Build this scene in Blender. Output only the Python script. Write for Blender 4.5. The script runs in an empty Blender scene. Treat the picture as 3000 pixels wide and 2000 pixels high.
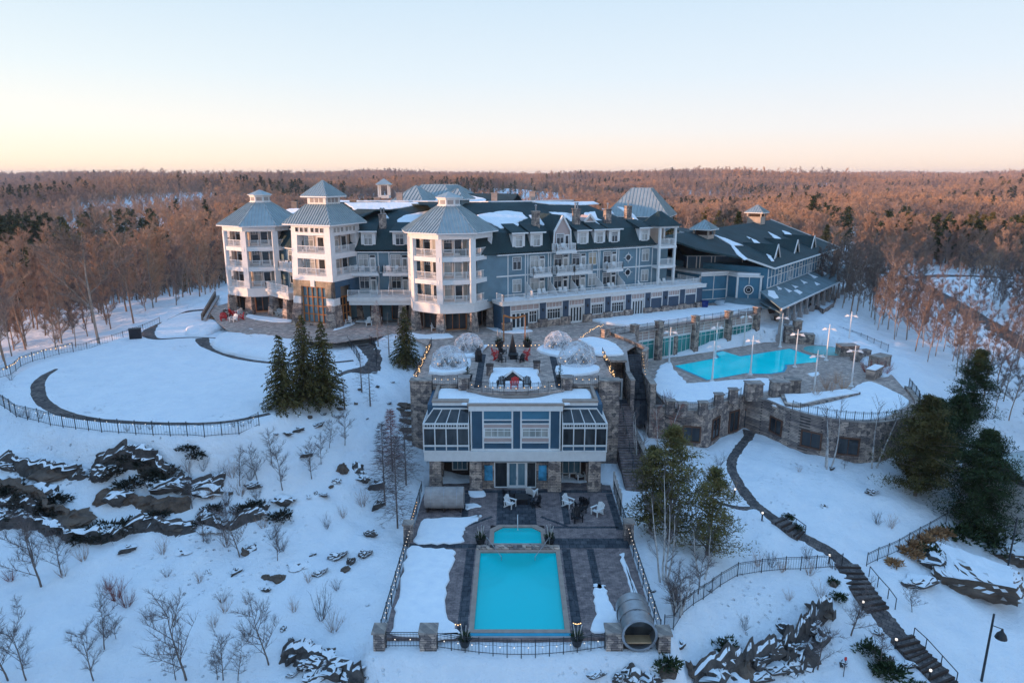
import bpy, bmesh, math, random
import numpy as np
from mathutils import Vector, Matrix, noise as mnoise
R = math.radians
rnd = random.Random(7)
sc = bpy.context.scene
COL = sc.collection
# ---------------------------------------------------------------- camera model (survey of the place from the photograph)
CZ, FL, TH = 30.0, 2000.0, math.atan(485 / 2000)
_c, _s = math.cos(TH), math.sin(TH)
def ray(px, py):
    x = (px - 1500) / FL; y = -(py - 1000) / FL
    return (x, _c + y * _s, -_s + y * _c)
def P(px, py, z):
    r = ray(px, py); t = (z - CZ) / r[2]
    return (r[0] * t, r[1] * t, z)
def P2(px, py, z): return P(px, py, z)[:2]
def onplane(px, py, a, b, c_):
    a, b, c_ = Vector(a), Vector(b), Vector(c_)
    n = (b - a).cross(c_ - a); r = Vector(ray(px, py)); o = Vector((0, 0, CZ))
    t = n.dot(a - o) / n.dot(r)
    return o + r * t
# ---------------------------------------------------------------- materials
M = {}
def nodes(name):
    m = bpy.data.materials.new(name); m.use_nodes = True
    nt = m.node_tree; b = nt.nodes['Principled BSDF']
    M[name] = m
    return m, nt, b
def N(nt, t, **k):
    n = nt.nodes.new(t)
    for a, v in k.items():
        if a in n.inputs.keys() if hasattr(n.inputs, 'keys') else False: n.inputs[a].default_value = v
        else: setattr(n, a, v)
    return n
def coords(nt, scale=(1, 1, 1), kind='Object', rot=(0, 0, 0)):
    tc = nt.nodes.new('ShaderNodeTexCoord'); mp = nt.nodes.new('ShaderNodeMapping')
    mp.inputs['Scale'].default_value = scale; mp.inputs['Rotation'].default_value = rot
    nt.links.new(tc.outputs[kind], mp.inputs[0]); return mp.outputs[0]
def ramp(nt, src, stops, interp='LINEAR'):
    r = nt.nodes.new('ShaderNodeValToRGB'); r.color_ramp.interpolation = interp
    e = r.color_ramp.elements
    while len(e) < len(stops): e.new(0.5)
    for i, (p, c) in enumerate(stops):
        e[i].position = p; e[i].color = (c[0], c[1], c[2], 1)
    nt.links.new(src, r.inputs[0]); return r.outputs[0]
def noise(nt, vec, scale, detail=4, rough=.55):
    n = nt.nodes.new('ShaderNodeTexNoise'); n.inputs['Scale'].default_value = scale
    n.inputs['Detail'].default_value = detail; n.inputs['Roughness'].default_value = rough
    if vec is not None: nt.links.new(vec, n.inputs['Vector'])
    return n.outputs['Fac']
def bump(nt, b, h, strength=.4, dist=.1):
    n = nt.nodes.new('ShaderNodeBump'); n.inputs['Strength'].default_value = strength; n.inputs['Distance'].default_value = dist
    nt.links.new(h, n.inputs['Height']); nt.links.new(n.outputs[0], b.inputs['Normal'])
def mixc(nt, f, a, b_, mode='MIX'):
    n = nt.nodes.new('ShaderNodeMix'); n.data_type = 'RGBA'; n.blend_type = mode
    for sock, v in ((n.inputs[0], f), (n.inputs[6], a), (n.inputs[7], b_)):
        if hasattr(v, 'type') and hasattr(v, 'node'): nt.links.new(v, sock)
        elif isinstance(v, (tuple, list)): sock.default_value = (v[0], v[1], v[2], 1)
        else: sock.default_value = v
    return n.outputs[2]
def plain(name, col, rough=.7, var=.15, scale=1.5, metal=0, spec=.3, bmp=0, emis=None):
    m, nt, b = nodes(name)
    v = coords(nt)
    f = noise(nt, v, scale, 5)
    lo = tuple(c * (1 - var) for c in col); hi = tuple(min(1, c * (1 + var)) for c in col)
    nt.links.new(ramp(nt, f, [(.3, lo), (.7, hi)]), b.inputs['Base Color'])
    b.inputs['Roughness'].default_value = rough; b.inputs['Metallic'].default_value = metal
    b.inputs['Specular IOR Level'].default_value = spec
    if bmp: bump(nt, b, noise(nt, v, scale * 8, 4), bmp, .05)
    if emis:
        b.inputs['Emission Color'].default_value = (*emis[0], 1); b.inputs['Emission Strength'].default_value = emis[1]
    return m
# snow ground: fine grain, soft drifts, faint litter of needles and grit, brown leaf litter far out under the woods
m, nt, b = nodes('snow')
v = coords(nt)
big = noise(nt, v, .06, 5); mid = noise(nt, v, .5, 6, .62); fine = noise(nt, v, 7, 4, .7)
base = ramp(nt, mid, [(.3, (.74, .78, .84)), (.7, (.84, .86, .89))])
grit = ramp(nt, fine, [(.70, (0, 0, 0)), (.77, (1, 1, 1))])
gm = ramp(nt, noise(nt, v, .11, 3), [(.52, (0, 0, 0)), (.68, (.45, .45, .45))])
base = mixc(nt, mixc(nt, 1.0, grit, gm, 'MULTIPLY'), base, (.30, .26, .24))
nt.links.new(base, b.inputs['Base Color'])
b.inputs['Roughness'].default_value = .75; b.inputs['Specular IOR Level'].default_value = .25
h = nt.nodes.new('ShaderNodeMath'); h.operation = 'ADD'
h2 = nt.nodes.new('ShaderNodeMath'); h2.operation = 'MULTIPLY'; h2.inputs[1].default_value = .12
nt.links.new(fine, h2.inputs[0]); nt.links.new(h2.outputs[0], h.inputs[0]); nt.links.new(mid, h.inputs[1])
bump(nt, b, h.outputs[0], .8, .7)
vo = nt.nodes.new('ShaderNodeTexVoronoi'); vo.inputs['Scale'].default_value = 1.9; nt.links.new(v, vo.inputs['Vector'])
ft = ramp(nt, vo.outputs['Distance'], [(.10, (0, 0, 0)), (.24, (1, 1, 1))]); fm_ = ramp(nt, noise(nt, v, .07, 3), [(.5, (0, 0, 0)), (.62, (1, 1, 1))])
b2 = nt.nodes.new('ShaderNodeBump'); b2.inputs['Distance'].default_value = .25; nt.links.new(ft, b2.inputs['Height']); nt.links.new(fm_, b2.inputs['Strength']); nt.links.new(b.inputs['Normal'].links[0].from_socket, b2.inputs['Normal']); nt.links.new(b2.outputs[0], b.inputs['Normal'])
# clean snow lying on roofs and decks
m, nt, b = nodes('snow_clean'); v = coords(nt)
nt.links.new(ramp(nt, noise(nt, v, 1.2, 5), [(.3, (.76, .80, .86)), (.7, (.86, .88, .9))]), b.inputs['Base Color'])
b.inputs['Roughness'].default_value = .8; b.inputs['Specular IOR Level'].default_value = .2
bump(nt, b, noise(nt, v, 1.1, 6), .5, .35)
def brickmat(name, c1, c2, mortar, sx, sz, rough=.85, vert=True, msize=.012, bmp=.5, rowvar=.5, rot=0):
    m, nt, b = nodes(name)
    tc = nt.nodes.new('ShaderNodeTexCoord')
    if vert:
        # walls: run along the wall = x+y mix, height = z
        sep = nt.nodes.new('ShaderNodeSeparateXYZ'); nt.links.new(tc.outputs['Object'], sep.inputs[0])
        a = nt.nodes.new('ShaderNodeMath'); a.operation = 'ADD'
        a1 = nt.nodes.new('ShaderNodeMath'); a1.operation = 'MULTIPLY'; a1.inputs[1].default_value = .93
        nt.links.new(sep.outputs[1], a1.inputs[0]); nt.links.new(sep.outputs[0], a.inputs[0]); nt.links.new(a1.outputs[0], a.inputs[1])
        cb = nt.nodes.new('ShaderNodeCombineXYZ'); nt.links.new(a.outputs[0], cb.inputs[0]); nt.links.new(sep.outputs[2], cb.inputs[1])
        vec = cb.outputs[0]
    else:
        mp = nt.nodes.new('ShaderNodeMapping'); mp.inputs['Rotation'].default_value = (0, 0, rot)
        nt.links.new(tc.outputs['Object'], mp.inputs[0]); vec = mp.outputs[0]
    br = nt.nodes.new('ShaderNodeTexBrick'); nt.links.new(vec, br.inputs['Vector'])
    br.inputs['Color1'].default_value = (*c1, 1); br.inputs['Color2'].default_value = (*c2, 1); br.inputs['Mortar'].default_value = (*mortar, 1)
    br.inputs['Scale'].default_value = 1; br.inputs['Brick Width'].default_value = sx; br.inputs['Row Height'].default_value = sz
    br.inputs['Mortar Size'].default_value = msize; br.inputs['Bias'].default_value = 0; br.offset_frequency = 2; br.offset = .43
    v2 = coords(nt)
    f = noise(nt, v2, 1.7, 5)
    col = mixc(nt, 1.0, br.outputs['Color'], ramp(nt, f, [(.3, (.62, .62, .64)), (.7, (1.15, 1.12, 1.1))]), 'MULTIPLY')
    vo = nt.nodes.new('ShaderNodeTexVoronoi'); vo.inputs['Scale'].default_value = 2.4; nt.links.new(vec, vo.inputs['Vector'])
    bw = nt.nodes.new('ShaderNodeRGBToBW'); nt.links.new(vo.outputs['Color'], bw.inputs[0])
    hs = mixc(nt, 1.0, col, ramp(nt, bw.outputs[0], [(.25, (.55, .56, .6)), (.75, (1.45, 1.4, 1.32))]), 'MULTIPLY')
    hs = mixc(nt, rowvar, col, hs)
    nt.links.new(hs, b.inputs['Base Color']); b.inputs['Roughness'].default_value = rough
    b.inputs['Specular IOR Level'].default_value = .2
    bump(nt, b, br.outputs['Fac'], -bmp, .03)
    return m
brickmat('stone', (.50, .41, .35), (.31, .265, .25), (.13, .115, .11), .62, .17, msize=.02, rowvar=1)
brickmat('stone_cap', (.36, .31, .28), (.33, .29, .26), (.2, .18, .17), 1.3, .6)
brickmat('paving', (.27, .215, .21), (.20, .165, .165), (.11, .09, .09), .42, .21, vert=False, msize=.012, rowvar=.4)
brickmat('paving_tan', (.50, .40, .35), (.42, .34, .30), (.26, .22, .2), .5, .25, vert=False, msize=.012, rowvar=.4)
brickmat('paving_dark', (.075, .085, .10), (.05, .058, .072), (.02, .02, .025), .6, .6, vert=False, msize=.02)
brickmat('path_stone', (.17, .15, .145), (.10, .09, .09), (.05, .05, .05), .5, .32, vert=False, msize=.02, rot=.6)
brickmat('shingle_tan', (.46, .36, .25), (.40, .31, .215), (.26, .2, .14), .3, .16, msize=.012, rowvar=.15)
def sidemat(name, col, period=.19, rough=.6):
    m, nt, b = nodes(name); tc = nt.nodes.new('ShaderNodeTexCoord'); sep = nt.nodes.new('ShaderNodeSeparateXYZ')
    nt.links.new(tc.outputs['Object'], sep.inputs[0])
    mu = nt.nodes.new('ShaderNodeMath'); mu.operation = 'DIVIDE'; mu.inputs[1].default_value = period; nt.links.new(sep.outputs[2], mu.inputs[0])
    fr = nt.nodes.new('ShaderNodeMath'); fr.operation = 'FRACT'; nt.links.new(mu.outputs[0], fr.inputs[0])
    f = noise(nt, coords(nt), .7, 5)
    c = mixc(nt, 1.0, ramp(nt, f, [(.3, tuple(x * .85 for x in col)), (.7, tuple(x * 1.15 for x in col))]), ramp(nt, fr.outputs[0], [(.0, (.7, .7, .7)), (.12, (1, 1, 1))]), 'MULTIPLY')
    nt.links.new(c, b.inputs['Base Color']); b.inputs['Roughness'].default_value = rough
    bump(nt, b, fr.outputs[0], .6, .03)
sidemat('siding_blue', (.04, .10, .165))
sidemat('siding_teal', (.14, .235, .295))
sidemat('siding_lake', (.06, .20, .31))
sidemat('siding_tan', (.44, .37, .32))
plain('trim', (.72, .72, .72), .55, .06, 2)
plain('panel_pink', (.46, .36, .34), .7, .08, 1)
plain('panel_slate', (.055, .085, .13), .6, .1, 1)
plain('iron', (.025, .027, .03), .5, .2, 3, spec=.4)
plain('timber', (.42, .17, .06), .6, .25, 2)
plain('timber_dark', (.12, .06, .04), .7, .25, 2)
plain('deck_wood', (.20, .15, .12), .8, .25, 1.2)
plain('concrete', (.36, .33, .32), .85, .18, 1.2, bmp=.2)
plain('coping', (.33, .26, .22), .7, .15, 2)
plain('red_paint', (.55, .03, .03), .45, .12, 4)
plain('white_plastic', (.75, .75, .75), .45, .05, 4)
plain('black_plastic', (.02, .02, .024), .4, .2, 4)
plain('galv', (.34, .35, .37), .38, .2, 1.5, metal=.75)
plain('cedar_weathered', (.33, .30, .29), .6, .2, 1.5)
plain('asphalt', (.085, .08, .08), .9, .2, .5, bmp=.2)
plain('blue_bin', (.01, .03, .16), .5, .1, 3)
plain('banner_blue', (.05, .25, .42), .6, .6, 1.3)
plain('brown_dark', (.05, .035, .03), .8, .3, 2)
plain('bulb', (1, .8, .5), .4, .02, 1, emis=((1, .55, .2), 2.2))
plain('bulb_white', (1, .9, .8), .4, .02, 1, emis=((1, .8, .6), 1.1))
plain('wood_tan', (.40, .27, .16), .65, .2, 2)
# shingle roof
m, nt, b = nodes('shingle'); v = coords(nt)
f = noise(nt, v, 7, 3, .7); g = noise(nt, v, .35, 4)
c = mixc(nt, 1.0, ramp(nt, f, [(.3, (.010, .030, .036)), (.7, (.026, .055, .062))]), ramp(nt, g, [(.3, (.75, .75, .75)), (.7, (1.25, 1.25, 1.25))]), 'MULTIPLY')
nt.links.new(c, b.inputs['Base Color']); b.inputs['Roughness'].default_value = .9; bump(nt, b, f, .5, .03)
# standing seam metal
m, nt, b = nodes('metal_roof'); v = coords(nt)
nt.links.new(ramp(nt, noise(nt, v, .8, 5), [(.3, (.27, .33, .35)), (.7, (.36, .42, .43))]), b.inputs['Base Color'])
b.inputs['Metallic'].default_value = .25; b.inputs['Roughness'].default_value = .48
# window glass: dark room behind, some with drawn curtains
def glassmat(name, dark, light, amt, rough=.06):
    m, nt, b = nodes(name); v = coords(nt, (1, 1, .25))
    f = noise(nt, v, 1.1, 3)
    nt.links.new(ramp(nt, f, [(max(0, .5 - amt), dark), (.52 + (.5 - amt) * .4, light)]), b.inputs['Base Color'])
    b.inputs['Roughness'].default_value = rough; b.inputs['Specular IOR Level'].default_value = .5; b.inputs['Coat Weight'].default_value = .0
    b.inputs['Coat Roughness'].default_value = .03
glassmat('glass_dark', (.012, .016, .022), (.05, .055, .06), .2)
glassmat('glass_curtain', (.05, .06, .065), (.42, .42, .40), .35)
glassmat('glass_warm', (.16, .11, .06), (.5, .38, .24), .3)  # warm light of a lit room put into the pane colour
glassmat('glass_teal', (.01, .10, .10), (.06, .28, .27), .3)
glassmat('glass_blue', (.03, .10, .15), (.16, .26, .32), .25)
# dome film
m, nt, b = nodes('dome_film')
b.inputs['Base Color'].default_value = (.8, .83, .88, 1); b.inputs['Roughness'].default_value = .12
tr = nt.nodes.new('ShaderNodeBsdfTransparent'); tr.inputs[0].default_value = (.93, .94, .96, 1)
mx = nt.nodes.new('ShaderNodeMixShader')
fv = ramp(nt, noise(nt, coords(nt), 2.2, 5), [(.35, (.12, .12, .12)), (.7, (.5, .5, .5))])
nt.links.new(fv, mx.inputs[0]); nt.links.new(tr.outputs[0], mx.inputs[1]); nt.links.new(b.outputs[0], mx.inputs[2])
nt.links.new(mx.outputs[0], nt.nodes['Material Output'].inputs['Surface'])
# pool water: tinted, glossy, the basin shows through
def watermat(name, tint, basew):
    m, nt, b = nodes(name); v = coords(nt)
    tr = nt.nodes.new('ShaderNodeBsdfTransparent'); tr.inputs[0].default_value = (*tint, 1)
    gl = nt.nodes.new('ShaderNodeBsdfGlossy'); gl.inputs['Roughness'].default_value = .04
    df = nt.nodes.new('ShaderNodeBsdfDiffuse'); df.inputs[0].default_value = (*basew, 1)
    bp = nt.nodes.new('ShaderNodeBump'); bp.inputs['Strength'].default_value = .4; bp.inputs['Distance'].default_value = .05
    nt.links.new(noise(nt, v, 3.0, 3), bp.inputs['Height']); nt.links.new(bp.outputs[0], gl.inputs['Normal'])
    fr = nt.nodes.new('ShaderNodeFresnel'); fr.inputs[0].default_value = 1.33; nt.links.new(bp.outputs[0], fr.inputs['Normal'])
    m0 = nt.nodes.new('ShaderNodeMixShader'); m0.inputs[0].default_value = .5
    nt.links.new(tr.outputs[0], m0.inputs[1]); nt.links.new(df.outputs[0], m0.inputs[2])
    m1 = nt.nodes.new('ShaderNodeMixShader'); nt.links.new(fr.outputs[0], m1.inputs[0])
    nt.links.new(m0.outputs[0], m1.inputs[1]); nt.links.new(gl.outputs[0], m1.inputs[2])
    nt.links.new(m1.outputs[0], nt.nodes['Material Output'].inputs['Surface'])
watermat('water', (.3, .98, .98), (.0, .86, .88))
plain('basin', (.12, .85, .95), .5, .05, .6)
plain('hot_green', (.10, .42, .42), .15, .1, 1)
plain('water_solid', (.0, .84, .86), .08, .06, .4, spec=.5, bmp=.05)
plain('porch_shingle', (.15, .21, .235), .85, .2, .8, bmp=.2)
plain('basin_line', (.02, .30, .45), .5, .1, 2)
# vegetation
def barkmat(name, c1, c2):
    m, nt, b = nodes(name); v = coords(nt, (1, 1, .35))
    nt.links.new(ramp(nt, noise(nt, v, 5, 5, .7), [(.35, c1), (.65, c2)]), b.inputs['Base Color']); b.inputs['Roughness'].default_value = .9
barkmat('bark', (.09, .07, .065), (.20, .16, .14))
barkmat('bark_pale', (.22, .18, .15), (.38, .32, .27))
barkmat('limbs', (.24, .15, .11), (.40, .27, .19))
barkmat('birch_bark', (.28, .25, .24), (.68, .66, .64))
def twigmat(name, cols):
    m, nt, b = nodes(name)
    oi = nt.nodes.new('ShaderNodeObjectInfo')
    c = ramp(nt, oi.outputs['Random'], [(i / max(1, len(cols) - 1), c) for i, c in enumerate(cols)])
    c = mixc(nt, 1.0, c, ramp(nt, noise(nt, oi.outputs['Location'], .008, 4), [(.35, (.62, .66, .74)), (.5, (1, 1, 1)), (.65, (1.3, 1.12, .9))]), 'MULTIPLY')
    nt.links.new(c, b.inputs['Base Color'])
    b.inputs['Roughness'].default_value = .95; b.inputs['Specular IOR Level'].default_value = .1
twigmat('twigs', [(.38, .25, .19), (.50, .31, .21), (.30, .22, .19), (.52, .33, .22), (.38, .27, .22)])
twigmat('twigs_red', [(.34, .10, .075), (.26, .11, .09)])
twigmat('twigs_pale', [(.30, .22, .17), (.26, .20, .17)])
twigmat('twigs_grey', [(.15, .125, .12), (.21, .17, .16), (.13, .115, .12)])
def needlemat(name, lo, hi):
    m, nt, b = nodes(name)
    f = noise(nt, coords(nt), .9, 4, .65)
    nt.links.new(ramp(nt, f, [(.35, lo), (.65, hi)]), b.inputs['Base Color']); b.inputs['Roughness'].default_value = .85
    b.inputs['Specular IOR Level'].default_value = .15
needlemat('needles', (.035, .045, .018), (.15, .115, .042))
needlemat('needles_dark', (.016, .034, .018), (.055, .075, .03))
needlemat('needles_rust', (.07, .08, .032), (.22, .17, .06))  # rust needles; also stands for orange sunlight on the right-hand far pines
needlemat('juniper', (.02, .03, .025), (.06, .05, .04))
plain('grass_dry', (.36, .2, .1), .95, .3, 3)
# rock with snow settled on the level tops
def rockmat(name, lo, hi, snowamt):
    m, nt, b = nodes(name); v = coords(nt)
    f = noise(nt, v, 1.3, 7, .7)
    c = ramp(nt, f, [(.3, lo), (.68, hi)])
    ge = nt.nodes.new('ShaderNodeNewGeometry'); sp = nt.nodes.new('ShaderNodeSeparateXYZ'); nt.links.new(ge.outputs['Normal'], sp.inputs[0])
    ad = nt.nodes.new('ShaderNodeMath'); ad.operation = 'MULTIPLY_ADD'; ad.inputs[1].default_value = .5; nt.links.new(noise(nt, v, .9, 4), ad.inputs[0]); nt.links.new(sp.outputs[2], ad.inputs[2])
    k = ramp(nt, ad.outputs[0], [(snowamt, (0, 0, 0)), (snowamt + .11, (1, 1, 1))])
    nt.links.new(mixc(nt, k, c, (.78, .82, .87)), b.inputs['Base Color']); b.inputs['Roughness'].default_value = .9
    bump(nt, b, f, .7, .2)
    ad.use_clamp = False
rockmat('rock', (.026, .024, .025), (.115, .10, .092), .97)
rockmat('rock_warm', (.045, .032, .028), (.17, .125, .095), 1.0)
rockmat('rock_cap', (.05, .038, .032), (.17, .125, .095), .86)
# ---------------------------------------------------------------- mesh builder
OFF = {}
class MB:
    def __init__(self, fr=(0, 0, 0)):
        self.v = []; self.f = []; self.m = []; self.frame(*fr)
    def frame(self, ox, oy, ang):
        self.o = (ox, oy, math.cos(ang), math.sin(ang)); return self
    def pt(self, u, v, z):
        ox, oy, c, s = self.o
        return (ox + u * c - v * s, oy + u * s + v * c, z)
    def add(self, pts, faces, mat=0, world=False):
        n = len(self.v); self.v += [tuple(p) if world else self.pt(*p) for p in pts]
        self.f += [tuple(i + n for i in f) for f in faces]; self.m += [mat] * len(faces)
    def box(self, x0, x1, y0, y1, z0, z1, mat=0):
        self.add([(x0, y0, z0), (x1, y0, z0), (x1, y1, z0), (x0, y1, z0), (x0, y0, z1), (x1, y0, z1), (x1, y1, z1), (x0, y1, z1)],
                 [(0, 3, 2, 1), (4, 5, 6, 7), (0, 1, 5, 4), (1, 2, 6, 5), (2, 3, 7, 6), (3, 0, 4, 7)], mat)
    def loft(self, a, b, mat=0, caps=True, world=False):
        n = len(a); fs = [(i, (i + 1) % n, (i + 1) % n + n, i + n) for i in range(n)]
        if caps: fs += [tuple(range(n - 1, -1, -1)), tuple(range(n, 2 * n))]
        self.add(list(a) + list(b), fs, mat, world)
    def prism(self, poly, z0, z1, mat=0, world=False):
        self.loft([(p[0], p[1], z0) for p in poly], [(p[0], p[1], z1) for p in poly], mat, True, world)
    def poly(self, pts, mat=0, world=False): self.add(pts, [tuple(range(len(pts)))], mat, world)
    def slab(self, pts, t, mat=0, world=False):      # a sheet with thickness t downward
        self.loft([(p[0], p[1], p[2] - t) for p in pts], pts, mat, True, world)
    def bar(self, p, q, w, h=None, mat=0, world=False):
        if not world: p, q = self.pt(*p), self.pt(*q)
        h = h or w; p, q = Vector(p), Vector(q); d = q - p
        if d.length < 1e-6: return
        d.normalize(); up = Vector((0, 0, 1)) if abs(d.z) < .9 else Vector((1, 0, 0))
        a = d.cross(up).normalized(); b_ = a.cross(d).normalized()
        A = [p + a * (sx * w / 2) + b_ * (sy * h / 2) for sx, sy in ((-1, -1), (1, -1), (1, 1), (-1, 1))]
        self.loft(A, [x + (q - p) for x in A], mat, True, True)
    def tube(self, p, q, r0, r1=None, n=6, mat=0, world=True, caps=True):
        if not world: p, q = self.pt(*p), self.pt(*q)
        r1 = r0 if r1 is None else r1; p, q = Vector(p), Vector(q); d = q - p
        if d.length < 1e-6: return
        d.normalize(); up = Vector((0, 0, 1)) if abs(d.z) < .9 else Vector((1, 0, 0))
        a = d.cross(up).normalized(); b_ = a.cross(d).normalized()
        ring = [(math.cos(2 * math.pi * i / n), math.sin(2 * math.pi * i / n)) for i in range(n)]
        self.loft([p + (a * x + b_ * y) * r0 for x, y in ring], [q + (a * x + b_ * y) * r1 for x, y in ring], mat, caps, True)
    def lathe(self, cx, cy, prof, n=16, mat=0):
        rings = [[(cx + r * math.cos(2 * math.pi * i / n), cy + r * math.sin(2 * math.pi * i / n), z) for i in range(n)] for r, z in prof]
        pts = [p for rg in rings for p in rg]; fs = []
        for k in range(len(prof) - 1):
            for i in range(n):
                j = (i + 1) % n; fs.append((k * n + i, k * n + j, (k + 1) * n + j, (k + 1) * n + i))
        fs.append(tuple(range(n - 1, -1, -1))); fs.append(tuple((len(prof) - 1) * n + i for i in range(n)))
        self.add(pts, fs, mat)
    def build(self, name, mats, parent=None, smooth=False, recalc=True):
        off = OFF.get(parent.name, (0, 0, 0)) if parent else (0, 0, 0)
        me = bpy.data.meshes.new(name)
        me.from_pydata([(x - off[0], y - off[1], z - off[2]) for x, y, z in self.v], [], self.f)
        if isinstance(mats, str): mats = [mats]
        for k in mats: me.materials.append(M[k])
        if len(mats) > 1: me.polygons.foreach_set('material_index', self.m)
        if smooth: me.polygons.foreach_set('use_smooth', [True] * len(self.f))
        if recalc:
            bm = bmesh.new(); bm.from_mesh(me); bmesh.ops.recalc_face_normals(bm, faces=bm.faces); bm.to_mesh(me); bm.free()
        o = bpy.data.objects.new(name, me); COL.objects.link(o)
        if parent: o.parent = parent; OFF[o.name] = off
        return o
def tag(o, label=None, cat=None, group=None, kind=None):
    if label: o['label'] = label
    if cat: o['category'] = cat
    if group: o['group'] = group
    if kind: o['kind'] = kind
    return o
def struct(o, label=None): return tag(o, label=label, kind='structure')
def empty(name, loc, label, cat, group=None, rz=0, baked=True):
    o = bpy.data.objects.new(name, None); COL.objects.link(o); o.location = loc; o.rotation_euler = (0, 0, rz)
    if baked: OFF[o.name] = tuple(loc)
    return tag(o, label, cat, group)
def copy_tree(o, parent=None):
    c = o.copy(); COL.objects.link(c); c.parent = parent
    for ch in [x for x in CH.get(o.name, [])]: copy_tree(ch, c)
    return c
CH = {}
def reg(root):     # remember the children of a prototype for copying
    for ch in root.children: CH.setdefault(root.name, []).append(ch); reg(ch)
def place(proto, loc, rz=0, scale=1, label=None, group=None, first=None):
    global _used
    if proto.name not in _used and not first: o = proto; _used.add(proto.name)
    else: o = copy_tree(proto)
    o.location = loc; o.rotation_euler = (0, 0, rz)
    o.scale = (scale,) * 3 if not isinstance(scale, (tuple, list)) else scale
    if label: o['label'] = label
    if group: o['group'] = group
    return o
_used = set()
# ---------------------------------------------------------------- camera, light
cam = bpy.data.cameras.new('camera'); co = bpy.data.objects.new('camera', cam); COL.objects.link(co)
cam.sensor_width = 36; cam.lens = 24; cam.clip_end = 20000; cam.clip_start = .5
co.location = (0, 0, CZ); co.rotation_euler = (math.pi / 2 - TH, 0, 0); sc.camera = co
SUN_DIR = Vector((-.93, -.30, 0)).normalized(); SUN_EL = R(6.2)
sd = Vector((SUN_DIR.x * math.cos(SUN_EL), SUN_DIR.y * math.cos(SUN_EL), math.sin(SUN_EL)))
sl = bpy.data.lights.new('sun', 'SUN'); so = bpy.data.objects.new('sun', sl); COL.objects.link(so)
sl.energy = 5.0; sl.angle = R(.6); sl.color = (1, .55, .31)
so.rotation_euler = sd.to_track_quat('Z', 'Y').to_euler()
w = bpy.data.worlds.new('World'); sc.world = w; w.use_nodes = True
nt = w.node_tree; bg = nt.nodes['Background']
sky = nt.nodes.new('ShaderNodeTexSky'); sky.sky_type = 'NISHITA'; sky.sun_disc = False
sky.sun_elevation = SUN_EL; sky.sun_rotation = math.atan2(sd.x, sd.y)
sky.air_density = 1.0; sky.dust_density = .6; sky.ozone_density = 1.5
tc = nt.nodes.new('ShaderNodeTexCoord'); sp = nt.nodes.new('ShaderNodeSeparateXYZ'); nt.links.new(tc.outputs['Generated'], sp.inputs[0])
# dusk air: warm near the horizon, pale above it, deep blue overhead
grad = ramp(nt, sp.outputs[2], [(0.0, (1.12, .83, .62)), (.022, (1.05, .88, .75)), (.06, (.93, .91, .90)), (.13, (.77, .87, .96)), (.25, (.60, .77, .93)), (.42, (.36, .55, .79)), (.7, (.38, .70, 1.15)), (1.0, (.34, .69, 1.24))])
side = nt.nodes.new('ShaderNodeMath'); side.operation = 'MULTIPLY_ADD'; side.inputs[1].default_value = -.5; side.inputs[2].default_value = .5
nt.links.new(sp.outputs[0], side.inputs[0])
lowm = ramp(nt, sp.outputs[2], [(0.0, (1, 1, 1)), (.30, (0, 0, 0))])
warm = ramp(nt, side.outputs[0], [(.3, (1, 1, 1)), (.62, (1.06, 1.05, 1.0)), (1.0, (1.35, 1.25, 1.02))])
g2 = mixc(nt, lowm, grad, mixc(nt, 1.0, grad, warm, 'MULTIPLY'))
sk = mixc(nt, 1.0, sky.outputs[0], (.075, .075, .075), 'MULTIPLY')
nt.links.new(mixc(nt, .95, sk, g2), bg.inputs['Color']); bg.inputs['Strength'].default_value = SKYK = .92
sc.view_settings.view_transform = 'Standard'; sc.view_settings.look = 'None'; sc.view_settings.exposure = .24; sc.view_settings.gamma = 1
sc.render.engine = 'CYCLES'
cy = sc.cycles; cy.use_denoising = True; cy.max_bounces = 6; cy.diffuse_bounces = 2; cy.glossy_bounces = 2; cy.transmission_bounces = 2
cy.transparent_max_bounces = 10; cy.volume_bounces = 0; cy.caustics_reflective = False; cy.caustics_refractive = False; cy.sample_clamp_indirect = 4
cy.use_adaptive_sampling = True; cy.adaptive_threshold = .02
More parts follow.
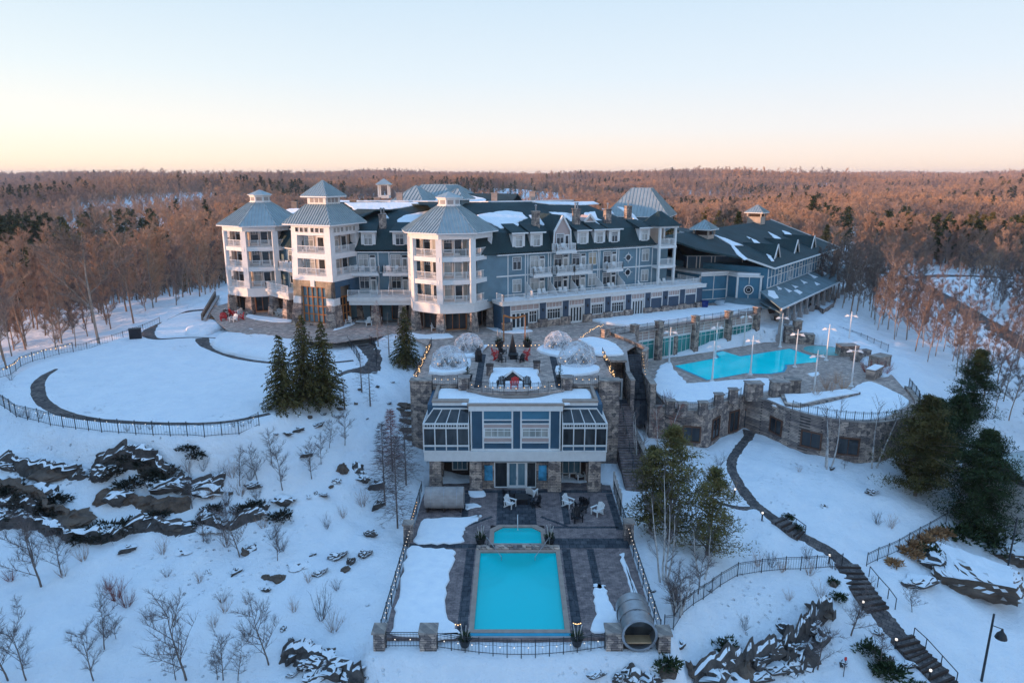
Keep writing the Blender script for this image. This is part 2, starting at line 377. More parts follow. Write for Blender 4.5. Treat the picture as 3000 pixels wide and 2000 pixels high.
# ---------------------------------------------------------------- terrain
cp = []
def c3(px, py, z): x, y, _ = P(px, py, z); cp.append((x, y, z))
for a in [(0, 1190, 7.4), (150, 1255, 7.4), (300, 1275, 7.4), (450, 1283, 7.4), (600, 1280, 7.4), (750, 1255, 7.4), (860, 1210, 7.3), (960, 1165, 7.4), (1060, 1080, 7.5), (1150, 1050, 7.6),
          (0, 1340, 5.8), (200, 1340, 5.8), (450, 1345, 5.8), (700, 1345, 5.5), (880, 1290, 5.6), (1000, 1240, 5.6), (1120, 1180, 5.6), (1190, 1120, 6.0),
          (0, 1480, 3.6), (250, 1480, 3.4), (450, 1460, 3.4), (700, 1430, 3.4), (900, 1400, 3.2), (1050, 1350, 3.0), (1190, 1280, 3.0),
          (0, 1580, 2.2), (300, 1600, 1.8), (600, 1560, 1.6), (850, 1530, 1.3), (1050, 1480, .9), (1190, 1420, .6),
          (0, 1750, 1.0), (300, 1760, .3), (600, 1750, .0), (900, 1700, -.2), (1100, 1600, -.1),
          (0, 1990, 0), (300, 1990, -1.2), (600, 1990, -1.9), (850, 1990, -2.3), (1080, 1960, -1.8), (1300, 1990, -1.9), (1500, 1990, -1.9), (1700, 1990, -2), (1900, 1985, -2.3), (1100, 1800, -.9), (1350, 1940, -1.25), (1600, 1940, -1.25),
          # right hand slope
          (1990, 1310, .6), (2065, 1312, .5), (2180, 1264, .5), (2350, 1332, .4), (2560, 1355, .3), (1900, 1340, .4), (1860, 1440, 0), (1860, 1600, -.4), (1900, 1750, -.9), (1945, 1850, -1.4),
          (2200, 1480, -.4), (2400, 1450, -.3), (2300, 1550, -1.0), (2600, 1480, -.6), (2750, 1530, -1.3), (2480, 1650, -2), (2160, 1680, -1.7), (2060, 1760, -1.6), (2300, 1660, -1.8),
          (2600, 1800, -3.2), (2750, 1990, -5), (2400, 1780, -3), (2150, 1850, -2.4), (2600, 1620, -2.2), (2800, 1600, -2.6), (2990, 1500, -2.5), (2950, 1750, -4.5), (2950, 1950, -5.5),
          (2200, 1980, -5), (2400, 1950, -5), (2500, 1990, -5.2), (2990, 1350, -1.5),
          # beyond the round wing and up the wooded hillside
          (2720, 1200, 3.2), (2900, 1200, 1.5), (3000, 1200, .8), (2700, 1060, 4.2), (2900, 1050, 3.2), (2560, 1000, 5), (2400, 960, 6.2), (2300, 940, 6.8), (2500, 860, 6.6), (2480, 800, 7),
          (2650, 815, 6.2), (2800, 885, 5), (3000, 1005, 3.6), (2990, 900, 4.6), (2750, 1000, 4.2),
          # left wood
          (50, 1050, 6.2), (0, 1130, 6.8), (250, 1010, 6.0), (430, 950, 6.6), (600, 870, 7.4), (100, 950, 3.6), (300, 900, 4.2), (-200, 1100, 4)]: c3(*a)
cp += [(-112, 12, 14), (-150, -8, 19), (-110, -24, 18), (-95, 48, 5), (-41, 130, 7.5), (-60, 165, 5), (-90, 160, 1), (-110, 110, -1), (-100, 70, 1), (-75, 55, 3), (-72, 30, 3), (-60, 20, 1), (0, 20, -3), (60, 20, -7), (80, 50, -4), (90, 80, 0),  # first points lift an unseen rise on the left, added to shade the foreground
       (-30, 25, -3), (30, 25, -7), (0, 160, 8.6), (40, 170, 8.5), (-40, 170, 7), (75, 170, 7.5), (110, 110, 3.5), (120, 160, 5), (140, 60, -2), (0, 30, -2.8),
       (-160, 60, -4), (-160, 160, -5), (-100, 240, -6), (0, 240, 4), (80, 240, 5), (160, 200, 3), (-190, -10, 12), (160, 0, -8), (-240, 300, -9), (-80, 330, -7), (60, 330, 0), (200, 330, 0), (250, 150, 0), (-300, 150, -8), (300, 50, -6), (-300, 0, -6)]
A = np.array(cp); xs, ys, zs = A[:, 0], A[:, 1], A[:, 2]
def U(r2): return np.where(r2 > 0, .5 * r2 * np.log(np.maximum(r2, 1e-9)), 0)
n = len(A); K = U((xs[:, None] - xs) ** 2 + (ys[:, None] - ys) ** 2) + np.eye(n) * 6.0
Pm = np.stack([np.ones(n), xs, ys], 1)
L = np.zeros((n + 3, n + 3)); L[:n, :n] = K; L[:n, n:] = Pm; L[n:, :n] = Pm.T
W = np.linalg.solve(L, np.concatenate([zs, np.zeros(3)]))
def tps(X, Y):
    X = np.asarray(X, float); Y = np.asarray(Y, float); out = W[n] + W[n + 1] * X + W[n + 2] * Y
    for i in range(n): out = out + W[i] * U((X - xs[i]) ** 2 + (Y - ys[i]) ** 2)
    return out
def sdist(poly, X, Y):     # signed distance, negative inside
    X = np.asarray(X, float); Y = np.asarray(Y, float); d = np.full(X.shape, 1e9); ins = np.zeros(X.shape, bool); m_ = len(poly)
    for i in range(m_):
        x0, y0 = poly[i][:2]; x1, y1 = poly[(i + 1) % m_][:2]
        ex, ey = x1 - x0, y1 - y0; t = np.clip(((X - x0) * ex + (Y - y0) * ey) / (ex * ex + ey * ey + 1e-12), 0, 1)
        d = np.minimum(d, np.hypot(X - x0 - t * ex, Y - y0 - t * ey))
        cnd = ((y0 > Y) != (y1 > Y)) & (X < (x1 - x0) * (Y - y0) / (y1 - y0 + 1e-12) + x0); ins ^= cnd
    return np.where(ins, -d, d)
PLAZA = [(-53, 150), (-53, 121), (-48.5, 101), P2(640, 945, 9), P2(705, 965, 9), P2(880, 985, 9), P2(1000, 1000, 9), (-20, 86.4), (-17.2, 86.2), (-13.8, 89.8), (-9.8, 85.5), (-9.5, 69), (10, 69), (10, 80.5), (12.5, 82), (13, 92.5), (16, 94), (37, 107.8), (42, 111), (50, 150)]
LAWN = [P2(*p, 8) for p in [(20, 1180), (60, 1205), (150, 1235), (300, 1257), (450, 1263), (600, 1258), (740, 1235), (830, 1195), (900, 1150), (1010, 1090), (1060, 1040), (1085, 1000), (900, 980), (700, 940), (640, 905), (560, 905), (440, 960), (300, 1010), (100, 1070), (20, 1120)]]
DECKP = [(-7.6, 41.2), (8.8, 41.2), (8.8, 62.2), (-7.6, 62.2)]
POOL2 = [(19, 92.0), (19, 76), (21.5, 74.2), (24.0, 77), (29.4, 80.4), (32.4, 73.6), (35.2, 71), (38.5, 70.2), (41.5, 71.8), (45, 77), (48, 88), (50, 100), (45, 105), (40, 104.5)]
def hill(X, Y):
    X = np.asarray(X, float); Y = np.asarray(Y, float); D = np.hypot(X, Y); az = np.arctan2(X, np.maximum(Y, 1))
    roll = 15 * np.sin(X / 210 + 1.3 * np.sin(Y / 330)) * np.sin(Y / 260 + .7) + 5 * np.sin(X / 95 + Y / 140) + 3 * np.sin(Y / 61 - X / 77 + 2)
    rise = np.interp(D, [0, 300, 600, 1000, 1600, 2300, 3300, 4500, 9000], [0, -4, -9, -6, -2, 2, 6, 8, 0])
    left = np.interp(az, [-.7, -.35, -.1, .3, .7], [-6, -3, 1.5, 0, -1]) * np.clip(D / 2500, 0, 1.2)
    return rise + left + roll * np.clip((D - 250) / 500, .0, 1) * np.interp(D, [0, 2500, 4500], [1, 1, .55])
def ground_z(X, Y):
    X = np.asarray(X, float); Y = np.asarray(Y, float)
    D = np.hypot(X, Y - 60); t = np.clip((D - 170) / 160, 0, 1); t = t * t * (3 - 2 * t)
    near = tps(np.clip(X, -320, 320), np.clip(Y, -20, 340))
    near = near + .16 * np.sin(X * .9 + Y * .31) * np.sin(Y * .77 - X * .2) + .10 * np.sin(X * 2.1) * np.sin(Y * 1.9 + 1)
    z = near * (1 - t) + hill(X, Y) * t
    for poly, h, mg in (([(-9.3, 38.3), (10.5, 38.3), (10.5, 41), (-9.3, 41)], -.28, 1.3), (PLAZA, 8.86, 1.2), (LAWN, 7.95, 2.2), (POOL2, 4.1, 1.0), (DECKP, -2.0, 1.0)):
        d = sdist(poly, X, Y); wgt = np.clip(1 - d / mg, 0, 1); wgt = wgt * wgt * (3 - 2 * wgt); z = z * (1 - wgt) + h * wgt
    return z
def gz(x, y): return float(ground_z(np.array([x]), np.array([y]))[0])
def axis(lo, hi, a, b, step, grow):
    c = list(np.arange(a, b + .01, step)); s = step; x = b
    while x < hi: s = min(s * grow, 160); x += s; c.append(x)
    s = step; x = a; left = []
    while x > lo: s = min(s * grow, 160); x -= s; left.append(x)
    return np.array(left[::-1] + c)
gx = axis(-6500, 6500, -62, 62, .62, 1.055); gy = axis(-300, 8500, 30, 118, .6, 1.05)
GX, GY = np.meshgrid(gx, gy); GZ = ground_z(GX, GY)
nx_, ny_ = len(gx), len(gy)
me = bpy.data.meshes.new('ground')
idx = np.arange(nx_ * ny_).reshape(ny_, nx_)
fq = np.stack([idx[:-1, :-1], idx[:-1, 1:], idx[1:, 1:], idx[1:, :-1]], -1).reshape(-1, 4)
vv = np.stack([GX, GY, GZ], -1).reshape(-1, 3)
me.vertices.add(len(vv)); me.vertices.foreach_set('co', vv.ravel())
me.loops.add(fq.size); me.loops.foreach_set('vertex_index', fq.ravel())
me.polygons.add(len(fq)); me.polygons.foreach_set('loop_start', np.arange(0, fq.size, 4)); me.polygons.foreach_set('loop_total', np.full(len(fq), 4))
me.update(); me.validate(); me.polygons.foreach_set('use_smooth', [True] * len(fq)); me.materials.append(M['snow'])
ground = bpy.data.objects.new('ground', me); COL.objects.link(ground); struct(ground)
def grid_z(x, y):      # height of the ground mesh itself, bilinear, so strips laid on it never sink
    i = min(max(int(np.searchsorted(gx, x)) - 1, 0), nx_ - 2); j = min(max(int(np.searchsorted(gy, y)) - 1, 0), ny_ - 2)
    u = (x - gx[i]) / (gx[i + 1] - gx[i]); v_ = (y - gy[j]) / (gy[j + 1] - gy[j])
    return float(GZ[j, i] * (1 - u) * (1 - v_) + GZ[j, i + 1] * u * (1 - v_) + GZ[j + 1, i] * (1 - u) * v_ + GZ[j + 1, i + 1] * u * v_)
def hit(px, py, zoff=0):   # where the sight line through a photo point meets the ground
    r = ray(px, py); t0 = 20.0
    for k in range(4000):
        x, y, z = r[0] * t0, r[1] * t0, CZ + r[2] * t0
        if z <= grid_z(x, y) + zoff:
            break
        t0 += .12 if t0 < 300 else 3
    return (x, y, grid_z(x, y))
def catmull(pts, k=6):
    out = []; pts = [pts[0]] + list(pts) + [pts[-1]]
    for i in range(1, len(pts) - 2):
        p0, p1, p2, p3 = [np.array(q, float) for q in pts[i - 1:i + 3]]
        for j in range(k):
            t = j / k; out.append(.5 * ((2 * p1) + (-p0 + p2) * t + (2 * p0 - 5 * p1 + 4 * p2 - p3) * t * t + (-p0 + 3 * p1 - 3 * p2 + p3) * t ** 3))
    out.append(np.array(pts[-2], float)); return out
def strip(name, line, widths, mat, lift=.05, k=6, across=5, jag=.1):     # a path draped on the ground
    L_ = catmull([(*p, w_) for p, w_ in zip(line, widths)], k); pts = []; fs = []
    for i, q in enumerate(L_):
        a = L_[max(0, i - 1)]; b_ = L_[min(len(L_) - 1, i + 1)]; d = np.array([b_[0] - a[0], b_[1] - a[1]]); d /= (np.hypot(*d) + 1e-9); nr = np.array([-d[1], d[0]])
        for j in range(across + 1):
            s = j / across - .5; ww = q[2] * (1 + (rnd.uniform(-jag, jag) if j in (0, across) else 0)); x, y = q[0] + nr[0] * s * ww, q[1] + nr[1] * s * ww
            edge = 1 if j in (0, across) else 0
            pts.append((x, y, grid_z(x, y) + (lift if not edge else -.03)))
    m_ = across + 1
    for i in range(len(L_) - 1):
        for j in range(across): fs.append((i * m_ + j, i * m_ + j + 1, (i + 1) * m_ + j + 1, (i + 1) * m_ + j))
    mb = MB(); mb.add(pts, fs, 0, True); o = mb.build(name, mat, smooth=True); return struct(o)
# ---------------------------------------------------------------- building helpers
def window(fr, u0, u1, z0, z1, parent, v=0, cols=2, transom=.3, glass=None, frame='trim', depth=.10, fw=.10, small=True, trows=3, name='window'):
    """frame with muntins standing proud of the wall (outside is -v), pane behind it as a sub-part"""
    g = glass or rnd.choice(['glass_dark', 'glass_dark', 'glass_curtain', 'glass_curtain', 'glass_dark'])
    mb = MB(fr); a, b_ = v - depth, v - .005
    mb.box(u0 - fw, u0, a, b_, z0 - fw, z1 + fw); mb.box(u1, u1 + fw, a, b_, z0 - fw, z1 + fw)
    mb.box(u0, u1, a, b_, z1, z1 + fw); mb.box(u0, u1, a - .03, b_, z0 - fw, z0)
    a2 = a + .02; mw = .055
    for i in range(1, cols):
        x = u0 + (u1 - u0) * i / cols; mb.box(x - mw / 2, x + mw / 2, a2, b_ - .01, z0, z1)
    if transom:
        zt = z1 - (z1 - z0) * transom; edges = [u0] + [u0 + (u1 - u0) * i / cols for i in range(1, cols)] + [u1]
        for i in range(cols):
            e0, e1 = edges[i] + (mw / 2 if i else 0), edges[i + 1] - (mw / 2 if i < cols - 1 else 0)
            mb.box(e0, e1, a2 + .004, b_ - .012, zt - mw / 2, zt + mw / 2)
            if small:
                for j in range(1, trows):
                    x = e0 + (e1 - e0) * j / trows; mb.box(x - .02, x + .02, a2 + .01, b_ - .014, zt + mw / 2, z1)
                zm = (zt + z1) / 2
                mb.box(e0, e1, a2 + .016, b_ - .016, zm - .02, zm + .02)
    o = mb.build(name, frame, parent)
    pb = MB(fr); pb.box(u0 - .02, u1 + .02, v - .04, v - .012, z0 - .02, z1 + .02); pb.build('pane', g, o)
    return o
def door(fr, u0, u1, z0, z1, parent, v=0, leaves=1, glass='glass_dark', frame='trim', tr=.0):
    mb = MB(fr); a, b_ = v - .11, v - .005; fw = .1
    mb.box(u0 - fw, u0, a, b_, z0, z1 + fw); mb.box(u1, u1 + fw, a, b_, z0, z1 + fw); mb.box(u0, u1, a, b_, z1, z1 + fw)
    for i in range(leaves):
        x0 = u0 + (u1 - u0) * i / leaves; x1 = u0 + (u1 - u0) * (i + 1) / leaves; k = .09
        mb.box(x0 + .004, x0 + k, a + .03, b_ - .01, z0, z1); mb.box(x1 - k, x1 - .004, a + .03, b_ - .01, z0, z1)
        mb.box(x0 + k, x1 - k, a + .03, b_ - .01, z0, z0 + .3); mb.box(x0 + k, x1 - k, a + .03, b_ - .01, z1 - k, z1)
    o = mb.build('door', frame, parent)
    pb = MB(fr); pb.box(u0, u1, v - .05, v - .012, z0 + .05, z1); pb.build('pane', glass, o)
    hb = MB(fr); hb.bar((u1 - .14 if leaves == 1 else (u0 + u1) / 2 - .08, a - .03, z0 + .95), (u1 - .14 if leaves == 1 else (u0 + u1) / 2 - .08, a - .03, z0 + 1.25), .03); hb.build('handle', 'iron', o)
    return o
def railing(mb, pts, z, h=1.0, step=.16, post=1.6, th=.05, mat=0):
    """white picket railing along local points"""
    for (x0, y0), (x1, y1) in zip(pts[:-1], pts[1:]):
        L_ = math.hypot(x1 - x0, y1 - y0)
        if L_ < .05: continue
        mb.bar((x0, y0, z + h), (x1, y1, z + h), .08, .07, mat); mb.bar((x0, y0, z + .12), (x1, y1, z + .12), .05, .05, mat)
        k = max(1, round(L_ / step))
        for i in range(k + 1):
            t = i / k; big = i % max(1, round(post / step)) == 0 or i == k
            x, y = x0 + (x1 - x0) * t, y0 + (y1 - y0) * t
            w_ = .10 if big else .042; mb.bar((x, y, z), (x, y, z + h - .03 + (.1 if big else 0)), w_, w_, mat)
def frustum_ribs(mb, b0, b1, t0, t1, step=.5, w_=.05, mat=0):
    """standing seams on one roof face: eave edge b0->b1, top edge t0->t1 (t0 above b0)"""
    b0, b1, t0, t1 = map(Vector, (b0, b1, t0, t1)); e = (b1 - b0); Lb = e.length; e.normalize()
    tl = (t0 - b0).dot(e); tr = (t1 - b0).dot(e); up = ((t0 + t1) / 2 - (b0 + b1) / 2); up -= e * up.dot(e)
    x = step / 2
    while x < Lb:
        if x < tl: f = x / tl
        elif x > tr: f = (Lb - x) / (Lb - tr) if Lb - tr > 1e-6 else 1
        else: f = 1
        p = b0 + e * x; q = p + up * f; nn = e.cross(up).normalized(); nn = nn if nn.z > 0 else -nn
        if f > .05: mb.bar(p + nn * .03, q + nn * .03, w_ * 1.3, .13, mat, True)
        x += step
HOTEL = empty('resort_hotel', (0, 100, 9), 'long grey-blue hotel with white balconies, metal tower roofs and dark mansard roof', 'hotel')
GL = 9.0
F1, F2, F3, EV = 13.1, 16.3, 19.4, 22.3
# ------------------------------------------------ octagonal corner towers
def oct_pts(cx, cy, r, a0=261):
    return [(cx + r * math.cos(R(a0 + 45 * k)), cy + r * math.sin(R(a0 + 45 * k))) for k in range(8)]
def oct_tower(cx, cy, name, faces_open, lab):
    T = MB(); O = oct_pts(cx, cy, 6.0); I = oct_pts(cx, cy, 4.3); E = oct_pts(cx, cy, 6.15)
    base = oct_pts(cx, cy, 4.6)
    T.prism(base, GL, F1 - .05, 1)
    T.prism(I, F1 - .05, EV + .2, 1)
    for z in (F2, F3):
        T.prism(E, z - .62, z)
    T.prism(E, F1 - 1.35, F1); T.prism(oct_pts(cx, cy, 6.22), F1 - .12, F1 + .02); T.prism(E, EV - .55, EV + .22)
    for k, (x, y) in enumerate(O):     # white corner posts
        a = R(261 + 45 * k); f = MB((x, y, a))
        f.box(-.45, .1, -.42, .42, F1, EV - .5); T.v_off = 0; T.add(f.v, f.f, 0, True)
    root = T.build(name, ['trim', 'siding_tan'], HOTEL); tag(root, lab)
    for k, (x, y) in enumerate(O):
        a = R(261 + 45 * k); f = MB((x, y, a))
        f.loft([(-.8, -.62, GL), (.38, -.62, GL), (.38, .62, GL), (-.8, .62, GL)], [(-.65, -.44, F1 - 1.3), (.15, -.44, F1 - 1.3), (.15, .44, F1 - 1.3), (-.65, .44, F1 - 1.3)])
        f.build('stone_column', 'stone', root)
    # roof with standing seams, cupola
    rf = MB(); e = oct_pts(cx, cy, 7.0); t = oct_pts(cx, cy, 1.75)
    rf.loft([(*p, EV + .2) for p in e], [(*p, EV + .34) for p in e], 1)
    rf.loft([(*p, EV + .34) for p in e], [(*p, 25.9) for p in t], 0)
    for k in range(8):
        j = (k + 1) % 8
        frustum_ribs(rf, (*e[k], EV + .34), (*e[j], EV + .34), (*t[k], 25.9), (*t[j], 25.9), .48, .06)
        rf.bar((*e[k], EV + .37), (*t[k], 25.93), .14, .1, 0)
    rf.build('roof', ['metal_roof', 'trim'], root)
    c_ = MB(); c0 = oct_pts(cx, cy, 1.55); c_.prism(c0, 25.85, 27.0, 0); c_.prism(oct_pts(cx, cy, 1.7), 26.8, 27.05, 0); c_.prism(oct_pts(cx, cy, 1.7), 25.9, 26.1)
    for k in range(8):
        j = (k + 1) % 8; (x0, y0), (x1, y1) = c0[k], c0[j]; g = MB((x0, y0, math.atan2(y1 - y0, x1 - x0)))
        L_ = math.hypot(x1 - x0, y1 - y0); g.box(.18, L_ - .18, -.02, .02, 26.2, 26.72, 1); c_.add(g.v, g.f, 1, True)
    ce = oct_pts(cx, cy, 1.95); c_.loft([(*p, 27.05) for p in ce], [(*p, 27.12) for p in ce], 0); c_.loft([(*p, 27.12) for p in ce], [(*p, 27.85) for p in oct_pts(cx, cy, .06)], 2)
    c_.build('cupola', ['trim', 'concrete', 'metal_roof'], root)
    for k in range(8):
        am = R(261 + 22.5 + 45 * k)
        if k not in faces_open: continue
        (x0, y0), (x1, y1) = O[k], O[(k + 1) % 8]
        fr = (x0, y0, math.atan2(y1 - y0, x1 - x0)); L_ = math.hypot(x1 - x0, y1 - y0)
        for z in (F1, F2, F3):
            rb = MB(fr); railing(rb, [(.42, .12), (L_ - .42, .12)], z); rb.build('railing', 'trim', root)
        (x0, y0), (x1, y1) = I[k], I[(k + 1) % 8]; fr = (x0, y0, math.atan2(y1 - y0, x1 - x0)); L_ = math.hypot(x1 - x0, y1 - y0)
        for z in (F1, F2, F3):
            window(fr, .25, 1.35, z + .5, z + 2.35, root, v=0, cols=1, transom=.28, glass=rnd.choice(['glass_dark', 'glass_curtain']))
            door(fr, 1.65, 2.75, z + .05, z + 2.3, root, leaves=1, glass=rnd.choice(['glass_dark', 'glass_dark', 'glass_curtain']))
        (x0, y0), (x1, y1) = base[k], base[(k + 1) % 8]; fr = (x0, y0, math.atan2(y1 - y0, x1 - x0)); L_ = math.hypot(x1 - x0, y1 - y0)
        window(fr, .35, L_ - .35, GL + .3, GL + 2.6, root, cols=3, transom=0, glass='glass_dark', frame='timber_dark' if k != 0 else 'timber')
    return root
OT = oct_tower(-8.8, 97.0, 'octagonal_tower', (0, 1, 7, 6), 'octagonal corner tower in the middle of the hotel front')
LT = oct_tower(-39.9, 110.4, 'octagonal_tower', (0, 1, 7, 6), 'octagonal tower at the sunlit far end of the hotel')
# ------------------------------------------------ square entrance tower, turned to the lawn
ST = math.radians(-24); cxs, cys = -26.8, 99.2
def sq(h): return [(MB((cxs, cys, ST)).pt(a * h, b_ * h, 0))[:2] for a, b_ in ((-1, -1), (1, -1), (1, 1), (-1, 1))]
T = MB((cxs, cys, ST))
def ring(mb, h0, h1, z0, z1, mat=0):
    mb.loft([(-h0, -h0, z0), (h0, -h0, z0), (h0, h0, z0), (-h0, h0, z0)], [(-h1, -h1, z1), (h1, -h1, z1), (h1, h1, z1), (-h1, h1, z1)], mat)
HB, HT = 3.75, 3.35
def hw(z): return HB + (HT - HB) * (z - GL) / (23.3 - GL)
ring(T, 2.3, 2.3, GL, 23.2, 1)                                     # recessed rooms
for z0, z1 in ((F2 - .75, F2), (F3 - .75, F3), (21.9, 23.3)):
    ring(T, hw(z0), hw(z1), z0, z1, 0)
for a, b_ in ((-1, -1), (1, -1), (1, 1), (-1, 1)):                  # corner posts
    for z0, z1 in ((F2, F3 - .75), (F3, 21.9)):
        h0, h1 = hw(z0) - .01, hw(z1) - .01; w_ = 1.0
        T.loft([(a * (h0 - w_), b_ * (h0 - w_), z0), (a * h0, b_ * (h0 - w_), z0), (a * h0, b_ * h0, z0), (a * (h0 - w_), b_ * h0, z0)],
               [(a * (h1 - w_), b_ * (h1 - w_), z1), (a * h1, b_ * (h1 - w_), z1), (a * h1, b_ * h1, z1), (a * (h1 - w_), b_ * h1, z1)])
    h0, h1 = hw(12.2), hw(13.2); w_ = 1.35
    T.loft([(a * (h0 - w_), b_ * (h0 - w_), 12.2), (a * h0, b_ * (h0 - w_), 12.2), (a * h0, b_ * h0, 12.2), (a * (h0 - w_), b_ * h0, 12.2)],
           [(a * (h1 - w_), b_ * (h1 - w_), 13.2), (a * h1, b_ * (h1 - w_), 13.2), (a * h1, b_ * h1, 13.2), (a * (h1 - w_), b_ * h1, 13.2)])
sqt = T.build('square_tower', ['trim', 'siding_tan'], HOTEL); tag(sqt, 'square tower with the tall timber entrance window and two stepped metal roofs')
for a, b_ in ((-1, -1), (1, -1), (1, 1), (-1, 1)):
    c_ = MB((cxs, cys, ST)); h0, h1, w_ = hw(GL) + .3, hw(12.2) + .02, 1.5
    c_.loft([(a * (h0 - w_ - .3), b_ * (h0 - w_ - .3), GL), (a * h0, b_ * (h0 - w_ - .3), GL), (a * h0, b_ * h0, GL), (a * (h0 - w_ - .3), b_ * h0, GL)],
            [(a * (h1 - w_), b_ * (h1 - w_), 12.2), (a * h1, b_ * (h1 - w_), 12.2), (a * h1, b_ * h1, 12.2), (a * (h1 - w_), b_ * h1, 12.2)])
    c_.build('stone_column', 'stone', sqt)
# shingled skirt (front) and blue wall (right) with the entrance glazing
for side, mat in ((0, 'shingle_tan'), (1, 'siding_blue')):
    ang = ST + side * math.pi / 2
    s_ = MB((cxs, cys, ang)); h0, h1 = hw(13.2) - .03, hw(15.55) - .03
    g0, g1 = (-2.15, 2.15) if side == 0 else (-2.0, .3)
    s_.loft([(-h0, -h0, 13.2), (g0, -h0, 13.2), (g0, -h0 + .4, 13.2), (-h0, -h0 + .4, 13.2)], [(-h1, -h1, 15.55), (g0, -h1, 15.55), (g0, -h1 + .4, 15.55), (-h1, -h1 + .4, 15.55)])
    s_.loft([(g1, -h0, 13.2), (h0, -h0, 13.2), (h0, -h0 + .4, 13.2), (g1, -h0 + .4, 13.2)], [(g1, -h1, 15.55), (h1, -h1, 15.55), (h1, -h1 + .4, 15.55), (g1, -h1 + .4, 15.55)])
    s_.box(g0 + .001, g1 - .001, -h1 + .02, -h1 + .4, 14.7, 15.54)
    s_.build('skirt', mat, sqt)
    if side == 0:
        k_ = MB((cxs, cys, ang)); k_.box(-.35, .35, -h1 - .12, -h1 + .1, 14.72, 15.6); k_.build('keystone', 'trim', sqt)
    fr = (cxs, cys, ang)
    zt = 14.65 if side == 0 else 13.1
    w0 = MB(fr); n_ = 5 if side == 0 else 3; y = -h0 + .35
    for i in range(n_ + 1):
        x = g0 + (g1 - g0) * i / n_; w0.bar((x, y, GL + .5), (x, y, zt), .16, .16)
    for z in (GL + .5, GL + 1.7, GL + 2.9, GL + 4.2, zt): w0.bar((g0, y + .004, z), (g1, y + .004, z), .10, .12)
    o = w0.build('entrance_window', 'timber', sqt); pb = MB(fr); pb.box(g0, g1, y + .1, y + .16, GL + .5, zt); pb.build('pane', 'glass_blue' if side == 0 else 'glass_dark', o)
    pl = MB(fr); pl.box(-2.4, 2.4, -h0 + .1, -h0 + .7, GL, GL + .5); pl.build('plinth', 'stone', sqt)
    for z in (F2, F3):
        h = hw(z) - .12; rb = MB(fr); railing(rb, [(-h + .85, -h), (h - .85, -h)], z); rb.build('railing', 'trim', sqt)
    frw = (cxs, cys, ang)
    for z in (F2, F3):
        window(frw, -1.9, -.4, z + .5, z + 2.3, sqt, v=-2.3, cols=2, transom=.3, glass='glass_curtain')
        door(frw, .3, 1.5, z + .05, z + 2.25, sqt, v=-2.3, glass='glass_dark')
    h = hw(22.5)
    for i in range(6):
        u = -2.55 + i * .82 + (.24 if i > 2 else 0); window(fr, u, u + .5, 22.35, 22.95, sqt, v=-h - .0, cols=2, transom=.5, glass='glass_dark' if side == 0 else 'glass_curtain', small=False, fw=.05, depth=.06)
rf = MB((cxs, cys, ST)); E_, T_ = 4.2, 1.75
def roof_sq(rf, E_, T_, z0, z1, step=.45):
    rf.loft([(-E_, -E_, z0 - .16), (E_, -E_, z0 - .16), (E_, E_, z0 - .16), (-E_, E_, z0 - .16)], [(-E_, -E_, z0), (E_, -E_, z0), (E_, E_, z0), (-E_, E_, z0)], 1)
    rf.loft([(-E_, -E_, z0), (E_, -E_, z0), (E_, E_, z0), (-E_, E_, z0)], [(-T_, -T_, z1), (T_, -T_, z1), (T_, T_, z1), (-T_, T_, z1)], 0)
    q = [(-1, -1), (1, -1), (1, 1), (-1, 1)]
    for k in range(4):
        a, b_ = q[k], q[(k + 1) % 4]
        frustum_ribs(rf, rf.pt(a[0] * E_, a[1] * E_, z0), rf.pt(b_[0] * E_, b_[1] * E_, z0), rf.pt(a[0] * T_, a[1] * T_, z1), rf.pt(b_[0] * T_, b_[1] * T_, z1), step, .06)
        rf.bar((a[0] * E_, a[1] * E_, z0 + .02), (a[0] * T_, a[1] * T_, z1 + .02), .13, .1)
roof_sq(rf, E_, T_, 23.45, 26.1); rf.build('roof', ['metal_roof', 'trim'], sqt)
c_ = MB((cxs, cys, ST)); c_.box(-1.6, 1.6, -1.6, 1.6, 26.0, 27.2)
for sd_ in range(4):
    f = MB((cxs, cys, ST + sd_ * math.pi / 2))
    for u in (-1.1, -.3, .5): f.box(u, u + .6, -1.63, -1.55, 26.35, 26.95, 1)
    c_.add(f.v, f.f, 1, True)
roof_sq(c_, 2.25, .05, 27.2, 29.3, .4); 
c_.build('cupola', ['trim', 'concrete'], sqt)
c2 = MB((cxs, cys, ST)); roof_sq(c2, 2.28, .06, 27.22, 29.33, .4); c2.build('cupola_roof', ['metal_roof', 'trim'], sqt)
# ------------------------------------------------ the wings
FRM = (-23.0, 100.0, 0.0)                                          # middle wing between the towers
RA = R(27.36); FRR = (2.3 - 3 * math.sin(RA), 94.4 + 3 * math.cos(RA), RA)   # right wing, upper wall plane
FRS = (2.3, 94.4, RA)                                              # storefront plane
LA = math.atan2(101.0 - 108.0, -29.5 + 37.0); FRL = (-37.0, 108.0, LA)
def chair_simple(mb, x, y, z, a, mat=0):
    f = MB((*mb.pt(x, y, 0)[:2], a)); f.box(-.28, .28, -.28, .25, z + .34, z + .4); f.loft([(-.28, .2, z + .35), (.28, .2, z + .35), (.28, .27, z + .35), (-.28, .27, z + .35)], [(-.25, .45, z + 1.0), (.25, .45, z + 1.0), (.25, .5, z + 1.0), (-.25, .5, z + 1.0)])
    for sx in (-.27, .21):
        f.box(sx, sx + .06, -.28, .3, z + .55, z + .6)
        for sy in (-.28, .2): f.box(sx, sx + .06, sy, sy + .06, z, z + .55)
    mb.add(f.v, f.f, mat, True)
def wing(fr, u0, u1, v1, z0, z1, mat, name='wall'):
    mb = MB(fr); mb.box(u0, u1, 0, v1, z0, z1); return mb.build(name, mat, HOTEL)
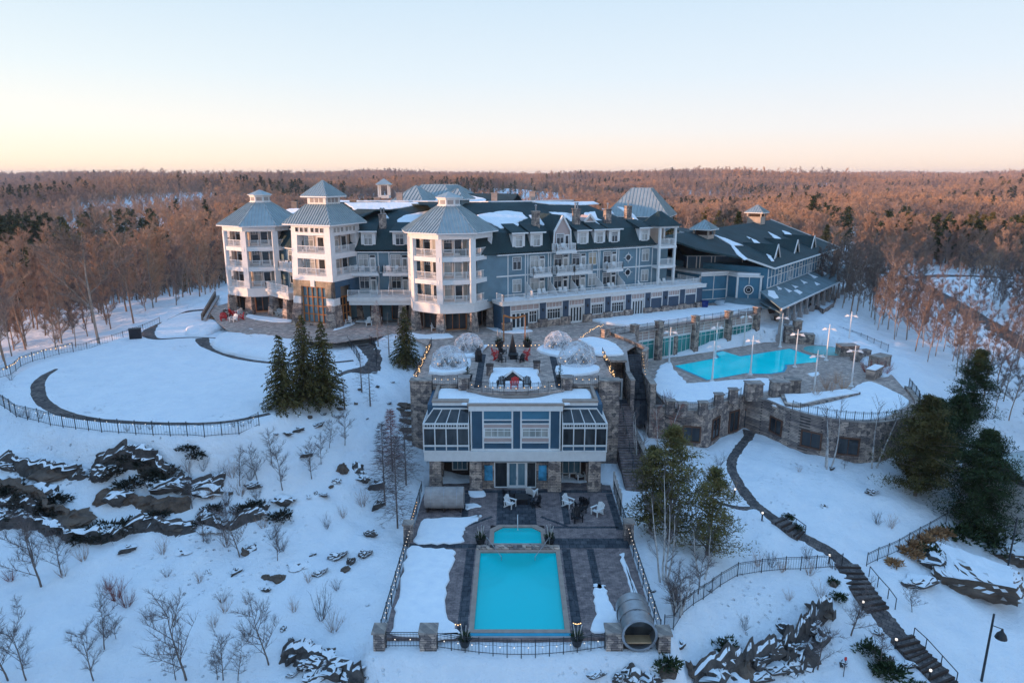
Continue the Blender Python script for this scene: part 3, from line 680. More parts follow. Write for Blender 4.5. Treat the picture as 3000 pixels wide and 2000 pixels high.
wing(FRM, -2.5, 11, 9, GL, F3 + .1, 'siding_teal'); wing(FRR, -6.5, 27, 11, F1 - .3, F3 + .1, 'siding_teal'); wing(FRL, -1, 10.5, 8, F1 - .2, F3 + .1, 'siding_teal')
wing(FRL, -1, 10.5, 7, GL, F1 - .2, 'siding_blue', 'lower_wall')
# belt and corner trims on the facades
def trims(fr, u0, u1, us, zs=(F2 - .12,), ztop=F3):
    mb = MB(fr)
    for z in zs: mb.box(u0, u1, -.07, .0, z - .1, z + .1)
    mb.box(u0, u1, -.35, .0, ztop - .28, ztop + .08); 
    for u in us: mb.box(u - .07, u + .07, -.06, .0, F1, F2 - .23); mb.box(u - .07, u + .07, -.06, .0, F2, ztop - .29)
    mb.build('belt_trim', 'trim', HOTEL)
trims(FRM, -.5, 9.8, [.3, 3.4, 5.0, 8.2]); trims(FRR, -3.5, 27, [-1.7, 1.1, 1.5, 4.9, 5.3, 8.4, 12.6, 13.6, 13.9, 17.0, 17.4, 20.8, 21.4, 23.9])
trims(FRL, 2, 8.5, [3, 6, 8])
def unit(fr, u, z, parent=HOTEL, w_=1.3, dr=True, glass=None):
    window(fr, u, u + w_, z + .75, z + 2.45, parent, cols=2, transom=.34, glass=glass)
    if dr:
        door(fr, u + w_ + .3, u + w_ + 1.05, z + .05, z + 1.95, parent, glass=rnd.choice(['glass_dark', 'glass_curtain']))
        window(fr, u + w_ + .3, u + w_ + 1.05, z + 2.1, z + 2.42, parent, cols=1, transom=0, fw=.06, small=False, glass='glass_dark')
def balcony(fr, u0, u1, z, d=1.5, chairs=1, parent=HOTEL):
    mb = MB(fr); mb.box(u0, u1, -d, -.36, z - .32, z - .02); mb.box(u0 - .05, u1 + .05, -d - .05, -d + .08, z - .42, z - .0)
    o = mb.build('balcony', 'trim', parent)
    rb = MB(fr); railing(rb, [(u0, -.4), (u0, -d + .04), (u1, -d + .04), (u1, -.4)], z, .95); rb.build('railing', 'trim', o)
    if chairs:
        cb = MB(fr)
        for k in range(chairs + 1): chair_simple(cb, u0 + .7 + k * 1.0, -d / 2 - .1, z, fr[2] + rnd.uniform(-.5, .5))
        cb.build('balcony_furniture', 'white_plastic', o)
for u, ch in ((.6, 1), (5.3, 1)):
    for z in (F1, F2): unit(FRM, u, z)
balcony(FRM, -.6, 3.6, F2); balcony(FRM, 4.3, 8.3, F2)
U_R = [-1.2, 5.6 - 3.6, 5.6, 9.6, 14.3, 17.7, 22.0]
for i, (u, dr) in enumerate(((-.9, False), (1.9, True), (5.9, True), (9.0, True), (11.95, False), (14.6, True), (18.3, None), (21.9, False))):
    if dr is None: continue
    for z in (F1, F2):
        unit(FRR, u, z, w_=1.25, dr=dr, glass='glass_warm' if (i == 4 and z == F2) else None)
balcony(FRR, 1.7, 4.7, F2); balcony(FRR, 5.5, 8.4, F2); balcony(FRR, 8.6, 11.6, F2, 1.5); balcony(FRR, 14.3, 17.2, F2)
for z in (F2 - .9, F2 + 1.4):                                   # round windows by the end pavilion
    mb = MB(FRR); n_ = 16
    for k in range(n_):
        a0, a1 = 2 * math.pi * k / n_, 2 * math.pi * (k + 1) / n_
        mb.bar((19.2 + .5 * math.cos(a0), -.08, z + .5 * math.sin(a0)), (19.2 + .5 * math.cos(a1), -.08, z + .5 * math.sin(a1)), .12, .12)
    for k in range(4):
        a0 = math.pi / 2 * k; mb.bar((19.2 + .5 * math.cos(a0), -.08, z + .5 * math.sin(a0)), (19.2 + .85 * math.cos(a0), -.08, z + .85 * math.sin(a0)), .1, .08)
    o = mb.build('round_window', 'trim', HOTEL); pb = MB(FRR); pb.prism([(19.2 + .5 * math.cos(2 * math.pi * k / 16), 0) for k in range(3)], 0, .01) if 0 else None
    pb.loft([(19.2 + .48 * math.cos(2 * math.pi * k / 16), -.01, z + .48 * math.sin(2 * math.pi * k / 16)) for k in range(16)], [(19.2 + .48 * math.cos(2 * math.pi * k / 16), -.05, z + .48 * math.sin(2 * math.pi * k / 16)) for k in range(16)]); pb.build('pane', 'glass_dark', o)
# mansard: steep lower slope, shallow upper slope, flat crown behind
MT = 22.2
def mansard(fr, u0, u1, d1=1.4, rz=25.9, rv=10.5, back=9, ra0=0, ra1=0, u0r=None, u1r=None):
    """ra: how far ridge ends move in"""
    mb = MB(fr); ov = .35
    a = [(u0, -ov, F3 + .08), (u1, -ov, F3 + .08), (u1 - (d1 if ra1 else 0), d1, MT), (u0 + (d1 if ra0 else 0), d1, MT)]
    mb.slab(a, .2)
    r0, r1 = u0 + ra0, u1 - ra1
    mb.slab([a[3], a[2], (r1, rv, rz), (r0, rv, rz)], .2)
    mb.slab([(r0, rv, rz), (r1, rv, rz), (r1, rv + back, rz - .25), (r0, rv + back, rz - .25)], .2)
    mb.slab([(r0, rv + back, rz - .25), (r1, rv + back, rz - .25), (u1, rv + back + 8, F3), (u0, rv + back + 8, F3)], .2)
    if ra1:
        mb.slab([(u1, -ov, F3 + .08), (u1, rv + back + 8, F3), (u1 - d1, rv + back + 5, MT), (u1 - d1, d1, MT)], .2)
        mb.slab([(u1 - d1, d1, MT), (u1 - d1, rv + back + 5, MT), (r1, rv + back, rz - .25), (r1, rv, rz)], .2)
    if ra0:
        mb.slab([(u0, rv + back + 8, F3), (u0, -ov, F3 + .08), (u0 + d1, d1, MT), (u0 + d1, rv + back + 5, MT)], .2)
        mb.slab([(u0 + d1, rv + back + 5, MT), (u0 + d1, d1, MT), (r0, rv, rz), (r0, rv + back, rz - .25)], .2)
    mb.build('mansard_roof', 'shingle', HOTEL)
mansard(FRM, -6, 20, rv=11, back=8)
mansard(FRR, -9, 24.4, rv=12, back=9, ra1=7)
mansard(FRL, -4, 14, rv=9, back=10, rz=25.0)
def dormer(fr, u, w_=2.1, zb=19.85, h=2.25, v=.15, deep=2.6):
    mb = MB(fr); z1 = zb + h
    mb.loft([(u, v, zb), (u + w_, v, zb), (u + w_, v + deep, zb), (u, v + deep, zb)], [(u, v - .05, z1), (u + w_, v - .05, z1), (u + w_, v + deep, z1), (u, v + deep, z1)])
    o = mb.build('dormer', 'trim', HOTEL)
    rf = MB(fr); rf.slab([(u - .3, v - .45, z1 + .1), (u + w_ + .3, v - .45, z1 + .1), (u + w_ + .0, v + 3.6, z1 + 1.15), (u + .0, v + 3.6, z1 + 1.15)], .1)
    for s0, s1 in ((u - .3, u), (u + w_ + .3, u + w_)):
        rf.add([(s0, v - .45, z1 + .1), (s1, v + 3.6, z1 + 1.15), (s1, v + 3.6, z1 - .2), (s0, v - .45, z1)], [(0, 1, 2, 3)])
    rf.build('dormer_roof', 'shingle', o)
    tb = MB(fr); tb.box(u - .32, u + w_ + .32, v - .5, v - .4, z1 - .05, z1 + .14); tb.box(u - .12, u + w_ + .12, v - .14, v - .02, zb - .14, zb + .02); tb.build('trim_board', 'trim', o)
    window(fr, u + .5, u + w_ - .5, zb + .4, zb + 1.85, o, v=v - .03, cols=2, transom=.36)
    # pane of a dormer window would be one level too deep: keep frame and pane beside each other
    return o
def fix_depth(root):
    for ch in list(root.children):
        for g in list(ch.children):
            for d in list(g.children): d.parent = ch
for u in (1.0, 5.6): dormer(FRM, u)
for u in (-.9, 2.0, 9.9, 12.9, 15.6, 21.3): dormer(FRR, u, w_=2.0)
dormer(FRL, 5.2, w_=2.0)
# tall gambrel gable with a balcony
mb = MB(FRR); g0, g1 = 5.6, 8.4; gm = (g0 + g1) / 2
prof = [(g0 - .15, F3), (g1 + .15, F3), (g1 - .05, 22.2), (gm, 24.4), (g0 + .05, 22.2)]
mb.loft([(x, -.3, z) for x, z in prof], [(x, 6.5, z) for x, z in prof]); gab = mb.build('gable', 'panel_pink', HOTEL)
rb = MB(FRR)
for (x0, z0), (x1, z1) in zip([prof[1], prof[2], prof[3], prof[4]], [prof[2], prof[3], prof[4], prof[0]]):
    rb.bar((x0, -.42, z0), (x1, -.42, z1), .3, .22)
rb.build('barge_board', 'trim', gab)
rb = MB(FRR)
for (x0, z0), (x1, z1) in zip([prof[1], prof[2], prof[3], prof[4]], [prof[2], prof[3], prof[4], prof[0]]):
    rb.slab([(x0, -.5, z0 + .1), (x1, -.5, z1 + .1), (x1, 7, z1 + .1), (x0, 7, z0 + .1)], .1)
rb.build('gable_roof', 'shingle', gab)
window(FRR, g0 + .45, g0 + 1.6, F3 + .8, F3 + 2.4, gab, v=-.33, cols=2); door(FRR, g0 + 1.85, g0 + 2.5, F3 + .1, F3 + 2.2, gab, v=-.33)
balcony(FRR, g0 - .3, g1 + .3, F3 + .1, 1.6, 1, HOTEL)
# small triangular dormer and oval window
mb = MB(FRR); mb.loft([(13.2, 3.2, 23.2), (14.9, 3.2, 23.2), (14.05, 3.2, 24.1)], [(13.2, 5.5, 23.2), (14.9, 5.5, 23.2), (14.05, 5.5, 24.1)]); o = mb.build('small_gable', 'panel_pink', HOTEL)
mb = MB(FRR); mb.bar((13.05, 3.1, 23.15), (14.05, 3.1, 24.2), .16, .3); mb.bar((14.05, 3.1, 24.2), (15.05, 3.1, 23.15), .16, .3); mb.bar((13.05, 3.1, 23.15), (15.05, 3.1, 23.15), .12, .14); mb.build('barge_board', 'trim', o)
def chimney(fr, u, v, z0, z1, pots=2):
    mb = MB(fr); mb.box(u - .5, u + .5, v - .38, v + .38, z0, z1); mb.box(u - .58, u + .58, v - .46, v + .46, z1, z1 + .12); o = mb.build('chimney', 'stone', HOTEL)
    for k in range(pots):
        pm = MB(); x, y, _ = MB(fr).pt(u - .2 + k * .4 if pots > 1 else u, v, 0); pm.lathe(x, y, [(.1, z1 + .12), (.1, z1 + .8), (.19, z1 + .85), (.19, z1 + .95), (.05, z1 + 1.05)], 8); pm.build('flue', 'galv', o)
chimney(FRM, 3.9, 2.2, 22, 24.4); chimney(FRR, 4.2, 2.6, 22.3, 24.9, 1); chimney(FRR, 11.2, 2.6, 22.3, 25.1); chimney(FRR, 16.9, 2.6, 22.4, 24.9, 1); chimney(FRR, 22.6, 5, 22.6, 25.2, 1)
# end pavilion with open corner balconies
mb = MB(FRR); e0, e1 = 23.9, 27.3
for u in (e0, e1 - .35):
    for v_ in (-1.6, 1.2): mb.box(u, u + .35, v_, v_ + .35, F1, EV)
for z in (F2, F3): mb.box(e0 - .05, e1 + .05, -1.65, 1.6, z - .45, z - .02)
mb.box(e0 - .2, e1 + .2, -1.8, 1.8, EV - .2, EV + .1)
ep = mb.build('corner_pavilion', 'trim', HOTEL)
for z in (F2, F3):
    rb = MB(FRR); railing(rb, [(e0 + .35, -1.5), (e1 - .35, -1.5)], z); railing(rb, [(e1 - .15, -1.3), (e1 - .15, 1.2)], z); rb.build('railing', 'trim', ep)
pr = MB(FRR); pr.loft([(e0 - .6, -2.2, EV + .1), (e1 + .6, -2.2, EV + .1), (e1 + .6, 3, EV + .1), (e0 - .6, 3, EV + .1)], [(e0 + 1.5, .6, EV + 2.3), (e0 + 1.9, .6, EV + 2.3), (e0 + 1.9, .9, EV + 2.3), (e0 + 1.5, .9, EV + 2.3)]); pr.build('hip_roof', 'shingle', ep)
bw = MB(FRR); bw.box(e0 + .4, e1 - .5, 1.3, 5, F1, EV); bw.build('back_wall', 'siding_tan', ep)
# terrace fronts (balcony decks) : middle wing, left wing
mb = MB(FRM); mb.box(-.4, 9.2, -3.4, -.01, F1 - 1.15, F1 - .55); mb.box(-.6, 9.4, -3.6, -.005, F1 - .55, F1 - .03)
o = mb.build('terrace_deck', 'trim', HOTEL); rb = MB(FRM); railing(rb, [(-.5, -3.5), (9.3, -3.5), (9.3, -1.5)], F1, 1.0); rb.build('railing', 'trim', o)
dv = MB(FRM)
for u in (3.4, 5.0): dv.loft([(u, -.1, F1), (u, -2.2, F1), (u + .06, -2.2, F1), (u + .06, -.1, F1)], [(u, -.1, F1 + 2.2), (u, -1.6, F1 + 1.2), (u + .06, -1.6, F1 + 1.2), (u + .06, -.1, F1 + 2.2)])
dv.build('divider', 'trim', o)
lb = MB(FRM); lb.box(-3, 9.5, .0, .3, GL, F1 - 1.2); lb.build('lower_wall', 'siding_blue', HOTEL) if 0 else None
door(FRM, 2.0, 3.6, GL + .02, GL + 2.5, HOTEL, leaves=2, frame='timber_dark'); window(FRM, 5.2, 8.2, GL + .3, GL + 2.5, HOTEL, cols=3, transom=0, glass='glass_dark', frame='timber')
for u in (3.3, 7.2):
    c_ = MB(FRM); c_.loft([(u - .75, -3.6, GL), (u + .75, -3.6, GL), (u + .75, -2.2, GL), (u - .75, -2.2, GL)], [(u - .5, -3.35, F1 - 1.15), (u + .5, -3.35, F1 - 1.15), (u + .5, -2.35, F1 - 1.15), (u - .5, -2.35, F1 - 1.15)]); c_.build('stone_column', 'stone', HOTEL)
mb = MB(FRL); mb.box(1.5, 8.0, -3.0, -.01, F1 - 1.1, F1 - .5); mb.box(1.3, 8.2, -3.2, -.005, F1 - .5, F1 - .03); o = mb.build('terrace_deck', 'trim', HOTEL)
rb = MB(FRL); railing(rb, [(1.4, -.4), (1.4, -3.1), (8.0, -3.1)], F1); rb.build('railing', 'trim', o)
for u in (2.6, 6.9):
    c_ = MB(FRL); c_.loft([(u - .75, -3.4, GL), (u + .75, -3.4, GL), (u + .75, -2.0, GL), (u - .75, -2.0, GL)], [(u - .5, -3.1, F1 - 1.1), (u + .5, -3.1, F1 - 1.1), (u + .5, -2.2, F1 - 1.1), (u - .5, -2.2, F1 - 1.1)]); c_.build('stone_column', 'stone', HOTEL)
window(FRL, 3.6, 6.0, GL + .2, GL + 2.5, HOTEL, cols=3, transom=0, glass='glass_dark', frame='timber_dark')
for z in (F1, F2):
    unit(FRL, 3.6, z); window(FRL, 6.9, 7.9, z + .6, z + 2.4, HOTEL, cols=2)
balcony(FRL, 3.0, 8.0, F2, 1.6, 1)
# ------------------------------------------------ storefront under the long terrace
mb = MB(FRS); S0, S1 = -3.9, 32.3
mb.box(S0, S1, .25, 3.2, GL, F1 - .55, 1); mb.box(S1 - .3, S1, 3.2, 9, GL, F1 - .55, 1)
mb.box(S0 - .3, S1 + .3, -.25, 3.0, F1 - .55, F1 - .04, 0); mb.box(S0 - .35, S1 + .35, -.35, -.05, F1 - .04, F1 + .06, 0)
mb.box(27, S1, 2.99, 9, F1 - .5, F1 - .05, 0)
o = mb.build('storefront', ['trim', 'siding_blue'], HOTEL); tag(o, 'long white and pink ground floor storefront facing the plaza')
rb = MB(FRS); railing(rb, [(S0, 2.2), (S0, -.1), (-.6, -.1)], F1, .95); railing(rb, [(.2, .6), (S1 - .3, .6), (S1 - .3, 6)], F1, .8); rb.build('railing', 'trim', o)
px_b = [1486, 1591, 1658, 1722, 1782, 1842, 1899, 1950, 2000, 2049]
def uline(px):      # where a sight column crosses the storefront
    lo, hi = S0 - 1, S1 + 3
    for _ in range(40):
        md = (lo + hi) / 2; x, y, _z = MB(FRS).pt(md, 0, 0); zc = y * _c + 18 * _s
        if 1500 + FL * x / zc < px: lo = md
        else: hi = md
    return lo
ub = [uline(p) for p in px_b]
kinds = ['doorwin', 'win', 'door', 'win', 'win', 'door', 'blank', 'blank', 'blank']
ct = MB(FRS)
for u in ub: ct.box(u - .55, u + .45, -.06, .2, GL + 1.2, F1 - .56)
ct.build('pilaster', 'panel_slate', o)
st = MB(FRS)
for u in ub: st.box(u - .75, u + .65, -.35, .24, GL, GL + 1.2)
for (a, b_), kd in zip(zip(ub[:-1], ub[1:]), kinds):
    if kd in ('win', 'blank'): st.box(a + .66, b_ - .76, -.12, .24, GL, GL + .95)
    if kd == 'doorwin': st.box(b_ - 2.3, b_ - .76, -.12, .24, GL, GL + .75)
st.build('stone_plinth', 'stone', o)
pk = MB(FRS); tr_ = MB(FRS)
for (a, b_), kd in zip(zip(ub[:-1], ub[1:]), kinds):
    x0, x1 = a + .46, b_ - .56
    pk.box(x0 + .12, x1 - .12, .1, .24, GL + 2.75, F1 - .7)
    tr_.box(x0, x0 + .14, -.02, .24, GL + .95, F1 - .56); tr_.box(x1 - .14, x1, -.02, .24, GL + .95, F1 - .56)
    tr_.box(x0 + .14, x1 - .14, .0, .24, GL + 2.55, GL + 2.75); tr_.box(x0 + .14, x1 - .14, .0, .24, F1 - .7, F1 - .56)
    n_ = 5
    for k in range(1, n_):
        u = x0 + (x1 - x0) * k / n_; tr_.box(u - .035, u + .035, .06, .1, GL + 2.75, F1 - .7)
    if kd == 'win': window(FRS, x0 + .35, x1 - .35, GL + 1.05, GL + 2.4, o, v=.2, cols=5, transom=.28, small=False, glass='glass_dark')
    if kd == 'door': door(FRS, x0 + .35, x1 - .35, GL + .02, GL + 2.4, o, v=.2, leaves=4, glass='glass_dark')
    if kd == 'blank':
        bp = MB(FRS); bp.box(x0 + .16, x1 - .16, .08, .24, GL + .96, GL + 2.54); bp.build('blank_panel', 'panel_slate', o)
    if kd == 'doorwin':
        door(FRS, x0 + .3, x0 + 3.0, GL + .02, GL + 2.35, o, v=.2, leaves=4, glass='glass_dark'); window(FRS, x1 - 1.6, x1 - .45, GL + .85, GL + 2.4, o, v=.2, cols=3, transom=.3, small=False, glass='glass_dark')
pk.build('pink_panel', 'panel_pink', o); tr_.build('white_trim', 'trim', o)
lm = MB(FRS)
for u in ub[1:8]: lm.box(u - .12, u + .02, -.2, -.07, GL + 2.3, GL + 2.7)
lm.build('wall_lamp', 'iron', o)
# screens, chairs and dividers on the long terrace
dv = MB(FRR)
for u in (1.2, 5.0, 8.7, 13.3, 17.3):
    dv.loft([(u, -.1, F1), (u, -2.4, F1), (u + .07, -2.4, F1), (u + .07, -.1, F1)], [(u, -.1, F1 + 2.1), (u, -1.9, F1 + 1.1), (u + .07, -1.9, F1 + 1.1), (u + .07, -.1, F1 + 2.1)])
dv.build('divider', 'trim', HOTEL)
cb = MB(FRR)
for u in (2.8, 3.7, 6.4, 7.2, 10.3, 15.2, 16.0, 21, 25.0, 25.8): chair_simple(cb, u, -1.2, F1 + .05, RA + rnd.uniform(-.6, .6))
cb.build('terrace_furniture', 'white_plastic', HOTEL)
# ------------------------------------------------ further roofs of the hotel behind the front
def pyramid(cx, cy, ang, e, t, z0, z1, wall=True, nm='pyramid_roof', wz=3):
    rf = MB((cx, cy, ang)); roof_sq(rf, e, t, z0, z1, .7); o = rf.build(nm, ['metal_roof', 'trim'], HOTEL)
    if wall: wb = MB((cx, cy, ang)); wb.box(-e + .7, e - .7, -e + .7, e - .7, z0 - wz, z0 - .1); wb.build('wall', 'siding_teal', o)
    return o
pyramid(-17.0, 124, ST, 6.4, .1, 23.2, 28.3); pyramid(-13.5, 131, ST, 8.0, 2.4, 24.4, 28.4)
pyramid(-8.3, 107, ST, 2.0, .06, 26.6, 28.1, True, 'cupola_roof', 1.2)
x, y, z = PT = P(1890, 560, 28.6)
pyramid(27.3, 146.5, R(-20), 6.6, 1.9, 22.0, 27.5)
mb = MB((-30, 124, R(-14)))
mb.slab([(-7, -14, 22.0), (8, -14, 22.0), (8, 2, 25.6), (-7, 2, 25.6)], .25); mb.slab([(-7, 2, 25.6), (8, 2, 25.6), (8, 14, 22), (-7, 14, 22)], .25); mb.box(-6.5, 7.5, -13.5, 13.5, 12, 21.9)
mb.slab([(8, -4, 23.5), (30, -4, 23.5), (30, 8, 26.9), (8, 8, 26.9)], .25); mb.slab([(8, 8, 26.9), (30, 8, 26.9), (30, 22, 22), (8, 22, 22)], .25)
mb.build('rear_roof', 'shingle', HOTEL)
cp_ = MB((-23.5, 128.5, 0)); cp_.box(-1.0, 1.0, -1, 1, 26.0, 26.5); 
for a, b_ in ((-1, -1), (.75, -1), (.75, .75), (-1, .75)): cp_.box(a, a + .25, b_, b_ + .25, 26.5, 28.3)
cp_.box(-1.2, 1.2, -1.2, 1.2, 28.3, 28.45); cu = cp_.build('open_cupola', 'trim', HOTEL)
cr = MB((-23.5, 128.5, 0)); cr.loft([(-1.4, -1.4, 28.45), (1.4, -1.4, 28.45), (1.4, 1.4, 28.45), (-1.4, 1.4, 28.45)], [(-.05, -.05, 29.5), (.05, -.05, 29.5), (.05, .05, 29.5), (-.05, .05, 29.5)]); cr.build('cupola_roof', 'metal_roof', cu)
for (x, y, z) in ((-40, 128, 24.6), (-19, 118, 26.4), (3.5, 121, 26.6), (-3, 118, 26.4), (-26, 114, 25.4), (-23, 119, 25.6), (-12, 120, 26)):
    mb = MB(); mb.box(x - .5, x + .5, y - .4, y + .4, z - 2, z + .7); mb.box(x - .6, x + .6, y - .5, y + .5, z + .7, z + .82); mb.build('chimney', 'coping', HOTEL)
fix_depth(HOTEL)
# ------------------------------------------------ snow lying on the roofs
def patch(mb, pts, plane, t=.14, jag=.25, seed=1):
    r_ = random.Random(seed); c_ = [onplane(px, py, *plane) for px, py in pts]; out = []
    cen = sum(c_, Vector()) / len(c_)
    for i in range(len(c_)):
        a, b_ = c_[i], c_[(i + 1) % len(c_)]; k = max(1, int((b_ - a).length / .5))
        for j in range(k):
            q = a.lerp(b_, j / k); q = q + (q - cen).normalized() * r_.uniform(-jag, jag) * .5; out.append(q)
    nrm = (Vector(plane[1]) - Vector(plane[0])).cross(Vector(plane[2]) - Vector(plane[0])).normalized()
    if nrm.z < 0: nrm = -nrm
    lo = [q - nrm * .02 for q in out]; mid = [q + nrm * t * .6 for q in out]; hi = [q + (cen - q).normalized() * min(.18, (cen - q).length * .3) + nrm * t for q in out]
    mb.loft(lo, mid, 0, False, True); mb.loft(mid, hi, 0, False, True); mb.add(hi, [tuple(range(len(hi)))], 0, True)
fm, frr = MB(FRM), MB(FRR)
PM_ = (fm.pt(0, 1.4, MT), fm.pt(10, 1.4, MT), fm.pt(0, 11, 25.9)); PR_ = (frr.pt(0, 1.4, MT), frr.pt(10, 1.4, MT), frr.pt(0, 12, 25.9))
PMF = (fm.pt(0, 0, 25.95), fm.pt(10, 0, 25.95), fm.pt(0, 10, 25.9))
sn = MB()
patch(sn, [(1011, 596), (1160, 594), (1225, 594), (1229, 600), (1180, 610), (1130, 616), (1045, 619)], PM_, seed=2)
patch(sn, [(1163, 660), (1164, 646), (1180, 633), (1215, 626), (1260, 618), (1262, 630), (1235, 652), (1215, 664), (1175, 674)], PM_, seed=3)
patch(sn, [(1120, 616), (1134, 628), (1139, 640), (1118, 640), (1110, 632)], PM_, seed=4)
patch(sn, [(1398, 631), (1450, 622), (1488, 618), (1530, 624), (1545, 640), (1512, 655), (1490, 668), (1466, 670), (1440, 656), (1418, 648)], PR_, seed=5)
patch(sn, [(1550, 632), (1598, 629), (1608, 640), (1610, 655), (1590, 662), (1560, 645)], PR_, seed=6)
patch(sn, [(1607, 622), (1660, 624), (1680, 630), (1676, 655), (1660, 640), (1625, 634)], PR_, seed=7)
patch(sn, [(1710, 625), (1742, 620), (1750, 640), (1785, 658), (1782, 664), (1752, 660), (1715, 640)], PR_, seed=8)
patch(sn, [(1655, 628), (1690, 626), (1700, 645), (1682, 650)], PR_, seed=12)
patch(sn, [(1762, 612), (1790, 616), (1800, 628), (1775, 626)], PR_, seed=13)
patch(sn, [(1500, 652), (1520, 656), (1516, 668), (1498, 666)], PR_, seed=14)
patch(sn, [(1558, 593), (1740, 592), (1756, 598), (1715, 602), (1610, 600)], PR_, seed=9)
patch(sn, [(1809, 607), (1822, 608), (1858, 630), (1872, 650), (1862, 648), (1840, 630)], PR_, seed=10)
LPl = (MB(FRL).pt(0, 1.4, MT), MB(FRL).pt(10, 1.4, MT), MB(FRL).pt(0, 9, 25.0))
patch(sn, [(806, 640), (815, 625), (850, 612), (885, 612), (862, 640), (830, 655), (808, 660)], LPl, seed=11)
tag(sn.build('roof_snow', 'snow_clean'), 'patches of snow lying on the dark shingle roof of the hotel', kind='stuff')
# snow on rear roofs and terraces
sn = MB(); f = MB((-30, 124, R(-14)))
def psnow(mb, f, quad, t=.15, seed=0):
    r_ = random.Random(seed); pts = [Vector(f.pt(*q)) for q in quad]; out = []
    for i in range(len(pts)):
        a, b_ = pts[i], pts[(i + 1) % len(pts)]; k = max(1, int((b_ - a).length / .6))
        for j in range(k):
            q = a.lerp(b_, j / k); cen = sum(pts, Vector()) / len(pts); out.append(q + (cen - q).normalized() * r_.uniform(0, .35))
    mb.loft([q - Vector((0, 0, .03)) for q in out], [q + Vector((0, 0, t)) for q in out], 0, True, True)
psnow(sn, f, [(-7, -13, 22.25), (-3, -12.5, 22.35), (1, -2, 24.8), (6, 2, 25.6), (-2, 2, 25.6)], seed=1)
psnow(sn, f, [(9, -3.5, 23.7), (15, -3, 23.8), (17, 6, 26.3), (12, 7.7, 26.8), (10, 4, 25.8)], seed=2); psnow(sn, f, [(18, -2, 24), (27, -2, 24), (25, 5, 26), (20, 7.5, 26.8), (19, 3, 25.4)], seed=3)
f = MB((0, 0, 0))
psnow(sn, MB(FRM), [(-2, 11.5, 25.95), (12, 11.5, 25.95), (11, 18, 25.8), (-1, 18, 25.8)], seed=4)
psnow(sn, MB(FRR), [(3, 12.6, 25.95), (17, 12.4, 25.95), (17, 20, 25.7), (0, 20, 25.7)], seed=5)
tag(sn.build('rear_roof_snow', 'snow_clean'), 'snow lying on the flat crown and rear roofs of the hotel', kind='stuff')
sn = MB(FRS)
sn.box(-3.6, -.2, .1, 2.7, F1 - .03, F1 + .1); sn.box(.3, 31.9, .1, .5, F1 - .03, F1 + .08); sn.box(.9, 26.5, .75, 2.6, F1 - .03, F1 + .12); sn.box(27.5, 31.9, .8, 8.8, F1 - .03, F1 + .15)
tag(sn.build('terrace_snow', 'snow_clean'), 'thin snow on the long balcony terrace above the storefront', kind='stuff')
# ================================================================ paved plaza (flat, at z = 9)
def flat(name, poly, z, mat, t=.1, lab=None):
    mb = MB(); mb.prism(poly, z - t, z); return struct(mb.build(name, mat), lab)
PZ = [(-47.5, 118), P2(605, 905, 9), P2(640, 945, 9), P2(668, 968, 9), P2(705, 972, 9), P2(735, 985, 9), P2(780, 982, 9), P2(850, 990, 9), P2(905, 998, 9), P2(985, 1003, 9), P2(1035, 995, 9), P2(1110, 985, 9), P2(1150, 975, 9), (-15.2, 91.0), (-13.2, 88.6), (-10.9, 84.5), (-10.3, 84.4), (-10.3, 67.9), (-4.6, 67.9), (-4.6, 65.9), (-3.0, 65.0), (-.8, 64.5), (1.6, 64.5), (3.6, 65.0), (5.3, 65.9), (5.3, 67.9), (10.9, 67.9), (10.9, 79.2), (13.3, 80.2), (16.0, 84.7), (16.9, 91.6), (38.9, 105.1), (41, 112), (30, 118)]
flat('plaza', PZ, 9.0, 'paving_tan', .12)
def sheet(name, poly, z, mat, t=.06):
    mb = MB(); mb.prism(poly, z - t, z); return mb.build(name, mat)
def jagged(pts, k=.6, j=.25, seed=0):
    r_ = random.Random(seed); out = []; n_ = len(pts); sm = catmull(list(pts) + [pts[0]], 4)[:-1]
    for i in range(len(sm)):
        a, b_ = sm[i], sm[(i + 1) % len(sm)]; m_ = max(1, int(np.hypot(*(b_ - a)) / k))
        for q in range(m_): p = a + (b_ - a) * q / m_; out.append((p[0] + r_.uniform(-j, j) * .5, p[1] + r_.uniform(-j, j) * .5))
    return out
def snowpatch(name, pts, z, t=.12, seed=0, lab=None, jag=.3, dome=0):
    o_ = jagged(pts, .6, jag, seed)
    ar = sum(a[0] * b_[1] - b_[0] * a[1] for a, b_ in zip(o_, o_[1:] + o_[:1]))
    if ar < 0: o_ = o_[::-1]
    def inset(poly, d):
        out = []; n_ = len(poly)
        for k in range(n_):
            a, b_ = poly[k - 2], poly[(k + 2) % n_]; ex, ey = b_[0] - a[0], b_[1] - a[1]; L_ = math.hypot(ex, ey) + 1e-9
            out.append((poly[k][0] - ey / L_ * d, poly[k][1] + ex / L_ * d))
        return out
    mb = MB(); rings = [[(x, y, z - .03) for x, y in o_]]; p_ = o_
    for d, h in ((.04, .55), (.10, .9), (.22, 1.0)): rings.append([(x, y, z + t * h) for x, y in inset(o_, d)])
    for a, b_ in zip(rings[:-1], rings[1:]): mb.loft(a, b_, 0, False)
    mb.add(rings[-1], [tuple(range(len(o_)))])
    return tag(mb.build(name, 'snow_clean'), lab, kind='stuff')
for i, a in enumerate(((-10.25, -4.65), (5.35, 10.85))): pass
# darker bands in the terrace paving
for x in (-3.9, 4.5): struct(sheet('paving_band', [(x, 66.5), (x + .75, 66.5), (x + .75, 80), (x, 80)], 9.005, 'paving_dark', .02))
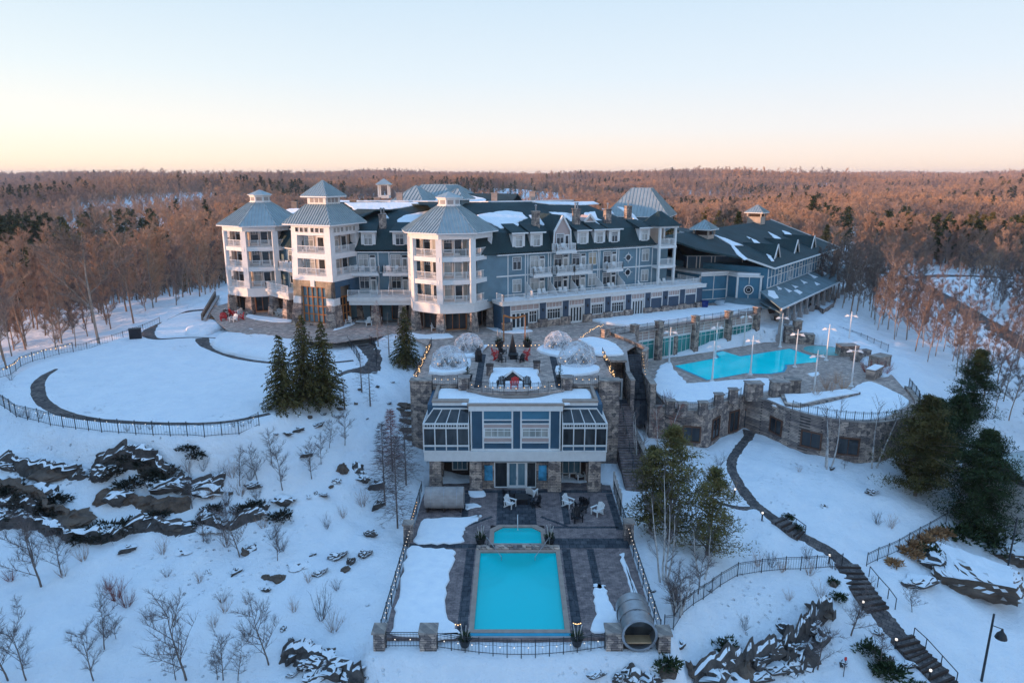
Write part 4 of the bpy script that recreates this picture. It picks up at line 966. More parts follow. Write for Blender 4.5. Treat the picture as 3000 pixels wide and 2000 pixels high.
# ================================================================ pool deck (z = 0)
WX0, WX1, WY0, WY1 = -2.6, 3.6, 40.55, 50.4     # main pool
hot = [P2(1466, 1545, 0), P2(1565, 1545, 0), P2(1585, 1562, 0), P2(1585, 1592, 0), P2(1448, 1592, 0), P2(1448, 1562, 0)]
HX0, HX1, HY0, HY1 = -1.55, 2.5, 51.7, 54.45
DX0, DX1, DY1 = -8.6, 9.8, 69
C_ = .35
mb = MB()
for x0, x1, y0, y1 in ((DX0, WX0 - C_, 39.75, HY1 + C_), (WX1 + C_, DX1, 39.75, HY1 + C_), (WX0 - C_, WX1 + C_, 39.75, WY0 - C_ - .55), (DX0, DX1, HY1 + C_, DY1), (WX0 - C_, HX0 - C_, WY1 + .95, HY1 + C_), (HX1 + C_, WX1 + C_, WY1 + .95, HY1 + C_)):
    mb.box(x0, x1, y0, y1, -2.2, 0)
struct(mb.build('pool_deck', 'paving'))
bd = MB()
def bband(x0, x1, y0, y1, z=.005): bd.box(x0, x1, y0, y1, -.01, z)
bband(-3.75, -3.05, 40.0, 50.9); bband(4.1, 4.8, 40.0, 50.9); bband(6.15, 6.75, 42, 50.9); bband(2.9, DX1, 51.0, 52.6, .006); bband(-8.6, -2.0, 51.0, 51.7, .006)
bband(-8.3, -4.3, 53.2, 53.55); bband(3.4, 9.3, 54.3, 54.65); bband(-4.6, -4.0, 54.4, 61); bband(4.6, 5.2, 55, 61.4); bband(-1.4, 2.2, 54.9, 61.2); bband(DX0, DX1, 61.2, 61.8, .004)
bband(9.1, 9.75, 54, 61)
for s_ in (-1, 1):
    x0 = .4 + s_ * 2.2
    bd.bar((x0, 56.4, -.0), (x0 + s_ * 2.3, 54.6, -.0), .3, .014)
struct(bd.build('deck_banding', 'paving_dark'))
cpg = MB()
def rim(mb, x0, x1, y0, y1, w_, z0, z1):
    mb.box(x0 - w_, x1 + w_, y0 - w_, y0, z0, z1); mb.box(x0 - w_, x1 + w_, y1, y1 + w_, z0, z1); mb.box(x0 - w_, x0, y0, y1, z0, z1); mb.box(x1, x1 + w_, y0, y1, z0, z1)
pool = empty('swimming_pool', (.5, 45.5, 0), 'rectangular turquoise swimming pool with fan shaped corner steps on the lower deck', 'swimming pool')
rim(cpg, WX0, WX1, WY0, WY1, C_, -1.4, .03); cpg.build('coping', 'coping', pool)
fl = MB(); fl.box(WX0, WX1, WY0, WY1, -1.5, -1.38)
for k in range(5):     # fan steps in both far corners
    for s_, cx_ in ((1, WX0), (-1, WX1)):
        r_ = .75 + .38 * (4 - k); n_ = 12; arc = [(cx_ + s_ * r_ * math.cos(math.pi / 2 * i / n_), WY1 - 1.35 * r_ * math.sin(math.pi / 2 * i / n_)) for i in range(n_ + 1)]
        poly = [(cx_, WY1)] + arc; fl.prism(poly, -1.38, -1.15 + k * .2)
fl.build('basin', 'basin', pool)
ln = MB()
for k in range(5):
    for s_, cx_ in ((1, WX0), (-1, WX1)):
        r_ = .75 + .38 * (4 - k) - .03; n_ = 12
        arc = [(cx_ + s_ * r_ * math.cos(math.pi / 2 * i / n_), WY1 - 1.35 * r_ * math.sin(math.pi / 2 * i / n_), -1.14 + k * .2) for i in range(n_ + 1)]
        for a, b_ in zip(arc[:-1], arc[1:]): ln.bar(a, b_, .07, .03)
ln.build('step_edging', 'basin_line', pool)
wt = MB(); wt.add([(WX0, WY0, -.08), (WX1, WY0, -.08), (WX1, WY1, -.08), (WX0, WY1, -.08)], [(0, 1, 2, 3)]); wt.build('water', 'water', pool)
lg = MB(); lg.box(WX0 - .7, WX1 + .7, WY0 - C_ - .5, WY0 - C_, -.5, -.02); lg.build('infinity_ledge', 'concrete', pool)
lw = MB(); lw.box(WX0 - .6, WX1 + .6, WY0 - C_ - .28, WY0 - C_ - .002, -.02, .0); lw.build('overflow_channel', 'basin_line', pool)
for sx in (-1, 1):
    hr = MB(); x0 = .5 + sx * 2.6; x1 = .5 + sx * 1.35; hr.tube((x0, 51.1, .0), (x0, 51.1, .95), .025); hr.tube((x0, 51.1, .95), (x1, 49.3, .25), .025); hr.tube((x1, 49.3, .25), (x1, 49.3, -1), .025); hr.build('handrail', 'galv', pool)
tubp = empty('hot_tub', (.45, 53, 0), 'small turquoise hot tub with clipped corners above the swimming pool', 'hot tub')
cl = .75; hp = [(HX0 + cl, HY1), (HX1 - cl, HY1), (HX1, HY1 - cl), (HX1, HY0), (HX0, HY0), (HX0, HY1 - cl)][::-1]
def grow(poly, g):
    cx = sum(p[0] for p in poly) / len(poly); cy_ = sum(p[1] for p in poly) / len(poly); return [(cx + (x - cx) * (1 + g / abs(x - cx) if abs(x - cx) > .3 else 1), cy_ + (y - cy_) * (1 + g / abs(y - cy_) if abs(y - cy_) > .3 else 1)) for x, y in poly]
ho = grow(hp, .38); rb = MB()
for i in range(6):
    j = (i + 1) % 6; rb.loft([(*ho[i], -.9), (*ho[j], -.9), (*hp[j], -.9), (*hp[i], -.9)], [(*ho[i], .06), (*ho[j], .06), (*hp[j], .06), (*hp[i], .06)])
rb.build('coping', 'coping', tubp)
fb = MB(); fb.prism(hp, -1.0, -.8); fb.prism([(HX0 + .1, HY1 - .6), (HX1 - .1, HY1 - .6), (HX1 - .6, HY1 - .05), (HX0 + .6, HY1 - .05)], -.8, -.4); fb.build('basin', 'basin', tubp)
wt = MB(); wt.add([(*p, -.05) for p in hp], [tuple(range(6))]); wt.build('water', 'water', tubp)
wl = MB(); wl.box(WX0 - C_, WX1 + C_, WY1 + C_, HY0 - .38, -.2, .12); 
for i in range(9): x = -2.6 + i * .75; wl.box(x, x + .45, 50.85, 51.25, .12, .12 + rnd.uniform(.05, .18))
wl.build('spill_wall', 'stone', tubp)
hr = MB(); hr.tube((.5, 54.9, 0), (.5, 54.9, 1.0), .03); hr.tube((.5, 54.9, 1.0), (.5, 54.1, .5), .03); hr.tube((.5, 54.1, .5), (.5, 54.1, -.8), .03); hr.build('handrail', 'trim', tubp)
for (x, y) in ((5.7, 48.6), (-3.4, 43.0)): pass
# snow lying on the deck
def PZP(l, z): return [P2(*p, z) for p in l]
snowpatch('deck_snow', PZP([(1145, 1860), (1165, 1750), (1185, 1650), (1205, 1600), (1260, 1606), (1325, 1612), (1330, 1640), (1310, 1720), (1307, 1790), (1335, 1840), (1345, 1866), (1250, 1870)], 0), 0.0, .14, 1, 'smooth snow covering the deck between the pool and the lit fence')
snowpatch('deck_snow', PZP([(1210, 1592), (1225, 1545), (1245, 1520), (1300, 1518), (1395, 1512), (1408, 1516), (1380, 1535), (1360, 1552), (1356, 1575), (1350, 1590), (1280, 1594)], 0), 0.0, .13, 2, 'snow beside the barrel sauna on the pool deck')
snowpatch('deck_snow', PZP([(1372, 1438), (1410, 1436), (1422, 1444), (1420, 1454), (1390, 1458), (1374, 1450)], 0), 0.0, .12, 3, 'small oval snow heap in front of the stone columns', jag=.1)
snowpatch('deck_snow', PZP([(1362, 1476), (1395, 1475), (1410, 1484), (1385, 1488), (1364, 1493)], 0), 0.0, .1, 4, 'narrow tongue of snow beside the barrel sauna', jag=.1)
snowpatch('deck_snow', PZP([(1742, 1712), (1750, 1720), (1765, 1718), (1772, 1714), (1780, 1740), (1795, 1780), (1812, 1800), (1800, 1850), (1735, 1852), (1745, 1800), (1740, 1750)], 0), 0.0, .12, 5, 'ragged strip of snow behind the big open barrel', jag=.2)
snowpatch('deck_snow', PZP([(1820, 1622), (1832, 1640), (1850, 1690), (1872, 1750), (1888, 1790), (1878, 1790), (1858, 1770), (1845, 1720), (1828, 1670), (1818, 1640)], 0), 0.0, .12, 6, 'thin snow strip along the right hand deck fence', jag=.15)
# ================================================================ lower lodge: glazed pool house under the terrace
LG = empty('pool_lodge', (.3, 64, 0), 'two storey blue and white lodge with stone columns and glass bays above the pool', 'building')
LX0, LX1, LY = -8.5, 9.1, 61.6
mb = MB(); mb.box(LX0 + .3, LX1 - .3, LY + 1.3, 67.7, 3.1, 8.45, 1); mb.box(LX0, LX1, LY, LY + 1.2, 3.12, 4.12, 0); mb.box(LX0, LX0 + .35, LY + 1.2, 66, 3.12, 4.12, 0); mb.box(LX1 - .35, LX1, LY + 1.2, 66, 3.12, 4.12, 0)
mb.box(LX0 + .2, LX1 - .2, LY + .2, 66.5, 2.95, 3.3, 1)
wl_ = mb.build('wall', ['trim', 'siding_blue'], LG)
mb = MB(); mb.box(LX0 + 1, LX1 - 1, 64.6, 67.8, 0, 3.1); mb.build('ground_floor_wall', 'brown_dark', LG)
for x0, x1 in ((-8.0, -6.9), (-4.1, -2.95), (3.55, 4.75), (7.45, 8.6)):
    c_ = MB(); c_.loft([(x0 - .06, LY - .25, 0), (x1 + .06, LY - .25, 0), (x1 + .06, LY + .85, 0), (x0 - .06, LY + .85, 0)], [(x0, LY - .12, 3.1), (x1, LY - .12, 3.1), (x1, LY + .7, 3.1), (x0, LY + .7, 3.1)]); c_.build('stone_column', 'stone', LG)
for x0, x1 in ((-8.0, -6.9), (7.45, 8.6)):
    c_ = MB(); c_.box(x0, x1, LY + 2.2, LY + 3.1, 0, 3.1); c_.build('stone_column', 'stone', LG)
for x0, x1 in ((-2.95, -1.75), (2.35, 3.55)):
    c_ = MB(); c_.box(x0 + .01, x1 - .01, LY + .5, LY + .9, 0, 3.1); c_.build('stone_wall', 'stone', LG)
    bn = MB(); bn.box(x0 + .25, x1 - .15, LY + .42, LY + .49, .9, 2.5); bn.build('poster', 'banner_blue', LG)
f0 = (0, LY + .6, 0)
door(f0, -.35, 1.35, .05, 2.75, LG, leaves=2, glass='glass_blue'); window(f0, -1.65, -.5, .2, 2.75, LG, cols=1, transom=0, glass='glass_dark'); window(f0, 1.5, 2.3, .2, 2.75, LG, cols=1, transom=0, glass='glass_dark')
tb = MB(f0); tb.box(-1.75, 2.4, -.14, -.006, 2.86, 3.1); tb.build('door_header', 'trim', LG)
window((0, 64.6, 0), -6.0, -4.6, 1.0, 2.7, LG, cols=3, transom=0, glass='glass_blue'); window((0, 64.6, 0), 5.2, 6.9, .6, 2.7, LG, cols=3, transom=0, glass='glass_blue')
# central upper front
mb = MB(); F0y = LY + .35
XL, XR = -4.0, 4.7
mb.box(XL, XR, F0y, F0y + 1.0, 4.12, 8.5, 0); cf = mb.build('centre_front', 'siding_blue', LG)
t = MB()
def tbx(x0, x1, z0, z1, d=.1): t.box(x0, x1, F0y - d, F0y - .005, z0, z1)
tbx(XL - .15, XR + .15, 8.2, 8.75, .25); tbx(XL, XR, 4.13, 4.3, .12)
bays = [(-2.7, -.05), (.95, 3.55)]
for x in (XL, XR - .14): tbx(x, x + .14, 4.3, 8.2)
for a, b_ in bays:
    tbx(a - .16, a, 4.3, 8.2); tbx(b_, b_ + .16, 4.3, 8.2)
    for z in (4.95, 5.45, 6.85, 7.25): tbx(a, b_, z - .06, z + .06, .09)
t.build('white_trim', 'trim', cf)
for a, b_ in bays:
    p_ = MB(); p_.box(a + .005, b_ - .005, F0y - .06, F0y - .004, 5.03, 5.38); p_.box(a + .005, b_ - .005, F0y - .06, F0y - .004, 6.4, 6.78); p_.build('pink_panel', 'panel_pink', cf)
    window((0, F0y, 0), a + .1, b_ - .1, 5.55, 6.35, cf, cols=4, transom=.3, small=False, glass='glass_curtain')
    p_ = MB(); p_.box(a + .005, b_ - .005, F0y - .05, F0y - .004, 7.32, 8.18); p_.build('blue_panel', 'siding_lake', cf)
# glass bays either side with sloped glazing on top
for sgn, x0, x1 in ((-1, LX0, XL - .16), (1, XR + .16, LX1)):
    b0 = MB(); y0, y1 = LY - .0, LY + 1.2; zs, zt = 6.95, 8.1     # eave of slope, top of slope
    xi0, xi1 = (x0 + .9, x1) if sgn < 0 else (x0, x1 - .9)
    fr_ = MB(); 
    def fb_(p, q, w_=.09, d_=.10): fr_.bar(p, q, w_, d_)
    n_ = 4
    for i in range(n_ + 1):
        x = x0 + (x1 - x0) * i / n_; fb_((x, y0, 4.12), (x, y0, zs)); xt = xi0 + (xi1 - xi0) * i / n_
        fb_((x, y0, zs), (xt, y1, zt), .06, .08)
    for z in (4.15, 4.72, 6.55, zs): fb_((x0 - .06, y0 + .004, z), (x1 + .06, y0 + .004, z), .12, .15)
    nb = 17
    for i in range(nb): x = x0 + (x1 - x0) * (i + .5) / nb; fr_.bar((x, y0, 6.6), (x, y0, zs), .07, .05)
    fb_((xi0, y1, zt), (xi1, y1, zt), .16, .16)
    xe = x0 if sgn < 0 else x1; xie = xi0 if sgn < 0 else xi1
    for i in range(1, 5):
        y = y0 + (66 - y0) * i / 4; fb_((xe, y, 4.12), (xe, y, zs)); fb_((xe, y, zs), (xie, y + .6, zt), .1, .1)
    for z in (4.72, 6.55, zs): fb_((xe, y0, z), (xe, 66, z), .12, .12)
    fb_((xie, y1, zt), (xie, 66.6, zt), .12, .12)
    o = fr_.build('glass_bay', 'trim', LG); tag(o, 'glass bay at the left end of the lodge' if sgn < 0 else 'glass bay at the right end of the lodge')
    gl = MB(); gl.box(x0 + .02, x1 - .02, y0 + .05, y0 + .09, 4.8, zs); gl.add([(x0 + .02, y0 + .05, zs), (x1 - .02, y0 + .05, zs), (xi1, y1, zt - .03), (xi0, y1, zt - .03)], [(0, 1, 2, 3)])
    gl.add([(xe - sgn * .04, y0 + .05, 4.8), (xe - sgn * .04, 66, 4.8), (xe - sgn * .04, 66, zs), (xe - sgn * .04, y0 + .05, zs)], [(0, 1, 2, 3)])
    gl.add([(xe - sgn * .04, y0 + .05, zs), (xe - sgn * .04, 66, zs), (xie, 66.6, zt - .03), (xie, y1, zt - .03)], [(0, 1, 2, 3)])
    gl.build('glazing', 'glass_dark', o)
    up = MB(); up.box(min(xi0, xi1), max(xi0, xi1), y1, y1 + .6, zt - .08, 8.75); up.box(x0 + .05, x1 - .05, y0 + .1, y0 + .2, 4.12, 4.7); up.build('bay_panel', 'siding_blue', o)
    cr_ = MB(); cr_.box(min(xi0, xi1) - .1, max(xi0, xi1) + .1, y1 - .1, y1 - .005, zt + .32, 8.72); cr_.build('bay_cornice', 'trim', o)
rf = MB(); rf.box(LX0 + .9, LX1 - .9, LY + 1.81, 68, 8.46, 8.62, 0)
rf.box(LX0 + .75, XL - .2, LY + 1.0, LY + 1.8, 8.76, 8.9, 0); rf.box(XR + .2, LX1 - .75, LY + 1.0, LY + 1.8, 8.76, 8.9, 0); rf.box(XL - .3, XR + .3, LY + .0, LY + .5, 8.76, 8.9, 0); rf.box(XL - .3, XR + .3, LY + .5, LY + 1.8, 8.3, 8.46, 0)
for x in (LX0 + .75, LX1 - 1.05): rf.box(x, x + .3, LY + 1.81, 67.8, 8.63, 8.95, 0)
rf.build('roof', 'coping', LG)
mb = MB(); y = LY + .6
snowpatch('lodge_roof_snow', [(-7.3, 63.6), (-4.6, 63.6), (-4.2, 62.2), (5.0, 62.2), (5.3, 63.6), (7.7, 63.6), (7.7, 67.0), (5, 66.6), (3.6, 65.0), (1.6, 64.0), (-.8, 64.0), (-3.0, 65.0), (-4.6, 66.6), (-7.3, 67.2)], 8.6, .16, 8, 'snow covering the lodge roof in front of the terrace', jag=.1)
# big stone walls and piers that carry the terrace
def wallobj(name, label, pts, z0, z1, w_=.5, mat='stone', cap=True, cat='wall'):
    mb = MB()
    for p, q in zip(pts[:-1], pts[1:]):
        d = Vector((q[0] - p[0], q[1] - p[1])); L_ = d.length; f = MB((p[0], p[1], math.atan2(d.y, d.x))); f.box(-w_ * .2, L_ + w_ * .2, -w_ / 2, w_ / 2, z0, z1); mb.add(f.v, f.f, 0, True)
    o = mb.build(name, mat); tag(o, label, cat)
    if cap:
        OFF[o.name] = (0, 0, 0)
        mb = MB()
        for k, (p, q) in enumerate(zip(pts[:-1], pts[1:])):
            d = Vector((q[0] - p[0], q[1] - p[1])); L_ = d.length; f = MB((p[0], p[1], math.atan2(d.y, d.x))); f.box(-w_ * .2, L_ + w_ * .2, -w_ / 2 - .06, w_ / 2 + .06, z1 + .003 * (k % 2), z1 + .12 + .003 * (k % 2)); mb.add(f.v, f.f, 0, True)
        mb.build('coping', 'stone_cap', o)
    return o
def pier(x, y, z0, z1, w_=.9, label=None, taper=.05, group=None, d=None):
    d = d or w_
    e_ = empty('stone_pier', (x, y, z0), label, 'pier', group)
    mb = MB(); a, b_ = w_ / 2, w_ / 2 - taper; c_, d_ = d / 2, d / 2 - taper
    mb.loft([(x - a, y - c_, z0), (x + a, y - c_, z0), (x + a, y + c_, z0), (x - a, y + c_, z0)], [(x - b_, y - d_, z1), (x + b_, y - d_, z1), (x + b_, y + d_, z1), (x - b_, y + d_, z1)]); mb.build('shaft', 'stone', e_)
    mb = MB(); mb.box(x - b_ - .1, x + b_ + .1, y - d_ - .1, y + d_ + .1, z1, z1 + .14); mb.build('cap', 'stone_cap', e_)
    return e_
mb = MB(); mb.box(-10.5, -8.3, 67.2, 68.3, 0, 9.45); mb.box(-10.5, -9.9, 68.3, 84, 2, 8.87); o = mb.build('terrace_wall', 'stone'); tag(o, 'tall stone wall holding up the left side of the dome terrace', 'wall')
mb = MB(); mb.box(9.0, 11.1, 67.2, 68.3, 0, 9.45); mb.box(10.5, 11.1, 68.3, 79.2, 0, 8.87); o = mb.build('terrace_wall', 'stone'); tag(o, 'tall stone wall holding up the right side of the dome terrace', 'wall')
mb = MB(); mb.box(-10.55, -8.2, 67.1, 68.4, 9.45, 9.58); mb.build('coping', 'stone_cap', bpy.data.objects['terrace_wall']) ; OFF['terrace_wall'] = (0, 0, 0)
mb = MB(); mb.box(8.9, 11.2, 67.1, 68.4, 9.45, 9.58); mb.build('coping', 'stone_cap', bpy.data.objects['terrace_wall.001'])
mb = MB(); mb.box(-8.3, 9.0, 67.6, 68.2, 3, 8.86); tag(mb.build('terrace_wall', 'stone'), 'plain stone wall closing the terrace behind the lodge roof', 'wall')
cv = MB(); arc = [(-4.6, 66.0), (-3.0, 65.05), (-.8, 64.5), (1.6, 64.5), (3.6, 65.05), (5.3, 66.0)]
cv.prism(arc + [(5.3, 67.7), (-4.6, 67.7)], 8.0, 8.87); tag(cv.build('terrace_front', 'concrete'), 'curved concrete edge of the terrace bowing out over the lodge roof', 'wall')
pier(-4.9, 66.9, 8.3, 10.0, 1.15, 'square stone pier at the left end of the curved terrace railing'); pier(5.6, 66.9, 8.3, 10.0, 1.15, 'square stone pier at the right end of the curved terrace railing')
# ================================================================ iron fences
def fence(label, pts, h=1.1, zf=None, step=.2, post=2.0, infill='picket', group=None, mat='iron', seedz=0, name='iron_fence'):
    """pts: (x, y) list; zf: height function or constant. thing > rail, post, picket infill"""
    root = empty(name, (pts[0][0], pts[0][1], 0), label, 'fence', group)
    zfun = zf if callable(zf) else ((lambda x, y: zf) if zf is not None else (lambda x, y: grid_z(x, y)))
    rl = MB(); ps = []; pk_ = MB()
    for (x0, y0), (x1, y1) in zip(pts[:-1], pts[1:]):
        L_ = math.hypot(x1 - x0, y1 - y0); k = max(1, round(L_ / post)); q = [(x0 + (x1 - x0) * i / k, y0 + (y1 - y0) * i / k) for i in range(k + 1)]
        for (a, b_) in zip(q[:-1], q[1:]):
            za, zb = zfun(*a), zfun(*b_)
            rl.bar((*a, za + h), (*b_, zb + h), .035, .035); rl.bar((*a, za + .15), (*b_, zb + .15), .03, .03)
            if infill == 'picket': rl.bar((*a, za + h - .13), (*b_, zb + h - .13), .025, .025)
            m_ = max(1, int(math.hypot(b_[0] - a[0], b_[1] - a[1]) / step))
            for j in range(1, m_):
                t_ = j / m_; x, y = a[0] + (b_[0] - a[0]) * t_, a[1] + (b_[1] - a[1]) * t_; z = za + (zb - za) * t_
                pk_.bar((x, y, z + .08), (x, y, z + h), .014, .014)
        ps += [(p_, zfun(*p_)) for p_ in q[:-1]]
    ps.append((pts[-1], zfun(*pts[-1])))
    rl.build('rail', mat, root); pk_.build('pickets', mat, root, recalc=False)
    pm = None
    for (x, y), z in ps:
        if pm is None:
            mb = MB(); mb.bar((x, y, z - .4), (x, y, z + h + .12), .055, .055); pm = mb.build('post', mat, root); px0 = (x, y, z)
        else:
            c_ = pm.copy(); COL.objects.link(c_); c_.location = (x - px0[0], y - px0[1], z - px0[2])
    return root
BULB = {}
def string(label, pts, sag=.12, gap=.7, mat='bulb', r=.042, group='festoon light strings', bulbs=True):
    """light string: cord with small bulbs along 3d points"""
    root = empty('string_lights', pts[0], label, 'string lights', group)
    cd = MB(); allp = []
    for a, b_ in zip(pts[:-1], pts[1:]):
        a, b_ = Vector(a), Vector(b_); k = max(2, int((b_ - a).length / .5)); pv = a
        for i in range(1, k + 1):
            t_ = i / k; q = a.lerp(b_, t_) - Vector((0, 0, sag * math.sin(math.pi * t_))); cd.bar(pv, q, .015, .015); pv = q
        nb = max(1, round((b_ - a).length / gap))
        for i in range(nb): t_ = (i + .5) / nb; allp.append(a.lerp(b_, t_) - Vector((0, 0, sag * math.sin(math.pi * t_) + .06)))
    cd.build('cord', 'iron', root, recalc=False)
    if mat not in BULB:
        bm = bmesh.new(); bmesh.ops.create_icosphere(bm, subdivisions=1, radius=1); me = bpy.data.meshes.new('bulb'); bm.to_mesh(me); bm.free(); me.materials.append(M[mat]); BULB[mat] = me
    for q in allp[:100]:
        o = bpy.data.objects.new('bulb', BULB[mat]); COL.objects.link(o); o.parent = root; o.location = q - Vector(pts[0]); o.scale = (r, r, r)
    return root
# front pillars and fence of the pool deck
pier(-8.72, 39.2, -1.4, 1.0, .78, 'stone pillar at the left corner of the front pool fence', d=1.0); pier(-5.5, 39.2, -1.4, 1.0, 1.15, 'broad stone pillar, second from the left in the front pool fence', d=1.0)
pier(6.72, 39.2, -1.4, 1.0, 1.15, 'broad stone pillar left of the open barrel end', d=1.0); pier(9.95, 39.0, -1.4, 1.0, .85, 'stone pillar right of the open barrel end', d=1.0)
fence('short straight iron fence between the two left stone pillars', [(-8.3, 39.1), (-6.1, 39.1)], 1.15, -.28)
arc = [(-4.9 + (6.1 + 4.9) * i / 12, 39.0 - .75 * math.sin(math.pi * i / 12)) for i in range(13)]
fence('curved iron picket fence in front of the pool', arc, 1.15, -.28, post=1.05)
string('pale bulbs strung along the curved front pool fence', [(x, y - .06, .55) for x, y in arc], .1, .75, 'bulb_white'); string('pale bulbs on the short front fence', [(-8.2, 39.03, .55), (-6.2, 39.03, .55)], .15, .8, 'bulb_white')
wl1 = [(-8.75, 39.8), (-8.75, 53.2)]; zl = lambda x, y: .0
fence('iron fence with warm lights along the left edge of the pool deck', [(-8.75, 39.9), (-8.72, 51.3)], 1.15, 0); fence('upper stretch of the left pool deck fence by the trees', [(-8.75, 53.6), (-8.75, 61)], 1.2, 0)
pier(-8.75, 52.4, -.6, 1.5, .85, 'stone pier halfway along the left deck fence'); pier(9.9, 52.6, -.6, 1.5, .85, 'stone pier halfway along the right deck fence with lights')
fence('iron fence with lights along the right edge of the pool deck', [(9.95, 39.9), (9.92, 52.1)], 1.15, 0); fence('upper stretch of the right pool deck fence under the pines', [(9.9, 53.2), (9.9, 61)], 1.2, 0)
string('warm bulbs along the left deck fence', [(-8.6, 40, 1.2), (-8.6, 52, 1.2)], .05, .55, 'bulb_white', .042); string('warm bulbs along the upper left deck fence', [(-8.65, 53, 1.25), (-8.65, 57, 1.3)], .05, .5); string('warm bulbs along the right deck fence', [(9.8, 39.9, 1.2), (9.8, 54, 1.3)], .05, .6, 'bulb_white', .042)
# terrace railings
ta = [(-4.4, 65.9), (-3.0, 65.1), (-.8, 64.6), (1.6, 64.6), (3.6, 65.1), (5.1, 65.9)]
fence('curved iron railing along the front of the terrace', ta, 1.05, 9.0, post=1.2); string('bulbs along the curved terrace railing', [(x, y - .06, 9.75) for x, y in ta], .12, .8)
fence('railing between the left stone wall and the left terrace pier', [(-8.2, 67.3), (-5.6, 67.3)], 1.05, 8.95); fence('railing between the right terrace pier and the right stone wall', [(6.3, 67.3), (8.9, 67.3)], 1.05, 8.95)
string('bulbs on the left terrace railing', [(-8.2, 67.2, 9.85), (-5.6, 67.2, 9.85)], .12, .6); string('bulbs on the right terrace railing', [(6.3, 67.2, 9.85), (8.9, 67.2, 9.85)], .12, .6)
fence('timber topped railing on the left terrace wall wrapped with lights', [(-10.2, 68.5), (-10.2, 84)], 1.1, 8.9); fence('railing on the right terrace wall wrapped with lights', [(10.8, 68.5), (10.8, 79)], 1.1, 8.9)
def tangle(label, p, q, n_, seed):
    r_ = random.Random(seed); a, b_ = Vector(p), Vector(q); pts = []
    for i in range(n_): t_ = i / (n_ - 1); pts.append(tuple(a.lerp(b_, t_) + Vector((r_.uniform(-.22, .22), r_.uniform(-.2, .2), r_.uniform(-.35, .35)))))
    return string(label, pts, .02, .28, 'bulb', .05)
tangle('dense warm lights on the left terrace rail by the domes', (-10.2, 68.8, 9.6), (-10.2, 82.5, 9.7), 30, 1); tangle('dense warm lights on the right terrace rail by the domes', (10.8, 68.8, 9.6), (10.8, 78.8, 9.7), 26, 2)
# curved retaining rail and wall to the right stairs
sw = [(12.9, 93.1), (13.6, 90), (15.2, 86.2), (16.3, 83), (16.6, 81.3), (15.9, 79.8)]
wallobj('curved_wall', 'low curved stone wall with lights above the right hand stairs', sw, 4.5, 9.35, .35); string('warm bulbs along the curved wall by the stairs', [(x, y - .2, 9.4) for x, y in sw], .05, .45); tangle('tangle of warm lights by the right rear dome', (9.2, 88.6, 9.3), (12.6, 92.8, 9.8), 12, 3)
# ================================================================ glass pool hall below the plaza and its piers
FP = (17.0, 92.0, math.atan2(105.4 - 92, 38.9 - 17.0)); LP = math.hypot(21.9, 13.4)
PH = empty('pool_hall', (28, 98, 4.4), 'single storey glazed pool hall with stone piers set into the bank under the plaza', 'pool hall')
mb = MB(FP); mb.box(-6, LP + .5, .3, 5, 4.3, 8.86, 0); mb.build('wall', 'trim', PH)
u_p = [-5.2, -.3, 4.7, 12.2 - .3, 19.2, 25.2]
def up_(px, py, z=4.5):
    x, y = P2(px, py, z); return (x - FP[0]) * math.cos(FP[2]) + (y - FP[1]) * math.sin(FP[2])
u_p = [-5.3, up_(1857, 1066), up_(1932, 1054), up_(2046, 1037), up_(2146, 1020), up_(2217, 1002)]
for u in u_p:
    c_ = MB(FP); c_.box(u - .45, u + .45, -.45, .45, 4.3, 10.0); c_.box(u - .52, u + .52, -.52, .52, 10.0, 10.12); c_.build('stone_pier', 'stone', PH)
for a, b_ in zip(u_p[:-1], u_p[1:]):
    x0, x1 = a + .5, b_ - .5
    tp = MB(FP)
    for z in (8.0, 8.4): tp.box(x0, x1, .22, .295, z - .03, z + .03)
    tp.box(x0, x1, .1, .29, 8.8, 9.0); tp.box(x0, x1, .2, .29, 7.45, 7.62)
    k = max(2, round((x1 - x0) / 1.4))
    for i in range(k + 1): u = x0 + .06 + (x1 - x0 - .12) * i / k; tp.box(u - .05, u + .05, .18, .29, 7.63, 8.79)
    tp.build('white_trim', 'trim', PH)
    pp = MB(FP); pp.box(x0, x1, .25, .298, 7.64, 8.78); pp.build('pink_panel', 'panel_pink', PH)
    if x1 - x0 > 4.5:
        md = (x0 + x1) / 2
        if a == u_p[2]:
            window(FP, x0 + .15, md - .45, 4.7, 7.35, PH, v=.3, cols=3, transom=.18, small=False, glass='glass_teal'); window(FP, md + .45, x1 - .15, 4.7, 7.35, PH, v=.3, cols=3, transom=.18, small=False, glass='glass_teal')
            sp_ = MB(FP); sp_.box(md - .3, md + .3, .02, .29, 4.4, 7.44); sp_.build('stone_pier', 'stone', PH)
        else: window(FP, x0 + .15, x1 - .15, 4.7, 7.35, PH, v=.3, cols=6, transom=.18, small=False, glass='glass_teal')
    else: window(FP, x0 + .15, x1 - .15, 4.7, 7.35, PH, v=.3, cols=3, transom=.18, small=False, glass='glass_teal')
fx = MB(FP); pts_ = [fx.pt(u, 0, 0)[:2] for u in u_p]
for i, (a, b_) in enumerate(zip(pts_[:-1], pts_[1:])):
    fence('iron fence along the plaza edge, %s bay above the pool hall' % ['first', 'second', 'third', 'fourth', 'fifth'][i], [a, b_], 1.0, 9.0)
snowpatch('plaza_snow', PZP([(1722, 940), (1730, 925), (1760, 915), (1800, 917), (1850, 915), (1960, 905), (2000, 905), (2090, 900), (2160, 905), (2165, 915), (2140, 925), (2040, 938), (1925, 952), (1850, 958), (1790, 952)], 9), 9.0, .35, 11, 'ploughed snow bank along the plaza fence above the pool hall', jag=.35)
